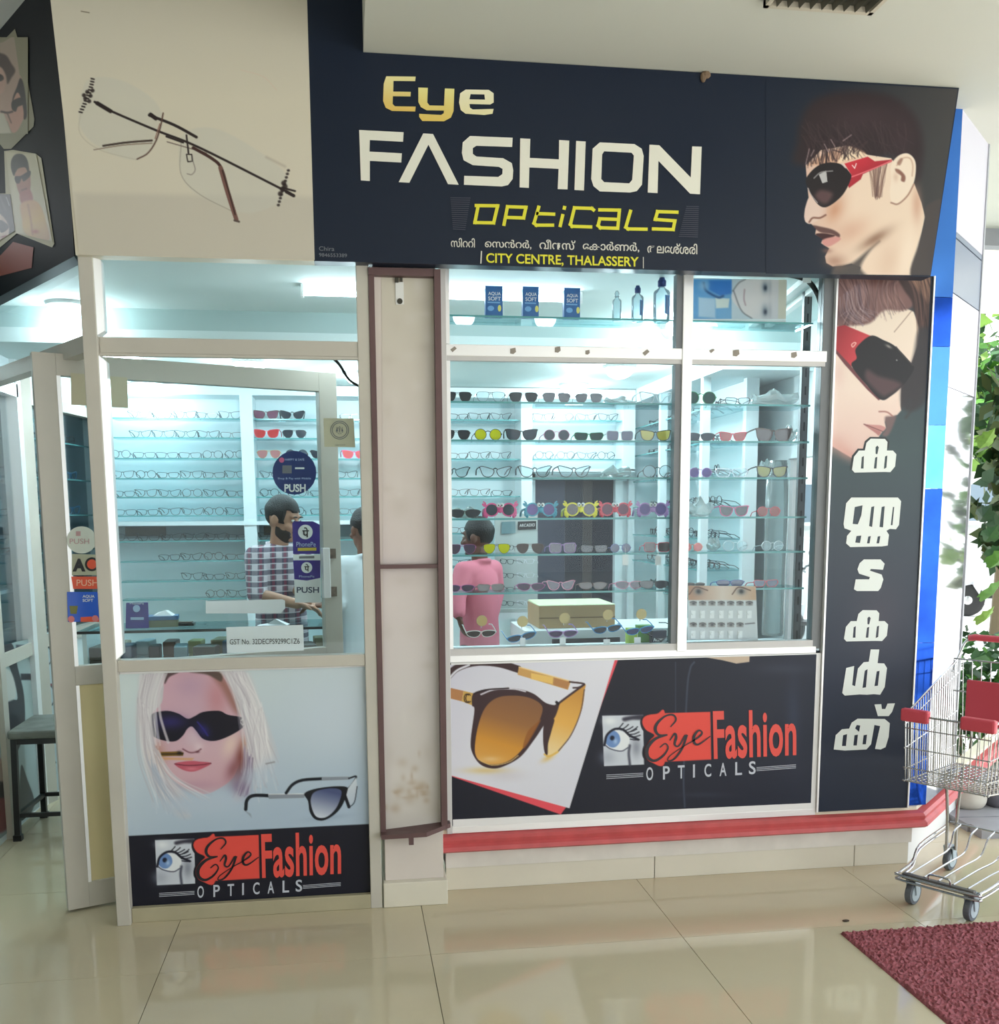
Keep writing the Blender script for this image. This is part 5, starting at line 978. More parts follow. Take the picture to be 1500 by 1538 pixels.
ROWS = [
 [(687, 44, 'aviator', 'black', 'dark'), (737, 46, 'aviator', 'black', 'clear'), (786, 45, 'aviator', 'black', 'dark'), (836, 45, 'aviator', 'black', 'dark'), (884, 43, 'aviator', 'black', 'dark'), (985, 50, 'wayfarer', 'clear', 'clear'), (1052, 52, 'round', 'green', 'greenl'), (1108, 40, 'rect', 'black', 'clear')],
 [(685, 44, 'aviator', 'black', 'dark'), (733, 46, 'round', 'black', 'yellow'), (783, 47, 'wayfarer', 'black', 'grey'), (836, 45, 'round', 'pink', 'grey'), (884, 45, 'rect', 'green', 'greenl'), (931, 44, 'square', 'clear', 'blue'), (984, 46, 'wayfarer', 'black', 'amber'), (1052, 44, 'sport', 'black', 'grey'), (1100, 40, 'wayfarer', 'red', 'rose'), (1162, 56, 'wayfarer', 'brown', 'brown')],
 [(682, 46, 'cat', 'black', 'clear'), (744, 48, 'cat', 'black', 'clear'), (803, 50, 'cat', 'black', 'clear'), (862, 50, 'cat', 'black', 'clear'), (987, 50, 'round', 'black', 'clear'), (1052, 40, 'round', 'purple', 'lilac'), (1098, 50, 'rect', 'silver', 'clear'), (1159, 48, 'wayfarer', 'black', 'gold')],
 [(751, 52, 'crab', 'hot', 'grey'), (812, 52, 'crab', 'teal', 'lilac'), (872, 52, 'crab', 'yellow', 'brown'), (924, 51, 'crab', 'red', 'pinkish'), (980, 50, 'crab', 'purple', 'lilac'), (1102, 46, 'wayfarer', 'hot', 'dark'), (1154, 40, 'round', 'red', 'rose')],
 [(694, 44, 'aviator', 'violet', 'purple'), (746, 44, 'aviator', 'black', 'yellow'), (796, 44, 'aviator', 'brown', 'brown'), (845, 44, 'square', 'purple', 'purple'), (892, 42, 'rect', 'black', 'dark'), (932, 36, 'round', 'blue', 'blue'), (986, 42, 'square', 'red', 'brown'), (1040, 36, 'round', 'orange', 'red'), (1104, 44, 'round', 'clear', 'clear'), (1160, 40, 'round', 'clear', 'clear')],
 [(692, 40, 'sport', 'violet', 'purple'), (737, 42, 'rect', 'brown', 'brown'), (797, 42, 'sport', 'violet', 'purple'), (842, 44, 'cat', 'pink', 'purple'), (890, 42, 'sport', 'brown', 'brown'), (945, 44, 'sport', 'pink', 'purple'), (982, 44, 'sport', 'black', 'dark'), (1044, 30, 'sport', 'brown', 'brown'), (1096, 42, 'sport', 'blue', 'blue'), (1150, 40, 'rect', 'red', 'blue')]]
GY = 4.42
for i, row in enumerate(ROWS):
    for k, (px, wpx, st, f, l) in enumerate(row):
        P = oy(px, 700, GY); w = wpx*(np.dot(P-CC, CF))/FP
        x = oy(px, [600, 657, 714, 774, 828, 886][i], GY)[0]
        glasses(st, F_[f], L_[l], (x, GY+(.004 if k % 2 else 0), FZ[i]), w*.98, '%s %s, %s from left on the %s display shelf' % (CN2.get(f, f)+' framed', STN[st], ord_(k), FN[i]), 'sunglasses on the window display shelves', rotz=(.05 if k % 2 else -.04))
# eyeglasses along the back wall and the side wall
DK = [fc('wall_black', (22, 24, 30)), fc('wall_slate', (46, 54, 66)), fc('wall_brown', (92, 70, 66)), fc('wall_rose', (150, 100, 112))]
def wall_glasses(xs, z, where, y=7.0, sty=None, base=0, tot=None, frames=None, lens=None):
    for k, x in enumerate(xs):
        st = (sty[k] if sty else random.choice(['rect', 'rect', 'cat', 'round', 'wayfarer'])); fm = frames[k] if frames else random.choice(DK[:3] if random.random() < .93 else DK)
        sun = lens is not None and lens[k] is not None
        glasses(st, fm, lens[k] if sun else None, (x, y+random.uniform(-.01, .02), z), .158 if sun else .137, '%s, %s from left, %s' % ('dark sunglasses' if sun else 'thin framed eyeglasses', ord_(k), where), 'spectacles on the back wall', rotz=random.uniform(-.12, .12), rim=None if sun else .0030, full=False, name='sunglasses' if sun else 'eyeglasses', cat='sunglasses' if sun else 'eyeglasses')
NA = [5, 5, 6, 6, 6, 6, 6, 4, 3, 2]
for i, z in enumerate(BZ):
    n = NA[i]; x0 = -.71-.143*(n-1)-(.02 if n < 6 else 0)
    wall_glasses([x0+k*.143+random.uniform(-.004, .004) for k in range(n)], z, '%s shelf, left bay of back wall' % BZN[i])
    xs = [-.50+k*.175+random.uniform(-.015, .015) for k in range(4 if i < 6 else 2)]
    if i == 0: wall_glasses([-.50, -.33, .05], z, 'top shelf, middle bay of back wall', sty=['wayfarer', 'cat', 'rect'], frames=[F_['brown'], F_['black'], DK[0]], lens=[L_['pinkish'], L_['dark'], None])
    elif i == 1: wall_glasses([-.50, -.32], z, 'second shelf, middle bay of back wall', sty=['wayfarer', 'aviator'], frames=[F_['red'], F_['black']], lens=[L_['red'], L_['dark']])
    elif i == 2: wall_glasses([-.49, -.31, -.14, .07], z, 'third shelf, middle bay of back wall', sty=['aviator', 'round', 'cat', 'wayfarer'], frames=[F_['gold'], DK[0], F_['black'], F_['hot']], lens=[L_['rose'], L_['grey'], L_['dark'], L_['red']])
    else: wall_glasses(xs, z, '%s shelf, middle bay of back wall' % BZN[i])
for i, z in enumerate(CZ): wall_glasses([.62+k*.148+random.uniform(-.004, .004) for k in range(4)], z, '%s shelf of the cabinet left of the doorway' % CN_[i])
for i, z in enumerate(CZ[:2]): wall_glasses([1.36+k*.148+random.uniform(-.004, .004) for k in range(4)], z, '%s shelf above the dark doorway' % ('upper', 'lower')[i])
for i, z in enumerate(EZ):
    for (y0, nm) in ((6.52, 'far'), (5.76, 'near')):
        for k in range(4):
            st = random.choice(['rect', 'cat', 'round']); fm = random.choice(DK[:3])
            glasses(st, fm, None, (2.14, y0+k*.16, z), .15, 'dark eyeglasses, %s from far end, %s shelf, %s half of right wall cabinet' % (ord_(k), EN[i], nm), 'spectacles on the right wall', rotz=-math.pi/2+random.uniform(-.2, .2), rim=.0022, full=False, name='eyeglasses', cat='eyeglasses')
# suction cups on the glass with small sunglasses hanging below
CUPM = glassmat('suction_cup_rubber', (232, 214, 160), .8, .1, .55)
for k, (cx, cy, gx, gy, f, l, tilt) in enumerate(((723, 932, 722, 950, 'white', 'brown', 0), (784, 933, 784, 955, 'sky', 'dark', .18), (847, 928, 845, 950, 'purple', 'purple', 0), (912, 923, 912, 943, 'sky', 'dark', .1), (962, 922, 961, 945, 'sky', 'blue', .12))):
    c = oy(cx, cy, 4.325); t = thing('suction_cup', '%s suction cup from the left on the lower right window glass' % ORD[k], 'suction cup', c, 0, 'suction cups on the window')
    B().lathe([(.0235, -.013), (.024, -.011), (.016, -.004), (.007, .002), (.007, .010), (.0085, .014), (.005, .017)], n=18, axis='y').build('cup', CUPM, t); B().tube([(0, .008, -.006), (0, .012, -.02), (0, .010, -.034)], .0016, 6).build('hook', CHROME, t)
    g = oy(gx, gy+8, 4.36); glasses('sport', F_[f], L_[l], (g[0], 4.37, g[2]), .125, '%s framed small sunglasses hanging below the %s suction cup' % (CN2.get(f, f), ORD[k]), 'sunglasses hanging on suction cups', rot=(.45, -tilt, .1))
g = oy(1005, 962, 4.40); glasses('sport', F_['black'], L_['dark'], (g[0], 4.40, g[2]), .13, 'dark small sunglasses lying at the foot of the right window mullion', rot=(.5, -.3, .6))
def price_tag(px, py, w, h, y, lab):
    c = oy(px, py+h, y); d = np.dot(c-CC, CF)/FP; t = thing('price_tag', lab, 'tag', c, 0, 'paper price tags'); B().box(-w*d/2, 0, 0, w*d/2, .0015, h*d).build('card', PAPER, t); B().tube([(0, .001, h*d), (.002, .004, h*d+.03)], .0008, 5).build('string', PAPER, t)
for px, py, w, h, y, lab in ((845, 957, 9, 18, 4.36, 'white price tag hanging under the third suction cup sunglasses'), (911, 960, 10, 16, 4.36, 'white price tag hanging under the fourth suction cup sunglasses'), (957, 957, 10, 18, 4.36, 'white price tag hanging under the fifth suction cup sunglasses'), (939, 833, 9, 16, 4.365, 'white price tag below the blue sunglasses on the fifth shelf'), (988, 835, 9, 14, 4.365, 'price tag below the square red sunglasses on the fifth shelf'), (785, 958, 8, 16, 4.36, 'red-edged price tag low under the second suction cup sunglasses'), (1098, 898, 10, 16, 4.365, 'white price tag over the lens card in the right bay')): price_tag(px, py, w, h, y, lab)
BAGM = glassmat('crumpled_plastic', (244, 250, 250), 2.2, .08, .30)
def plastic_bag(px, py, wpx, hpx, y, lab, seed, dp=.05):
    c = oy(px, py, y); d = np.dot(c-CC, CF)/FP; g = np.random.default_rng(seed); b = B(); rx, rz = wpx*d/2, hpx*d
    b.ell((0, 0, rz*.5), (rx, dp, rz*.5), 18, 10); nv = []
    for (x, yy, z) in b.v:
        k = 1+.18*math.sin(9*x/rx+seed)+.12*math.sin(14*z/rz+x*60+seed)+g.normal(0, .05); nv.append((x*k, yy*k, max(0, z*(.9+.25*math.sin(7*x/rx+2*seed)))))
    b.v = nv; t = thing('plastic_bag', lab, 'bag', c, 0, 'clear plastic bags'); b.build('crumpled_film', BAGM, t)
for i, (px, s, w, h, lab) in enumerate(((929, 0, 52, 12, 'flat clear plastic bag on the top display shelf left of the mullion'), (1163, 0, 78, 24, 'large clear plastic bag on the top display shelf in the right bay'), (927, 2, 50, 17, 'clear plastic bag on the third display shelf beside black glasses'), (700, 3, 48, 16, 'dark glasses wrapped in plastic at left of the fourth display shelf'), (1052, 3, 44, 26, 'crumpled plastic bag with pink glasses on the fourth shelf, right bay'), (1072, 4, 20, 20, 'small plastic bag with a yellow toy on the fifth display shelf'), (1150, 2, 18, 26, 'tall crumpled plastic wrap beside the gold mirrored sunglasses'), (1185, 1, 26, 24, 'plastic wrap at the far right of the second display shelf'))):
    z = FZ[s]; c = oy(px, [600, 657, 714, 774, 828, 886][s], 4.47); d = np.dot(c-CC, CF)/FP
    plastic_bag(px, CYP, 1, 1, 4.47, lab, i+3) if False else None
    g = np.random.default_rng(i); b = B(); rx, rz = w*d/2, h*d; b.ell((0, 0, rz*.5), (rx, .04, rz*.5), 16, 9)
    b.v = [(x*(1+.16*math.sin(9*x/rx+i)+g.normal(0, .05)), y*(1+g.normal(0, .1)), max(0, z_*(.9+.25*math.sin(7*x/rx+2*i)+g.normal(0, .05)))) for x, y, z_ in b.v]
    t = thing('plastic_bag', lab, 'bag', (c[0], 4.48, z), 0, 'clear plastic bags'); b.build('crumpled_film', BAGM, t)
glasses('sport', F_['black'], L_['dark'], (oy(697, 772, 4.42)[0], 4.40, FZ[3]), .13, 'black sunglasses inside the plastic wrap, left end of the fourth display shelf', 'sunglasses on the window display shelves')
# ---------------------------------------------------------------- boxes and bottles on the high shelf
HZ = 2.472; BXB = mat('carton_blue', (44, 104, 168), .4, noise=.15, nscale=40)
for k, (x0, x1, y0) in enumerate(((729, 755, 432), (785, 809, 433), (847, 871, 435))):
    a = oy(x0, 476, 4.40); b_ = oy(x1, 476, 4.40); h = oy(x0, y0, 4.40)[2]-HZ; w = b_[0]-a[0]; pl = PY(4.40)
    t = thing('lens_solution_box', 'blue lens solution box on the high window shelf, %s of three from left' % ORD[k], 'box', ((a[0]+b_[0])/2, 4.40, HZ), 0, 'blue lens solution boxes')
    B().box(-w/2, 0, 0, w/2, .035, h).build('carton', BXB, t, bev=.001)
    B().box(-w/2, 0, h, w/2, .002, h+.008).build('top_flap', BXB, t)
    yy = 476-(x0-729)*-.02
    for s, q0, q1 in (('AQUA', .10, .24), ('SOFT', .27, .41)): adopt(lettering('printed_word', s, [(x0+4, y0+2+q0*42), (x1-3, y0+2.5+q0*42), (x1-3, y0+2.5+q1*42), (x0+4, y0+2+q1*42)], pl, .0012, PAPER, None, bold=.01), t)
    adopt(shape('printed_drop', circ(x0+21, y0+31, 2.6, 5, 12), pl, .0012, mat('print_lemon', (236, 224, 120), .5)), t); adopt(shape('printed_band', [(x0+3, y0+21), (x1-4, y0+21.6), (x1-4, y0+23.6), (x0+3, y0+23)], pl, .0012, mat('print_sky', (120, 176, 224), .5)), t)
    adopt(shape('printed_patch', circ(x0+8, y0+31, 5, 4, 12), pl, .0012, MATS['print_sky']), t)
BOT = glassmat('clear_bottle', (232, 244, 248), 1.4, .02, .15)
for (px, top, bot, w, cap, lab, lb) in ((926, 437, 481, 14, None, 'smallest clear bottle with a clear cap on the high window shelf', 0), (957, 429, 483, 18, 1, 'medium clear bottle with a blue cap and label on the high shelf', 1), (993, 417, 485, 25, 1, 'largest clear bottle with a dark blue cap beside the window mullion', 1)):
    c = oy(px, bot, 4.44); d = np.dot(c-CC, CF)/FP; h = oy(px, top, 4.44)[2]-HZ; r = w*d/2
    t = thing('bottle', lab, 'bottle', (c[0], 4.44, HZ), 0, 'bottles on the high window shelf')
    B().lathe([(r*.9, 0), (r, .006), (r, h*.66), (r*.9, h*.70), (r*.42, h*.76), (r*.40, h*.82)], n=20).build('flask', BOT, t, smooth=True)
    B().lathe([(r*.5, h*.80), (r*.52, h*.92), (r*.36, h*.96), (r*.3, h)], n=14).build('cap', mat('cap_blue', (40, 56, 110), .4) if cap else BOT, t, smooth=True)
    if lb: B().hexa([(r*.1, -r*1.02, h*.16), (r*.72, -r*.74, h*.16), (r*.72, -r*.72, h*.16), (r*.1, -r*1.0, h*.16), (r*.1, -r*1.02, h*.58), (r*.72, -r*.74, h*.58), (r*.72, -r*.72, h*.58), (r*.1, -r*1.0, h*.58)]).build('label', mat('bottle_label_blue', (40, 110, 176), .4), t)
# sideways woman's-face card on the high shelf
pl = PY(4.40); t = thing('advert_card', 'sideways advert card of a pale woman face behind the upper right pane', 'card', oy(1110, 478, 4.40))
q = [(1041, 418), (1181, 420), (1180, 479), (1041, 479)]
rel(B().box(oy(1041, 450, 4.4)[0], 4.4005, HZ, oy(1181, 450, 4.4)[0], 4.403, oy(1110, 419, 4.4)[2]), t.location).build('card_board', PAPER, t)
p = Paint(q, pl, 1., .0004); p.fill((196, 206, 214))
def cx_(pts): return [(1000+x/5.127, 390+y/5.127) for x, y in pts]
p.poly(cx_([(210, 150), (505, 150), (505, 462), (210, 462)]), grad((86, 150, 204), (120, 170, 210), (1050, 420), (1090, 478)), 2); p.poly(cx_([(330, 160), (505, 160), (505, 260), (420, 280), (330, 230)]), (60, 124, 200), 4); p.poly(cx_([(250, 290), (380, 300), (380, 450), (250, 440)]), (176, 200, 220), 4); p.poly(cx_([(380, 295), (490, 300), (480, 370), (385, 375)]), (214, 220, 214), 3); p.line(cx_([(290, 180), (310, 240), (400, 290), (440, 280)]), (40, 80, 130), 3, 3); p.blob(*cx_([(290, 200)])[0], 8, 8, (170, 196, 220), .7)
p.poly(cx_([(600, 150), (880, 155), (880, 458), (680, 455), (580, 390), (510, 310), (520, 240)]), grad3([(220, 212, 214), (226, 214, 212), (210, 206, 210)], (1100, 430), (1170, 470)), 3, True)
for ey in (210, 395): p.blob(*cx_([(762, ey)])[0], 5, 9, (120, 130, 146), .8); p.blob(*cx_([(765, ey+8)])[0], 2.6, 4, (40, 50, 66), .9); p.blob(*cx_([(800, ey)])[0], 3, 12, (170, 168, 176), .7)
p.line(cx_([(605, 230), (600, 300), (612, 350)]), (180, 150, 156), 2, 2); p.line(cx_([(520, 240), (580, 390), (660, 452)]), (120, 116, 120), 2, 2, True, .8); p.line(cx_([(515, 240), (560, 180), (610, 152)]), (110, 106, 110), 2, 2, True, .7); p.poly(cx_([(868, 150), (940, 155), (930, 458), (862, 458)]), (214, 206, 190), 2)
adopt(p.build('card_print', PRINT), t)
# contact lens sample card low in the right bay
t = thing('lens_sample_card', 'contact lens sample card with rows of printed eyes at the window corner', 'card', oy(1085, 962, 4.36)); pl = PY(4.36)
q = [(1033.5, 879.5), (1135, 880.5), (1138, 961.5), (1032.5, 960.5)]
rel(B().prism([oy(x, y, 4.3605) for x, y in q], (0, .003, 0)), t.location).build('card_board', PAPER, t)
p = Paint(q, pl, .8, .0004); p.fill((206, 208, 210))
def kx(pts): return [(1000+x/5.127, 680+y/5.127) for x, y in pts]
p.poly(kx([(170, 1020), (692, 1020), (696, 1135), (170, 1135)]), grad3([(176, 130, 104), (222, 202, 188), (200, 160, 130)], (1034, 885), (1136, 890)), 2)
for ex in (250, 580): p.blob(*kx([(ex, 1068)])[0], 7, 5, (110, 112, 116), .9); p.blob(*kx([(ex, 1068)])[0], 3, 3, (30, 30, 34), .95); p.line(kx([(ex-70, 1090), (ex-20, 1035), (ex+70, 1060)]), (90, 60, 50), 1.6)
for r_, yy in enumerate((1160, 1325)):
    for k in range(7 if r_ == 0 else 6): p.poly(kx([(182+k*72, yy-18), (236+k*72, yy-18), (236+k*72, yy+18), (182+k*72, yy+18)]), (166, 160, 158), 1.5); p.blob(*kx([(212+k*72, yy)])[0], 2.6, 2.2, (60, 58, 62), .9); p.line(kx([(185+k*72, yy-6), (210+k*72, yy-16), (236+k*72, yy-4)]), (70, 66, 70), 1)
p.line(kx([(612, 1318), (680, 1312)]), (120, 116, 120), 2)
adopt(p.build('card_print', PRINT), t)
CAP = mat('sample_blister', (236, 236, 236), .25)
for r_, yy in enumerate((1240, 1395)):
    for k in range(7 if r_ == 0 else 6):
        x, y = kx([(208+k*72, yy)])[0]; c = pl.at(x, y, 0)-np.array([t.location.x, t.location.y, t.location.z])
        B().box(c[0]-.011, -.003, c[2]-.02, c[0]+.011, .0, c[2]+.014).lathe([(.008, -.006), (.0085, -.003)], (c[0], 0, c[2]+.002), 12, 'y').build('blister_pack', CAP, t)
# perforated steel upright, cable, rolled plastic
a = oy(1216, 432, 4.62); b_ = oy(1205, 705, 4.62); t = thing('slotted_upright', 'grey slotted steel upright at the right end of the window display', 'upright', (b_[0], 4.62, 0)); GS = mat('galvanised_steel', (128, 132, 134), .5, metal=.3)
B().box(-.018, 0, 0, .018, .003, 2.7).box(-.018, 0, 0, -.015, .025, 2.7).box(.015, 0, 0, .018, .025, 2.7).build('channel', GS, t)
sb = B()
for k in range(32): sb.box(-.004, -.0012, .06+k*.082, .004, -.0002, .10+k*.082)
sb.build('slot', mat('slot_dark', (52, 56, 60), .7), t, kind='stuff')
cb = [oy(x, y, 4.36) for x, y in ((1175, 411), (1205, 418), (1222, 432), (1234, 462), (1242, 505), (1244, 540), (1243, 700))]; tag(B().tube(spl(cb, False, 5), .011, 10).build('black_cable', BLACK), 'thick black cable curving down inside the top right window corner', 'cable')
cb = [oy(x, y, 4.40) for x, y in ((498, 536), (510, 548), (524, 570), (540, 580))]; tag(B().tube(spl(cb, False, 5), .006, 8).build('black_cable', BLACK), 'thin black cable drooping behind the top right of the left window', 'cable')
rc = oy(1165, 960, 4.62); t = thing('plastic_roll', 'tall translucent roll of clear plastic standing in the right window bay', 'roll', (rc[0], 4.66, 1.06)); h = oy(1165, 692, 4.66)[2]-1.06
B().lathe([(.05, 0), (.052, .01), (.05, h*.4), (.054, h*.7), (.05, h)], n=20).build('rolled_sheet', glassmat('rolled_plastic', (240, 248, 248), 2.0, .1, .22), t, smooth=True)
# ---------------------------------------------------------------- counters, cartons, stand
ii_ = 0
c0 = thing('display_counter', 'glass fronted display counter in front of the checked shirt man', 'counter', (-.75, 5.1, 0))
def r0(b): return rel(b, (-.75, 5.1, 0))
r0(B().box(-1.27, 5.12, 0, -.06, 5.46, .80)).build('base_cabinet', SHOPW, c0); r0(B().box(-1.29, 5.10, 1.090, -.04, 5.48, 1.100)).build('glass_top', SGLASS, c0); r0(B().box(-1.29, 5.096, 1.088, -.04, 5.10, 1.101)).build('black_edge', BLACK, c0)
r0(B().box(-1.27, 5.115, .80, -.06, 5.121, 1.088)).build('front_glass', GLASS, c0); r0(B().box(-1.27, 5.12, .80, -1.25, 5.46, 1.088).box(-.08, 5.12, .80, -.06, 5.46, 1.088)).build('end_panel', SHOPW, c0)
r0(B().box(-1.25, 5.13, .925, -.08, 5.44, .931)).build('inner_glass_shelf', SGLASS, c0)
cols = [(92, 80, 70), (150, 130, 96), (60, 84, 110), (180, 190, 196), (46, 44, 50), (110, 70, 60), (140, 160, 170), (196, 180, 120)]
for k in range(18):
    x = -1.20+k*.062; w, d_, h = random.uniform(.05, .11), random.uniform(.08, .16), random.uniform(.02, .05); c = cols[k % 8]
    t = thing('spectacle_case', '%s spectacle case inside the glass counter, %s from the left' % (['brown', 'tan', 'blue', 'pale', 'black', 'maroon', 'grey', 'yellowish'][k % 8], (ORD+['thirteenth', 'fourteenth', 'fifteenth', 'sixteenth', 'seventeenth', 'eighteenth'])[k]), 'case', (x, 5.22+(.1 if k % 2 else 0), .9315), random.uniform(-.2, .2), 'cases in the glass counter')
    m_ = mat('case_%d' % (k % 8), c, .5); z0 = .0
    B().box(-w/2, -d_/2, z0, w/2, d_/2, z0+h*.55).build('case_bottom', m_, t, bev=.004); B().box(-w/2-.001, -d_/2-.001, z0+h*.57, w/2+.001, d_/2+.001, z0+h+.05).build('case_lid', m_, t, bev=.006)
# things standing on the counter
CT = 1.101
a = oy(190, 933, 5.2); t = thing('payment_stand', 'small purple payment code stand on the left end of the counter', 'stand', (oy(206, 933, 5.2)[0], 5.2, CT)); B().hexa([(-.055, -.01, 0), (.055, -.01, 0), (.055, 0, 0), (-.055, 0, 0), (-.052, .02, .125), (.052, .02, .125), (.052, .026, .125), (-.052, .026, .125)]).build('board', PUR, t, bev=.002); B().box(-.05, 0, 0, .05, .06, .006).build('foot', PUR, t)
pn = Pl((0, 5.19, CT), (0, -1, -.24)); pn = Pl((0, 5.19, CT), (0, -.972, .233))
adopt(shape('round_mark', circ(205, 914, 5.5, 5.5, 14), pn, .002, PALE), t); adopt(lettering('printed_word', 'PhonePe', [(195, 904.5), (216, 904.5), (216, 908), (195, 908)], pn, .002, OFFW, None), t); adopt(shape('white_strip', [(196, 927), (216, 927), (216, 931), (196, 931)], pn, .002, PALE), t)
t = thing('box_stack', 'blue topped box on the counter beside the payment stand', 'box', (oy(243, 930, 5.25)[0], 5.27, CT), .1); B().box(-.075, -.05, 0, .075, .05, .035).build('box_body', mat('olive_card', (116, 118, 84), .6), t, bev=.002); B().box(-.078, -.053, .0352, .078, .053, .055).build('box_lid', mat('lid_blue', (40, 96, 140), .5), t, bev=.002)
t = thing('folded_paper', 'folded white paper lying on the blue topped box', 'paper', (oy(245, 920, 5.25)[0], 5.27, CT+.0552)); B().hexa([(-.05, -.03, 0), (.045, -.035, 0), (.05, .03, 0), (-.045, .035, 0), (-.03, -.01, .014), (.01, -.012, .026), (.02, .012, .024), (-.025, .012, .016)]).build('sheet', PAPER, t)
t = thing('folded_paper', 'folded white paper lying on the counter before the checked shirt man', 'paper', (oy(410, 931, 5.2)[0], 5.22, CT+.0005)); B().hexa([(-.08, -.03, 0), (.07, -.035, 0), (.08, .03, 0), (-.07, .035, 0), (-.03, -.01, .006), (.01, -.022, .032), (.02, .012, .028), (-.025, .012, .008)]).build('sheet', PAPER, t)
t = thing('dark_tray', 'small dark spectacle tray on the counter right of the blue box', 'tray', (oy(272, 930, 5.25)[0], 5.28, CT)); B().box(-.06, -.03, 0, .06, .03, .014).build('tray_body', BLACK, t, bev=.003); B().box(-.05, -.022, .0142, .05, .022, .02).build('tray_lining', MATS['case_0'], t)
c1 = thing('white_counter', 'white counter with a dark slot behind the right window', 'counter', (1.4, 5.15, 0)); rel(B().box(.90, 5.15, 0, 1.95, 5.62, 1.05), (1.4, 5.15, 0)).build('cabinet', SHOPW, c1, bev=.004)
q = [oy(x, y, 5.148) for x, y in ((829, 960), (931, 957), (931, 970), (829, 974))]; rel(B().prism(q, (0, .0015, 0)), (1.4, 5.15, 0)).build('dark_slot', mat('slot_black', (40, 44, 48), .5), c1)
ctn = thing('carton', 'flat brown cardboard carton with a pale top on the white counter', 'carton', (oy(866, 945, 5.24)[0], 5.40, 1.0505)); CB = mat('cardboard', (176, 146, 104), .8, noise=.1, nscale=8)
B().box(-.205, -.17, 0, .205, .17, .118).build('carton_body', CB, ctn, bev=.003); B().hexa([(-.205, -.17, .119), (.205, -.17, .119), (.205, .17, .119), (-.205, .17, .119), (-.205, -.168, .122), (.205, -.168, .122), (.2, .168, .126), (-.2, .168, .126)]).build('carton_flap', mat('carton_top', (206, 216, 176), .7), ctn); B().box(-.205, -.1712, .052, .205, -.1702, .058).build('flap_seam', mat('seam_brown', (120, 92, 60), .8), ctn)
for k, (x, w, h, c, lab, wd) in enumerate(((950, 14, 24, (160, 190, 60), 'lime green lens box behind the last suction cup', None), (974, 22, 26, (84, 150, 60), 'green lens box beside the right window mullion', None), (990, 22, 20, (30, 38, 60), 'dark lens box lettered white at the window mullion', 'Acuvue'))):
    c_ = oy(x, 975, 4.5); d = np.dot(c_-CC, CF)/FP; t = thing('lens_box', lab, 'box', (c_[0], 4.56 if k == 1 else 4.5, 1.052), 0, 'small lens boxes'); B().box(-w*d/2, 0, 0, w*d/2, .05, h*d).build('carton', mat('lens_box_%d' % k, c, .4), t, bev=.001)
    if wd: adopt(lettering('printed_word', wd, [(981, 957), (999, 956.4), (999, 963), (981, 963.6)], PY(4.5), .0012, PAPER, None, bold=.01), t)
lb = thing('display_ledge', 'white ledge board along the foot of the right window display', 'ledge', (1.25, 4.46, 1.03)); B().box(-.81, -.115, 0, .80, .14, .0215).build('ledge_board', SHOPW, lb)
st = thing('spectacle_stand', 'grey countertop stand with a black name plate and columns of eyeglasses', 'stand', (1.05, 6.20, 1.05))
ss = thing('stand_table', 'narrow grey side table under the eyeglasses stand', 'table', (1.05, 6.27, 0)); B().box(-.22, -.12, 1.01, .2, .14, 1.049).build('tabletop', SHOPW, ss)
for sx in (-.2, .165):
    for sy in (-.1, .105): B().box(sx, sy, 0, sx+.03, sy+.03, 1.01).build('leg', DALU, ss)
B().box(-.15, 0, 0, .115, .02, .60).build('back_panel', mat('stand_grey', (176, 186, 184), .5), st); B().box(-.16, -.05, 0, .125, .08, .02).build('stand_foot', MATS['stand_grey'], st)
plq = PY(6.194); adopt(shape('name_plate', [(777.5, 783.5), (805, 782.5), (805, 795), (777.5, 796)], plq, .0, BLACK), st); adopt(lettering('printed_word', 'ARCADIO', [(780, 787), (803, 786), (803, 790.5), (780, 791.5)], plq, .002, PAPER, None), st); adopt(shape('photo_panel', [(753, 784), (774, 783), (774, 801), (753, 802)], plq, .0, mat('photo_teal', (110, 140, 146), .4)), st)
for c_, x in ((0, -.085), (1, .03)):
    for k in range(5):
        glasses('rect', F_['black'] if c_ == 0 else F_['clear'], None, (1.05+x, 6.15, 1.05+.04+k*.085), .11, '%s eyeglasses, %s from the bottom of the stand\'s %s column' % (('black', 'clear')[c_], ORD[k], ('left', 'right')[c_]), 'eyeglasses on the grey stand', rot=(0, 0, -.9+c_*.4), rim=.0024, full=False, name='eyeglasses', cat='eyeglasses')
# inner left wall shelves seen beside and through the open door
di = np.array([.163, .987]); ni = np.array([-.987, .163])
for i, z in enumerate((1.0, 1.22, 1.44, 1.66, 1.88, 2.10)):
    P = np.array([LW, 6.05])+di*.60+ni*.15; t = thing('glass_shelf', '%s glass shelf on the inner left wall behind the door' % ('lowest', 'second', 'third', 'fourth', 'fifth', 'top')[i], 'shelf', (P[0], P[1], z-.008), math.atan2(.987, .163), 'inner left wall shelves'); B().box(-.48, -.10, 0, .5, .10, .008).build('glass_plate', SGLASS, t); B().box(-.48, -.1012, 0, .5, -.1001, .008).build('front_edge', SEDGE, t)
    for k in range(4):
        Q = np.array([LW, 6.05])+di*(.22+k*.24)+ni*.13; glasses(random.choice(['rect', 'cat', 'round']), random.choice(DK[:3]+[F_['sky']]), None, (Q[0], Q[1], z), .16, 'eyeglasses, %s from the door on the %s inner left wall shelf' % (ORD[k], ('lowest', 'second', 'third', 'fourth', 'fifth', 'top')[i]), 'spectacles on the inner left wall', rotz=math.atan2(.987, .163)+random.uniform(-.2, .2), rim=.003, full=False, name='eyeglasses', cat='eyeglasses')
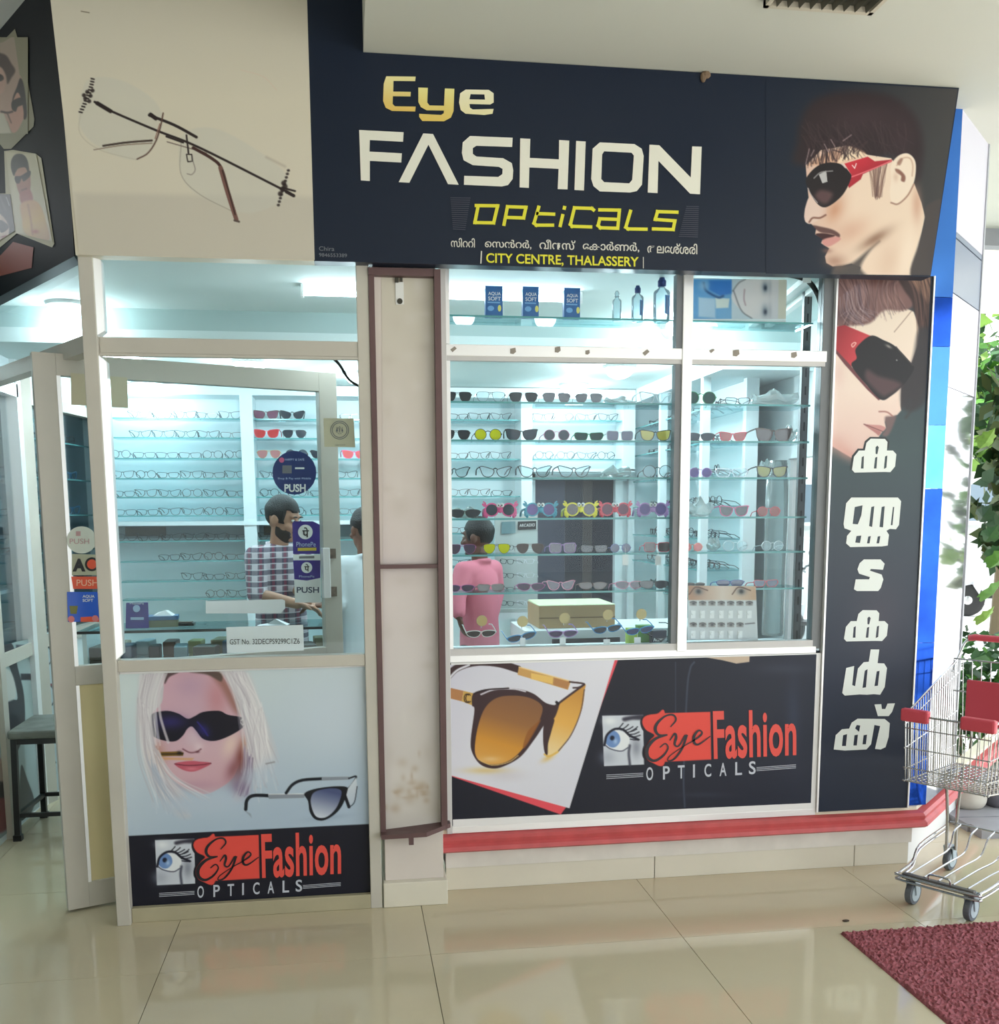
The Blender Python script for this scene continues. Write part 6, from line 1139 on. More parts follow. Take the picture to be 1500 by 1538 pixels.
# boxes behind the left corridor glass
cl2 = [(150, 60, 50), (50, 80, 150), (190, 120, 60), (60, 66, 80), (180, 170, 150), (120, 50, 60)]
for z, nm in ((.95, 'lowest'), (1.25, 'second'), (1.55, 'third'), (1.85, 'fourth'), (2.1, 'top')):
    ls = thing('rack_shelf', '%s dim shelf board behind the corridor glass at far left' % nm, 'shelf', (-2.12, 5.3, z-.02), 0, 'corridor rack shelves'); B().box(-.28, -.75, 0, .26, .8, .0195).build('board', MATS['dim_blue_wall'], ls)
for k in range(15):
    z = (.95, 1.25, 1.55)[k // 5]; y = 4.75+(k % 5)*.27; w, h = random.uniform(.14, .22), random.uniform(.12, .24)
    t = thing('goods_box', '%s box, %s from the front on the %s shelf behind the corridor glass' % (['red', 'blue', 'orange', 'grey', 'beige', 'maroon'][k % 6], ORD[k % 5], ('lowest', 'middle', 'upper')[k // 5]), 'box', (-2.0, y, z), 0, 'boxes behind the corridor glass'); B().box(-.09, -w/2, 0, .09, w/2, h).build('carton', mat('goods_%d' % (k % 6), cl2[k % 6], .5, noise=.3, nscale=12), t, bev=.003); B().box(.0905, -w*.3, h*.3, .0915, w*.3, h*.7).build('front_label', mat('goods_label_%d' % (k % 3), ((210, 200, 180), (60, 110, 180), (220, 160, 60))[k % 3], .5), t)
# ---------------------------------------------------------------- people
def fuse(name, b, voxel, m, parent, smooth=6, **k):
    """one continuous surface grown from overlapping limbs"""
    me = b.me(name); o = bpy.data.objects.new(name, me); COL.objects.link(o)
    r = o.modifiers.new('r', 'REMESH'); r.mode = 'VOXEL'; r.voxel_size = voxel
    s = o.modifiers.new('s', 'SMOOTH'); s.iterations = smooth; s.factor = .5
    dg = bpy.context.evaluated_depsgraph_get(); me2 = bpy.data.meshes.new_from_object(o.evaluated_get(dg)); bpy.data.objects.remove(o); me2.name = name
    return link(name, me2, m, parent, smooth=True, **k)
def caps(b, a, c, ra, rc, n=14):
    a = Vector(a); c = Vector(c); b.tube([a+(c-a)*t for t in (0, .33, .66, 1)], [ra+(rc-ra)*t for t in (0, .33, .66, 1)], n); b.ell(a, ra, n, 8); b.ell(c, rc, n, 8)
def hand(b, wrist, dirn, palm_n, curl=.35, s=1.):
    w = Vector(wrist); d = Vector(dirn).normalized(); n = Vector(palm_n); n = (n-d*n.dot(d)).normalized(); x = d.cross(n)
    M = Matrix((x, n, d)).transposed(); b.ell(w+d*.045*s, (.036*s, .015*s, .052*s), 12, 8, M)
    for k, (off, L) in enumerate(((-.030, .062), (-.010, .072), (.010, .068), (.029, .052))):
        p0 = w+d*.085*s+x*off*s; d1 = (d*math.cos(curl*.6)+n*math.sin(curl*.6)); p1 = p0+d1*L*.5*s; d2 = (d*math.cos(curl*2)+n*math.sin(curl*2)); p2 = p1+d2*L*.5*s
        caps(b, p0, p1, .0088*s, .0082*s, 8); caps(b, p1, p2, .0082*s, .0072*s, 8)
    t0 = w+d*.03*s-x*.03*s; t1 = t0+(d*.6-x*.75+n*.25).normalized()*.036*s; t2 = t1+(d*.9-x*.1+n*.4).normalized()*.03*s
    caps(b, t0, t1, .0115*s, .0095*s, 8); caps(b, t1, t2, .0095*s, .008*s, 8)
SKIN1 = mat('skin_tan', (186, 138, 112), .5); SKIN2 = mat('skin_brown', (128, 88, 70), .5); SKIN3 = mat('skin_dark_brown', (104, 70, 58), .5); HAIR = mat('hair_black', (26, 24, 26), .55, bump=.4, bscale=160)
def plaid():
    m = mat('plaid_shirt_cloth', (206, 192, 200), .8); t = m.node_tree; b = t.nodes['Principled BSDF']
    tc = t.nodes.new('ShaderNodeTexCoord'); last = None
    base = t.nodes.new('ShaderNodeRGB'); base.outputs[0].default_value = (*lin((214, 200, 206)), 1); last = base.outputs[0]
    for (axis, scale, th, col, a) in (('X', 10.5, .50, (58, 52, 78), .75), ('Z', 10.5, .50, (58, 52, 78), .75), ('X', 10.5, .86, (150, 60, 84), .6), ('Z', 21, .9, (236, 230, 234), .6)):
        w = t.nodes.new('ShaderNodeTexWave'); w.wave_type = 'BANDS'; w.bands_direction = axis; w.inputs['Scale'].default_value = scale*.5; w.inputs['Distortion'].default_value = .5; w.inputs['Detail'].default_value = 1
        t.links.new(tc.outputs['Object'], w.inputs['Vector'])
        g = t.nodes.new('ShaderNodeMath'); g.operation = 'GREATER_THAN'; g.inputs[1].default_value = th; t.links.new(w.outputs['Fac'], g.inputs[0])
        k = t.nodes.new('ShaderNodeMath'); k.operation = 'MULTIPLY'; k.inputs[1].default_value = a; t.links.new(g.outputs[0], k.inputs[0])
        mx = t.nodes.new('ShaderNodeMixRGB'); t.links.new(k.outputs[0], mx.inputs[0]); t.links.new(last, mx.inputs[1]); mx.inputs[2].default_value = (*lin(col), 1); last = mx.outputs[0]
    t.links.new(last, b.inputs['Base Color']); return m
def trunk(b, T, secs, n=26):
    P = spl(secs, False, 5); vs = []; m = len(P)
    for (z, rx, ry) in P: vs += [T((rx*math.cos(2*math.pi*q/n), .005+ry*math.sin(2*math.pi*q/n), z)) for q in range(n)]
    b.add(vs, [(i*n+q, i*n+(q+1) % n, (i+1)*n+(q+1) % n, (i+1)*n+q) for i in range(m-1) for q in range(n)]+[tuple(reversed(range(n))), tuple((m-1)*n+q for q in range(n))])
def person(label, loc, yaw, H, skin, shirt, pants, arms, head=(0., 0.), sleeves=(1., 1.), beard=False, slim=1., hairlong=0., shirt_low=.84):
    """arms: [(elbow, wrist, hand direction, palm normal)] for the right and the left arm, in place coordinates"""
    k = H/1.72; root = thing('person', label, 'person', loc); Rz = Matrix.Rotation(yaw, 3, 'Z'); L = Vector([float(v) for v in loc])
    def T(p): return Rz @ (Vector(p)*k)
    def Wd(p): return Vector([float(v) for v in p])-L
    hp = T((0, .01, 1.50)); Hm = Matrix.Rotation(yaw+head[0], 3, 'Z') @ Matrix.Rotation(head[1], 3, 'X')
    def Hd(p): return hp+(Hm @ ((Vector(p)-Vector((0, .01, 1.50)))*k))
    Hs = Hm; b = B()
    sx = slim
    sh = [T((-.175*sx, .0, 1.415)), T((.175*sx, .0, 1.415))]       # right shoulder at -x when facing -y
    # head and neck
    b.ell(Hd((0, .012, 1.64)), (.073*k, .092*k, .092*k), 24, 16, Hs); b.ell(Hd((0, -.018, 1.572)), (.056*k, .068*k, .072*k), 20, 14, Hs); b.ell(Hd((0, -.066, 1.527)), (.026*k, .022*k, .02*k), 12, 8, Hs)
    caps(b, Hd((0, -.084, 1.628)), Hd((0, -.104, 1.590)), .009*k, .014*k, 10); b.ell(Hd((0, -.090, 1.586)), (.019*k, .013*k, .010*k), 10, 8, Hs)
    for s in (-1, 1):
        b.ell(Hd((s*.032, -.076, 1.650)), (.024*k, .012*k, .008*k), 10, 8, Hs); b.ell(Hd((s*.042, -.062, 1.592)), (.022*k, .02*k, .018*k), 10, 8, Hs); b.ell(Hd((s*.076, .012, 1.612)), (.010*k, .021*k, .032*k), 12, 8, Hs)
    b.ell(Hd((0, -.083, 1.560)), (.022*k, .010*k, .006*k), 10, 8, Hs); b.ell(Hd((0, -.081, 1.549)), (.019*k, .010*k, .007*k), 10, 8, Hs)
    caps(b, T((0, .015, 1.42)), Hd((0, .01, 1.57)), .052*k, .05*k)
    # trunk, legs
    trunk(b, T, [(.86, .12*sx, .08), (.98, .15*sx, .10), (1.12, .135*sx, .09), (1.26, .15*sx, .095), (1.38, .15*sx, .085), (1.45, .07*sx, .055)])
    for s in (-1, 1):
        caps(b, T((s*.085*sx, 0, .92)), T((s*.095*sx, -.012, .50)), .078*k, .052*k); caps(b, T((s*.095*sx, -.012, .50)), T((s*.1*sx, .02, .09)), .050*k, .034*k); caps(b, T((s*.1*sx, .03, .045)), T((s*.115*sx, -.13, .03)), .032*k, .026*k)
    for (sp, (el, wr, hd, pn)) in zip(sh, arms):
        caps(b, sp, Wd(el), .046*k, .038*k); caps(b, Wd(el), Wd(wr), .038*k, .027*k); caps(b, T((0, 0, 1.40)), sp, .07*k, .05*k); hand(b, Wd(wr), hd, pn, .4, k)
    fuse('body', b, .0065, skin, root, 3)
    # shirt
    c = B()
    trunk(c, T, [(shirt_low, .165*sx, .118), (1.0, .166*sx, .118), (1.12, .160*sx, .112), (1.26, .172*sx, .113), (1.38, .165*sx, .098), (1.455, .075*sx, .062)])
    for (sp, (el, wr, hd, pn), f_) in zip(sh, arms, sleeves):
        caps(c, T((0, .005, 1.40)), sp, .082*k, .064*k); e = Wd(el)
        if f_ <= 1: caps(c, sp, sp+(e-sp)*f_, .063*k, .056*k)
        else: caps(c, sp, e, .063*k, .054*k); caps(c, e, e+(Wd(wr)-e)*(f_-1), .054*k, .042*k)
    # open collar
    c.tube([T((.055*math.sin(a), .015-.058*math.cos(a), 1.468+.012*math.cos(a+math.pi))) for a in [q*2*math.pi/12 for q in range(12)]], .017*k, 8, True)
    fuse('shirt', c, .0085, shirt, root, 5)
    d = B()
    for (z, rx, ry) in ((.97, .155, .108), (.88, .165, .115)): d.ell(T((0, .005, z)), (rx*k*sx, ry*k, .1*k), 20, 12, Rz)
    for s in (-1, 1): caps(d, T((s*.085*sx, 0, .90)), T((s*.097*sx, -.012, .50)), .092*k, .068*k); caps(d, T((s*.097*sx, -.012, .50)), T((s*.1*sx, .015, .11)), .066*k, .056*k)
    fuse('trousers', d, .010, pants, root, 4)
    for s in (-1, 1):
        q = B(); caps(q, T((s*.1*sx, .04, .042)), T((s*.118*sx, -.14, .036)), .042*k, .036*k); q.v = [(x, y, max(z, 0)) for x, y, z in q.v]; fuse('shoe', q, .008, BLACK, root, 3)
    # hair: a cap over the skull, its hairline tucked into the head
    h = B(); h.ell((0, .016, 1.652), (.0805, .098, .094), 40, 28); nv = []
    for (x, y, z) in h.v:
        line = 1.672 if y < -.045 else (1.60 if y < .0 else (1.628 if y < .045 and abs(x) > .05 else 1.545-hairlong))
        if y < -.045: line += .008*math.sin(x*90)
        kk = 1+.02*math.sin(55*x+30*y)+.02*math.sin(80*z)
        p = Vector((x*kk, y*kk, z+(.004 if z > 1.7 else 0)))
        if z < line: p = Vector((x*.8, .012+(y-.012)*.8, max(z, line-.02)))
        nv.append(tuple(Hd(p)))
    h.v = nv; h.build('hair', HAIR, root, smooth=True, subd=0)
    if beard:
        g = B(); g.ell((0, -.016, 1.566), (.0582, .0712, .0755), 36, 24); nv = []
        for (x, y, z) in g.v:
            top = 1.538+.8*abs(x) if y < -.05 else (1.575+.4*max(0, y+.03) if y < .01 else 1.50)
            p = Vector((x, y, z))
            if z > top or (abs(x) < .02 and 1.538 < z < 1.566 and y < -.05): p = Vector((x*.8, -.016+(y+.016)*.8, z))
            nv.append(tuple(Hd(p)))
        g.v = nv; g.build('beard', mat('beard_dark', (52, 42, 38), .7), root, smooth=True)
        mu = B(); mu.tube([Hd((x, -.086+.25*x*x*10, 1.571-abs(x)*.25)) for x in (-.026, -.012, 0, .012, .026)], [.004*k, .006*k, .006*k, .006*k, .004*k], 8); mu.build('moustache', HAIR, root)
    for s in (-1, 1):
        e = B().ell(Hd((s*.031, -.0765, 1.628)), (.0125*k, .010*k, .0075*k), 12, 8, Hs).build('eye', mat('eye_white', (220, 214, 206), .3), root)
        B().ell(Hd((s*.031, -.0855, 1.628)), (.0055*k, .0025*k, .0058*k), 10, 6, Hs).build('iris', BLACK, e)
        B().tube([Hd((s*x, -.088+.35*(x-.02)**2*8, 1.648+.004*math.sin((x-.01)*70))) for x in (.014, .026, .038, .050)], [.003*k, .0045*k, .004*k, .002*k], 6).build('eyebrow', HAIR, root)
    return root
def at(px, py, y): return oy(px, py, y)
p0 = at(418, 760, 5.74); gl = (p0[0], 5.74, 0)
person('bearded person in a plaid shirt behind the counter reaching out a hand', gl, math.radians(48), 1.735, SKIN1, plaid(), mat('dark_trousers', (44, 46, 60), .8),
       [(at(386, 893, 5.52), at(446, 907, 5.44), (1, -.05, -.28), (.1, -.3, -1)), (at(442, 880, 5.66), at(468, 905, 5.52), (.8, -.5, -.25), (0, -.2, -1))], head=(math.radians(14), math.radians(14)), sleeves=(1.12, 1.12), beard=True)
p1 = at(540, 790, 5.60)
person('person in a white shirt seen from behind between door and pillar', (p1[0]+.03, 5.62, 0), math.radians(196), 1.665, SKIN2, mat('white_shirt_cloth', (222, 232, 236), .8), mat('grey_trousers', (86, 90, 100), .8),
       [(at(590, 905, 5.62), at(585, 935, 5.5), (0, .5, -1), (-1, 0, 0)), (at(514, 905, 5.56), at(489, 908, 5.48), (-1, -.05, -.1), (0, 0, -1))], head=(math.radians(8), math.radians(4)), sleeves=(1.9, 1.75))
p2 = at(716, 795, 5.85)
person('slim person in a long pink shirt seen from behind through the right window', (p2[0]+.01, 5.87, 0), math.radians(222), 1.61, SKIN3, mat('pink_shirt_cloth', (214, 122, 140), .8), mat('black_trousers', (34, 34, 40), .8),
       [(at(745, 890, 5.98), at(738, 930, 5.9), (-.3, .1, -1), (-1, 0, 0)), (at(687, 897, 5.72), at(689, 925, 5.66), (.25, .1, -1), (1, .2, 0))], head=(math.radians(14), math.radians(3)), sleeves=(1.9, 1.85), slim=.80, shirt_low=.72)
# ---------------------------------------------------------------- shopping trolley
CF0 = (2.405, 3.735, 0); tr = thing('shopping_trolley', 'wire shopping trolley with red plastic corners at the right edge', 'trolley', CF0, math.radians(-56.58))
RW = .0024; REDP = mat('red_plastic', (212, 78, 94), .4); WH = mat('grey_rubber', (96, 102, 110), .6); WHC = mat('pale_wheel_plastic', (176, 190, 198), .4)
fb, ft, rb, rt = .535, .815, .49, .985; s0, s1 = -.03, .60
def hw(s, top): return (.165+.07*(s-s0)/(s1-s0))+(.012 if top else 0)
def zt_(s): return ft+(rt-ft)*(s-s0)/(s1-s0)
def zb_(s): return fb+(rb-fb)*(s-s0)/(s1-s0)
for sd_ in (-1, 1):
    b = B()
    for k in range(24):
        s = s0+(s1-s0)*k/23; b.tube([(sd_*hw(s, 0), s, zb_(s)), (sd_*hw(s, 1), s, zt_(s))], RW, 5)
    for f_, r_ in ((0, .0035), (.18, .0026), (.5, .0026), (.86, .0026), (1, .0045)):
        b.tube([(sd_*(hw(s, 0)*(1-f_)+hw(s, 1)*f_), s, zb_(s)*(1-f_)+zt_(s)*f_) for s in (s0-.012, s0+.3, s1)], r_, 6)
    b.build('side_grid', CHROME, tr)
b = B()
for k in range(15):
    x = -1+2*k/14; b.tube([(x*hw(s0, 0), s0, fb), (x*hw(s0, 1), s0-.006, ft)], RW, 5)
for f_, r_ in ((0, .0035), (.2, .0026), (.5, .0026), (.8, .0026), (1, .0045)): b.tube([(-hw(s0, 1), s0-.005*f_, fb+(ft-fb)*f_), (hw(s0, 1), s0-.005*f_, fb+(ft-fb)*f_)], r_, 6)
b.build('front_grid', CHROME, tr)
b = B()
for k in range(17):
    x = -1+2*k/16; b.tube([(x*hw(s0, 0), s0, fb-.002), (x*hw(s1, 0), s1, rb-.002)], RW, 5)
for k in range(18):
    s = s0+(s1-s0)*k/17; b.tube([(-hw(s, 0), s, zb_(s)), (hw(s, 0), s, zb_(s))], RW, 5)
b.build('bottom_grid', CHROME, tr)
b = B()
for k in range(13):
    x = -1+2*k/12; b.tube([(x*hw(s1, 0), s1-.02, rb), (x*hw(s1, 1), s1-.05, rt)], RW, 5)
for f_ in (0, .4, .7, 1): b.tube([(-hw(s1, 1), s1-.02-.03*f_, rb+(rt-rb)*f_), (hw(s1, 1), s1-.02-.03*f_, rb+(rt-rb)*f_)], .0035, 6)
b.build('rear_gate', CHROME, tr)
B().box(-.17, s1-.085, .70, .21, s1-.075, .90).build('seat_flap', REDP, tr, bev=.008)
for x0, x1 in ((-.192, -.075), (.055, .192)): B().box(x0, s0-.022, .788, x1, s0+.012, .842).build('corner_guard', REDP, tr, bev=.009)
for sd_ in (-1, 1): B().tube(spl([(sd_*hw(s1, 1), s1-.06, rt-.06), (sd_*hw(s1, 1), s1+.0, rt+.01), (sd_*.235, s1+.035, 1.055), (sd_*.20, s1+.045, 1.075)], False, 5), .006, 8).build('handle_arm', CHROME, tr)
B().tube([(-.225, s1+.045, 1.072), (-.2, s1+.047, 1.077), (.2, s1+.047, 1.077), (.225, s1+.045, 1.072)], .015, 12).build('handle_grip', REDP, tr, smooth=True)
# lower frame
b = B()
for dz, q in ((0, 0), (-.022, .006)): b.tube(spl([(-.24, .56, .20+dz), (-.205, .22, .19+dz), (-.18, .10, .145+dz), (-.17, -.03+q, .135+dz), (-.15, -.06+q, .132+dz), (.15, -.06+q, .132+dz), (.17, -.03+q, .135+dz), (.18, .10, .145+dz), (.205, .22, .19+dz), (.24, .56, .20+dz)], False, 4), .0055, 8)
b.build('lower_frame', CHROME, tr)
b = B()
for k in range(5):
    x = -.12+.06*k; b.tube(spl([(x, -.035, .142), (x*1.05, .18, .15), (x*1.15, .36, .155), (x*1.25, .43, .215), (x*1.25, .50, .235)], False, 4), .004, 6)
b.tube([(-.2, .50, .235), (.2, .50, .235)], .005, 8); b.build('lower_rack', CHROME, tr)
B().box(-.15, -.052, .118, .15, -.028, .142).build('front_plate', mat('dull_steel', (110, 108, 106), .5, metal=.4), tr, bev=.003); B().tube(spl([(-.035, -.05, .142), (-.03, -.052, .165), (.045, -.052, .165), (.055, -.05, .142)], False, 4), .004, 6).build('front_hoop', CHROME, tr)
for sd_ in (-1, 1):
    for dx in (0, .05): B().tube(spl([(sd_*(.17-dx*.6), .36+dx*2, rb+.02), (sd_*(.185-dx*.4), .43+dx*1.2, .30), (sd_*(.195-dx*.4), .46+dx, .20), (sd_*(.195-dx*.4), .465+dx, .105)], False, 4), .0075, 8).build('support_leg', CHROME, tr)
for x, s in ((-.122, .0), (.122, .0), (-.205, .53), (.205, .53)):
    w = B().lathe([(.02, -.014), (.049, -.013), (.051, -.008), (.051, .008), (.049, .013), (.02, .014)], (x, s, .051), 24, 'x').build('wheel', WH, tr, smooth=False); B().lathe([(.012, -.0165), (.036, -.0155), (.036, .0155), (.012, .0165)], (x, s, .051), 18, 'x').build('wheel_hub', WHC, w)
    B().prism([(x-.022, s-.028, .118), (x-.022, s+.022, .118), (x-.022, s+.012, .045), (x-.022, s-.010, .045)], (.004, 0, 0)).prism([(x+.018, s-.028, .118), (x+.018, s+.022, .118), (x+.018, s+.012, .045), (x+.018, s-.010, .045)], (.004, 0, 0)).box(x-.022, s-.028, .108, x+.022, s+.022, .118).build('wheel_fork', WHC, tr)
# ---------------------------------------------------------------- red coil mat
g = np.random.default_rng(5); nx, ny = 150, 120; X0, X1, Y0, Y1 = 1.888, 3.15, 2.55, 3.594; b = B(); vs = []
hz = g.uniform(.004, .015, (ny, nx))
for j in range(ny):
    for i in range(nx):
        e = i in (0, nx-1) or j in (0, ny-1); vs.append(((X1-X0)*i/(nx-1)+(0 if e else g.normal(0, .002)), (Y1-Y0)*j/(ny-1)+(g.normal(0, .002)), .0005 if e else hz[j, i]))
b.add(vs, [(j*nx+i, j*nx+i+1, (j+1)*nx+i+1, (j+1)*nx+i) for j in range(ny-1) for i in range(nx-1)])
mm = mat('red_coil_mat', (150, 80, 88), .85, noise=.35, nscale=90); mo = b.build('floor_mat', mm); mo.location = (X0, Y0, 0); tag(mo, 'dark red coil floor mat at the lower right corner', 'mat')
dl = B().ell((0, 0, .004), (.016, .009, .004), 8, 5).build('dry_leaf', mat('dry_leaf_brown', (70, 56, 44), .8)); dl.location = oz(1270, 1384, .0); tag(dl, 'tiny dry brown leaf on the floor tiles near the mat', 'leaf')
# ---------------------------------------------------------------- stool in the corridor
so = thing('stool', 'dark metal framed stool with a grey cushion behind the open door', 'stool', (-1.52, 5.58, 0)); DM = mat('stool_black_steel', (30, 32, 34), .45)
for x, y in ((-.185, -.21), (.17, -.21), (-.17, .2), (.17, .2)):
    l = B().bar((x, y, .02), (x*.95, y*.95, .53), .028, .028).build('leg', DM, so); B().box(x-.02, y-.02, 0, x+.02, y+.02, .03).build('rubber_foot', BLACK, l)
for a_, c_ in (((-.18, -.205), (.17, -.205)), ((-.165, .195), (.165, .195)), ((-.18, -.205), (-.165, .195)), ((.165, -.205), (.165, .195))): B().bar((*a_, .13), (*c_, .13), .02, .02).build('stretcher', DM, so)
B().box(-.185, -.21, .50, .175, .205, .53).build('seat_frame', DM, so, bev=.004); B().box(-.20, -.23, .531, .19, .22, .575).build('cushion', mat('grey_cushion', (120, 124, 118), .8, noise=.3, nscale=9), so, bev=.012)
# prints on the corridor boards
cw = Pl((LW, 0, 0), (1, 0, 0)); cw2 = Pl((LW, 6.05, 0), (.987, -.163, 0))
def lw_(pts): return [(x/4.155, 930+y/4.155) for x, y in pts]
k1 = thing('corridor_poster', 'dim poster of a dark haired face on the corridor board at far left', 'poster', (LW, 5.6, 0))
p = Paint(lw_([(-60, 180), (196, 120), (246, 1170), (-60, 1420)]), cw, 1., .002); p.fill(grad3([(150, 168, 168), (176, 192, 194), (150, 166, 170)], (0, 960), (0, 1240)))
p.poly(lw_([(-60, 180), (70, 150), (110, 300), (150, 480), (150, 700), (90, 860), (40, 860), (0, 740), (0, 560), (60, 500), (110, 490), (60, 300), (20, 240), (-60, 330)]), (40, 40, 48), 2, True); p.poly(lw_([(-60, 340), (60, 320), (100, 480), (20, 540), (-60, 700)]), (196, 196, 190), 4, True)
for a_, c_ in (((100, 160), (190, 190)), ((130, 340), (200, 380)), ((150, 650), (190, 640))): p.poly(lw_([a_, (c_[0], a_[1]), c_, (a_[0], c_[1])]), (30, 34, 46), 3)
p.poly(lw_([(130, 1250), (130, 920), (170, 1000), (215, 1160)]), (44, 50, 56), 2, True); p.poly(lw_([(-60, 1020), (60, 1010), (80, 1130), (-60, 1180)]), (36, 34, 38), 3, True); p.poly(lw_([(-60, 1140), (60, 1130), (50, 1300), (-60, 1330)]), (120, 60, 64), 6, True); p.poly(lw_([(-60, 860), (60, 900), (80, 1000), (-60, 1000)]), (170, 150, 140), 6, True)
adopt(p.build('poster_print', PRINT), k1)
k2_ = thing('corridor_poster', 'pale poster with printed eyeglass frames on the board behind the stool', 'poster', (LW+.1, 6.3, 0))
p = Paint(lw_([(222, 110), (420, 40), (420, 1020), (262, 1160)]), cw2, 1., .004); p.fill((176, 192, 198))
for (x, y, s, c) in ((290, 230, 1, (40, 44, 52)), (300, 480, 1.2, (36, 36, 44)), (310, 960, 1.1, (60, 64, 72))):
    p.line(lw_([(x-60*s, y-50*s), (x+30*s, y-60*s)]), (120, 50, 60) if s > 1.15 else c, 3.2*s)
    for dx in (-55, 5): p.line(lw_([(x+dx*s+28*s*math.cos(t_*.6283), y+55*s*math.sin(t_*.6283)) for t_ in range(11)]), c, 1.6)
adopt(p.build('poster_print', PRINT), k2_)
# ---------------------------------------------------------------- louvred lamp let into the veranda ceiling
lv = thing('louvre_light', 'unlit louvred ceiling lamp at the top edge of the photo', 'light', (1.64, 3.30, 3.36)); LF = mat('louvre_frame', (200, 192, 176), .5)
B().box(-.20, -.45, -.022, .19, -.43, 0).box(-.20, .215, -.022, .19, .235, 0).box(-.20, -.45, -.022, -.185, .235, 0).box(.175, -.45, -.022, .19, .235, 0).build('frame', LF, lv); B().box(-.185, -.43, -.004, .175, .215, -.001).build('back_plate', mat('louvre_dark', (92, 92, 84), .5), lv)
for k in range(9): B().prism([(-.165+k*.04, -.43, -.004), (-.155+k*.04, -.43, -.004), (-.1605+k*.04, -.43, -.026)], (0, .645, 0)).build('fin', mat('louvre_fin', (112, 110, 100), .4, metal=.4), lv)
# ---------------------------------------------------------------- outdoors to the right
gr = struct('floor_outdoor'); CONC = mat('sunlit_concrete', (206, 204, 198), .9, noise=.08, nscale=.8)
B().prism([(3.24, 5.2, -.06), (5.2, 4.42, -.06), (60, 4.0, -.06), (60, 60, -.06), (-6, 60, -.06), (-6, 7.5, -.06), (3.24, 7.5, -.06)], (0, 0, .05)).build('paving', CONC, gr); B().box(5.24, -20, -.06, 60, 4.4, -.012).build('paving', CONC, gr)
ss_ = thing('stone_step', 'grey slate step beyond the trolley at the right edge', 'step', (3.9, 4.80, 0)); 
for k in range(4): B().obox((-.75, -.22+k*.12), (1.2, -.42+k*.12), .115, .0, .045-.004*(k % 2)).build('slate_slab', mat('slate_grey', (150, 150, 154), .6, noise=.12, nscale=6), ss_)
def rock(px, py, w, h, lab, c, seed, yy=None):
    P = oz(px, py, .03); d = np.dot(P-CC, CF)/FP; g = np.random.default_rng(seed); b = B().ell((0, 0, h*d*.45), (w*d/2, w*d*.4, h*d*.55), 18, 12)
    b.v = [(x*(1+.12*math.sin(30*x+seed)), y*(1+.1*math.sin(25*z+seed)), max(0, z*(1+.08*math.sin(22*y+20*x)))) for x, y, z in b.v]; t = thing('boulder', lab, 'rock', P); b.build('stone', mat('stone_%d' % seed, c, .85, noise=.15, nscale=6), t, smooth=True)
rock(1452, 1214, 58, 40, 'rounded pale boulder behind the trolley at the corner base', (190, 184, 172), 1); rock(1500, 1212, 52, 46, 'darker grey boulder right of the pale one behind the trolley', (104, 104, 112), 2)
def leafm(name, m, kind=0):
    o = [(0, 0), (.10, .02), (.22, .16), (.30, .10), (.36, .34), (.26, .52), (.30, .66), (.14, .74), (0, 1.0)] if kind == 0 else [(0, 0), (.12, .15), (.22, .4), (.17, .7), (0, 1)]
    pts = [(x, y) for x, y in o]+[(-x, y) for x, y in reversed(o[1:-1])]; n = len(pts); b = B()
    b.add([(x, y, -.35*abs(x)-.25*y*y+.0) for x, y in pts]+[(0, .4, .02)], [(i, (i+1) % n, n) for i in range(n)]); me = b.me(name); me.materials.append(m); return me
LG_ = [mat('leaf_green_%d' % k, c, .5, noise=.2, nscale=6) for k, c in enumerate(((84, 136, 52), (56, 100, 50), (118, 158, 62), (44, 78, 46)))]
LM = [leafm('leaf', m) for m in LG_]
vn = thing('climbing_vine', 'leafy green vine hanging down at the right edge beside the corner', 'vine', (4.1, 5.6, 0)); g = np.random.default_rng(11)
stems = []
for k in range(5):
    x = -.16+.16*k; stems.append(spl([(x, .1*k-.2, 3.355), (x, .1*k-.2, 2.95), (x+.05*math.sin(k), .1*k-.2, 2.3), (x-.06, .1*k-.22, 1.7), (x+.04, .1*k-.25, 1.15+.1*k)], False, 8)); B().tube(stems[-1], .006, 6).build('stem', mat('vine_stem', (96, 84, 60), .8), vn)
for k in range(210):
    st = stems[k % 5]; q = st[g.integers(8, len(st))]; s = g.uniform(.08, .16) if q[2] > 1.3 else g.uniform(.13, .19)
    o = link('leaf', LM[g.integers(4)], None, vn); o.location = (q[0]+g.normal(0, .09), q[1]+g.normal(0, .12), q[2]+g.normal(0, .08)); o.scale = (s, s, s); o.rotation_euler = (g.uniform(1.9, 2.9), g.normal(0, .5), g.uniform(-1.2, 1.2))
for j, (px, py, sz, c) in enumerate(((1472, 920, .20, 0), (1466, 955, .15, 2), (1484, 870, .17, 0), (1470, 690, .14, 2), (1484, 860, .15, 1), (1478, 830, .14, 1), (1470, 800, .15, 3))):
    P = oy(px, py, 5.3); o = link('leaf', LM[c], None, vn); o.location = (P[0]-4.1, P[1]-5.6, P[2]+.06); o.scale = (sz,)*3; o.rotation_euler = (2.5, .1*j, .5-.2*j)
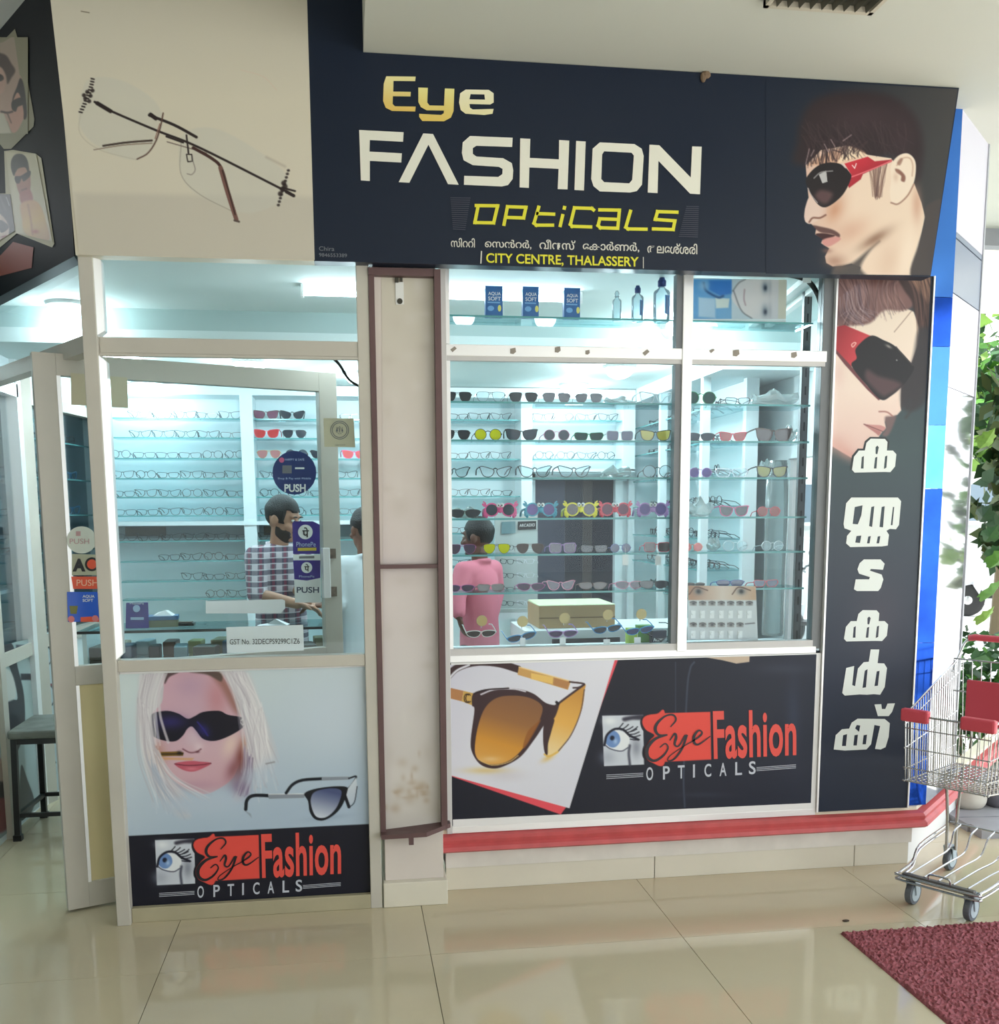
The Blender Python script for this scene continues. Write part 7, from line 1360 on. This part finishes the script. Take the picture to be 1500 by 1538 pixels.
def foliage(root, pts, n, size, mats, seed, name='foliage'):
    g = np.random.default_rng(seed)
    for mi, m in enumerate(mats):
        b = B(); N = n//len(mats)
        for k in range(N):
            c, r = pts[g.integers(len(pts))]; d = g.normal(0, 1, 3); d /= np.linalg.norm(d); p = np.array(c)+d*np.array(r)*g.uniform(.5, 1)**.5; s = size*g.uniform(.6, 1.4)
            u = g.normal(0, 1, 3); u /= np.linalg.norm(u); v = np.cross(u, g.normal(0, 1, 3)); v /= np.linalg.norm(v)
            b.add([p, p+u*s*.5+v*s*.3, p+u*s, p+u*s*.5-v*s*.3], [(0, 1, 2, 3)])
        o = link(name, b.me(name), m, root, kind='stuff')
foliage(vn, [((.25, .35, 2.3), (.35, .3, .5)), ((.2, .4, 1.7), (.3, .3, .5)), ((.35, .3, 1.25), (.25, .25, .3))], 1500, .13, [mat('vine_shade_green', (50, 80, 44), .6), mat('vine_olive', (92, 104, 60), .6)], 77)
BUSH = [LG_[1], LG_[3], LG_[0]]
for k, (x, y, lab) in enumerate(((4.0, 6.0, 'low leafy shrub behind the trolley handle'), (5.05, 6.4, 'low leafy shrub at the right edge beyond the trolley'))):
    t = thing('garden_shrub', lab, 'shrub', (x, y, 0)); foliage(t, [((0, 0, .55), (.35, .3, .35)), ((.15, .1, .3), (.3, .3, .3))], 700, .10, BUSH, 20+k)
    for j in range(4): B().tube([(.05*j-.1, 0, 0), (.12*j-.18, .03*j, .3), (.2*j-.3, .05*j, .6)], .009, 6).build('stem', MATS['vine_stem'], t)
for k, (x, y, h, r, lab) in enumerate(((8.1, 11.7, 4.8, 1.4, 'bushy green tree close beyond the right corner'), (13.2, 17.4, 5.5, 1.35, 'broad green tree behind the parked motorbikes'), (17.0, 22.0, 7.0, 2.4, 'tall hazy tree at far right background'), (4.4, 15.0, 5.0, 1.7, 'green tree seen through the shop side window'))):
    t = thing('tree', lab, 'tree', (x, y, -.01)); B().tube([(0, 0, 0), (.05, .02, h*.3), (-.05, .05, h*.55), (.1, 0, h*.8)], [.11, .09, .07, .03], 8).build('trunk', MATS['vine_stem'], t)
    for j in range(3): B().tube([(0, 0, h*.4), ((.5-.5*j)*r*.7, .2*r, h*.6), ((.5-.5*j)*r, .3*r, h*.75)], [.05, .035, .015], 6).build('branch', MATS['vine_stem'], t)
    foliage(t, [((0, 0, h*.72), (r, r, h*.26)), ((r*.4, -.2, h*.55), (r*.7, r*.7, h*.16)), ((-r*.5, .1, h*.6), (r*.6, r*.6, h*.16))], 2600, .22, LG_[:4], 40+k)
bwl = thing('boundary_wall', 'white boundary wall far behind the parked motorbikes', 'wall', (10, 19, 0)); B().box(-9, 0, -.01, 16, .2, 1.3).build('wall_body', mat('lime_white', (232, 232, 228), .8), bwl); B().box(-9, -.04, 1.3, 16, .24, 1.38).build('wall_coping', mat('coping_grey', (170, 170, 168), .8), bwl)
fe = thing('rail_fence', 'white pipe railing in front of the far boundary wall', 'fence', (9, 15.6, 0)); FW_ = mat('rail_white', (236, 238, 238), .5)
for k in range(9): B().tube([(-5+k*1.4, 0, -.01), (-5+k*1.4, 0, 1.25)], .035, 8).build('post', FW_, fe)
for z in (.45, .85, 1.22): B().tube([(-5, 0, z), (6.2, 0, z)], .03, 8).build('rail', FW_, fe)
def bike(loc, rz, lab, c):
    t = thing('motor_scooter', lab, 'scooter', loc, rz); pm = mat('scooter_paint_%d' % c[0], c, .35, coat=.4)
    for x in (-.62, .62):
        w = B().lathe([(.19, -.05), (.24, -.045), (.255, -.02), (.255, .02), (.24, .045), (.19, .05)], (x, 0, .255), 22, 'y').build('wheel', BLACK, t); B().lathe([(.03, -.06), (.15, -.03), (.15, .03), (.03, .06)], (x, 0, .255), 14, 'y').build('wheel_rim', CHROME, w)
    B().tube(spl([(.62, 0, .3), (.50, 0, .62), (.40, 0, .95)], False, 4), .03, 8).build('fork', CHROME, t); h = B().tube(spl([(.42, -.32, 1.02), (.44, -.15, 1.0), (.40, 0, .98), (.44, .15, 1.0), (.42, .32, 1.02)], False, 4), .014, 8).build('handlebar', BLACK, t)
    for y in (-.32, .32): B().ell((.46, y, 1.16), (.015, .06, .04), 10, 6).build('mirror', BLACK, h)
    B().hexa([(.46, -.18, .35), (.56, -.14, .5), (.56, .14, .5), (.46, .18, .35), (.36, -.2, .9), (.46, -.1, 1.0), (.46, .1, 1.0), (.36, .2, .9)]).build('front_shield', pm, t, bev=.02); B().ell((.50, 0, .92), (.06, .08, .07), 12, 8).build('headlamp', FW_, t)
    B().hexa([(-.75, -.14, .42), (.05, -.16, .36), (.05, .16, .36), (-.75, .14, .42), (-.72, -.13, .70), (.0, -.15, .70), (.0, .15, .70), (-.72, .13, .70)]).build('body_shell', pm, t, bev=.04); B().box(0, -.14, .30, .48, .14, .35).build('footboard', BLACK, t, bev=.01); B().box(-.70, -.13, .705, .0, .13, .79).build('seat', BLACK, t, bev=.03)
    B().prism([(.40, -.07, .54), (.62, -.07, .56), (.84, -.07, .44), (.62, -.07, .50)], (0, .14, 0)).build('mudguard', pm, t, bev=.01)
bike((5.75, 11.4, -.0099), 2.3, 'white scooter seen through the shop side window', (226, 226, 228)); bike((10.3, 14.6, -.0099), 2.6, 'pale grey scooter parked at the right edge background', (186, 186, 190)); bike((12.3, 14.1, -.0099), 2.4, 'dark blue scooter parked behind the grey one', (40, 50, 80))
cp = thing('canopy', 'cream sloped canopy high at the right edge beyond the veranda', 'canopy', (5.6, 7.5, 3.5)); B().hexa([(-1.0, -.6, .35), (2.5, -.6, .35), (2.5, 1.2, -.1), (-1.0, 1.2, -.1), (-1.0, -.6, .4), (2.5, -.6, .4), (2.5, 1.2, -.05), (-1.0, 1.2, -.05)]).build('canopy_sheet', mat('canopy_cream', (236, 226, 200), .7), cp); 
for x in (-.9, 2.4): B().tube([(x, 1.1, -3.51), (x, 1.1, -.1)], .04, 8).build('post', FW_, cp)
bl = thing('pale_building', 'pale building with dark windows across the road in the far background', 'building', (20, 34, 0)); B().box(-14, 0, -.01, 16, 8, 7.5).build('wall', mat('far_wall', (226, 224, 216), .8), bl)
for i in range(8):
    for z in (1.2, 4.6): f = B().box(-12+i*3.4, -.06, z, -10.4+i*3.4, .02, z+1.5).build('window', FW_, bl); B().box(-11.9+i*3.4, -.08, z+.1, -10.5+i*3.4, -.05, z+1.4).build('pane', mat('far_pane', (96, 112, 124), .2), f)
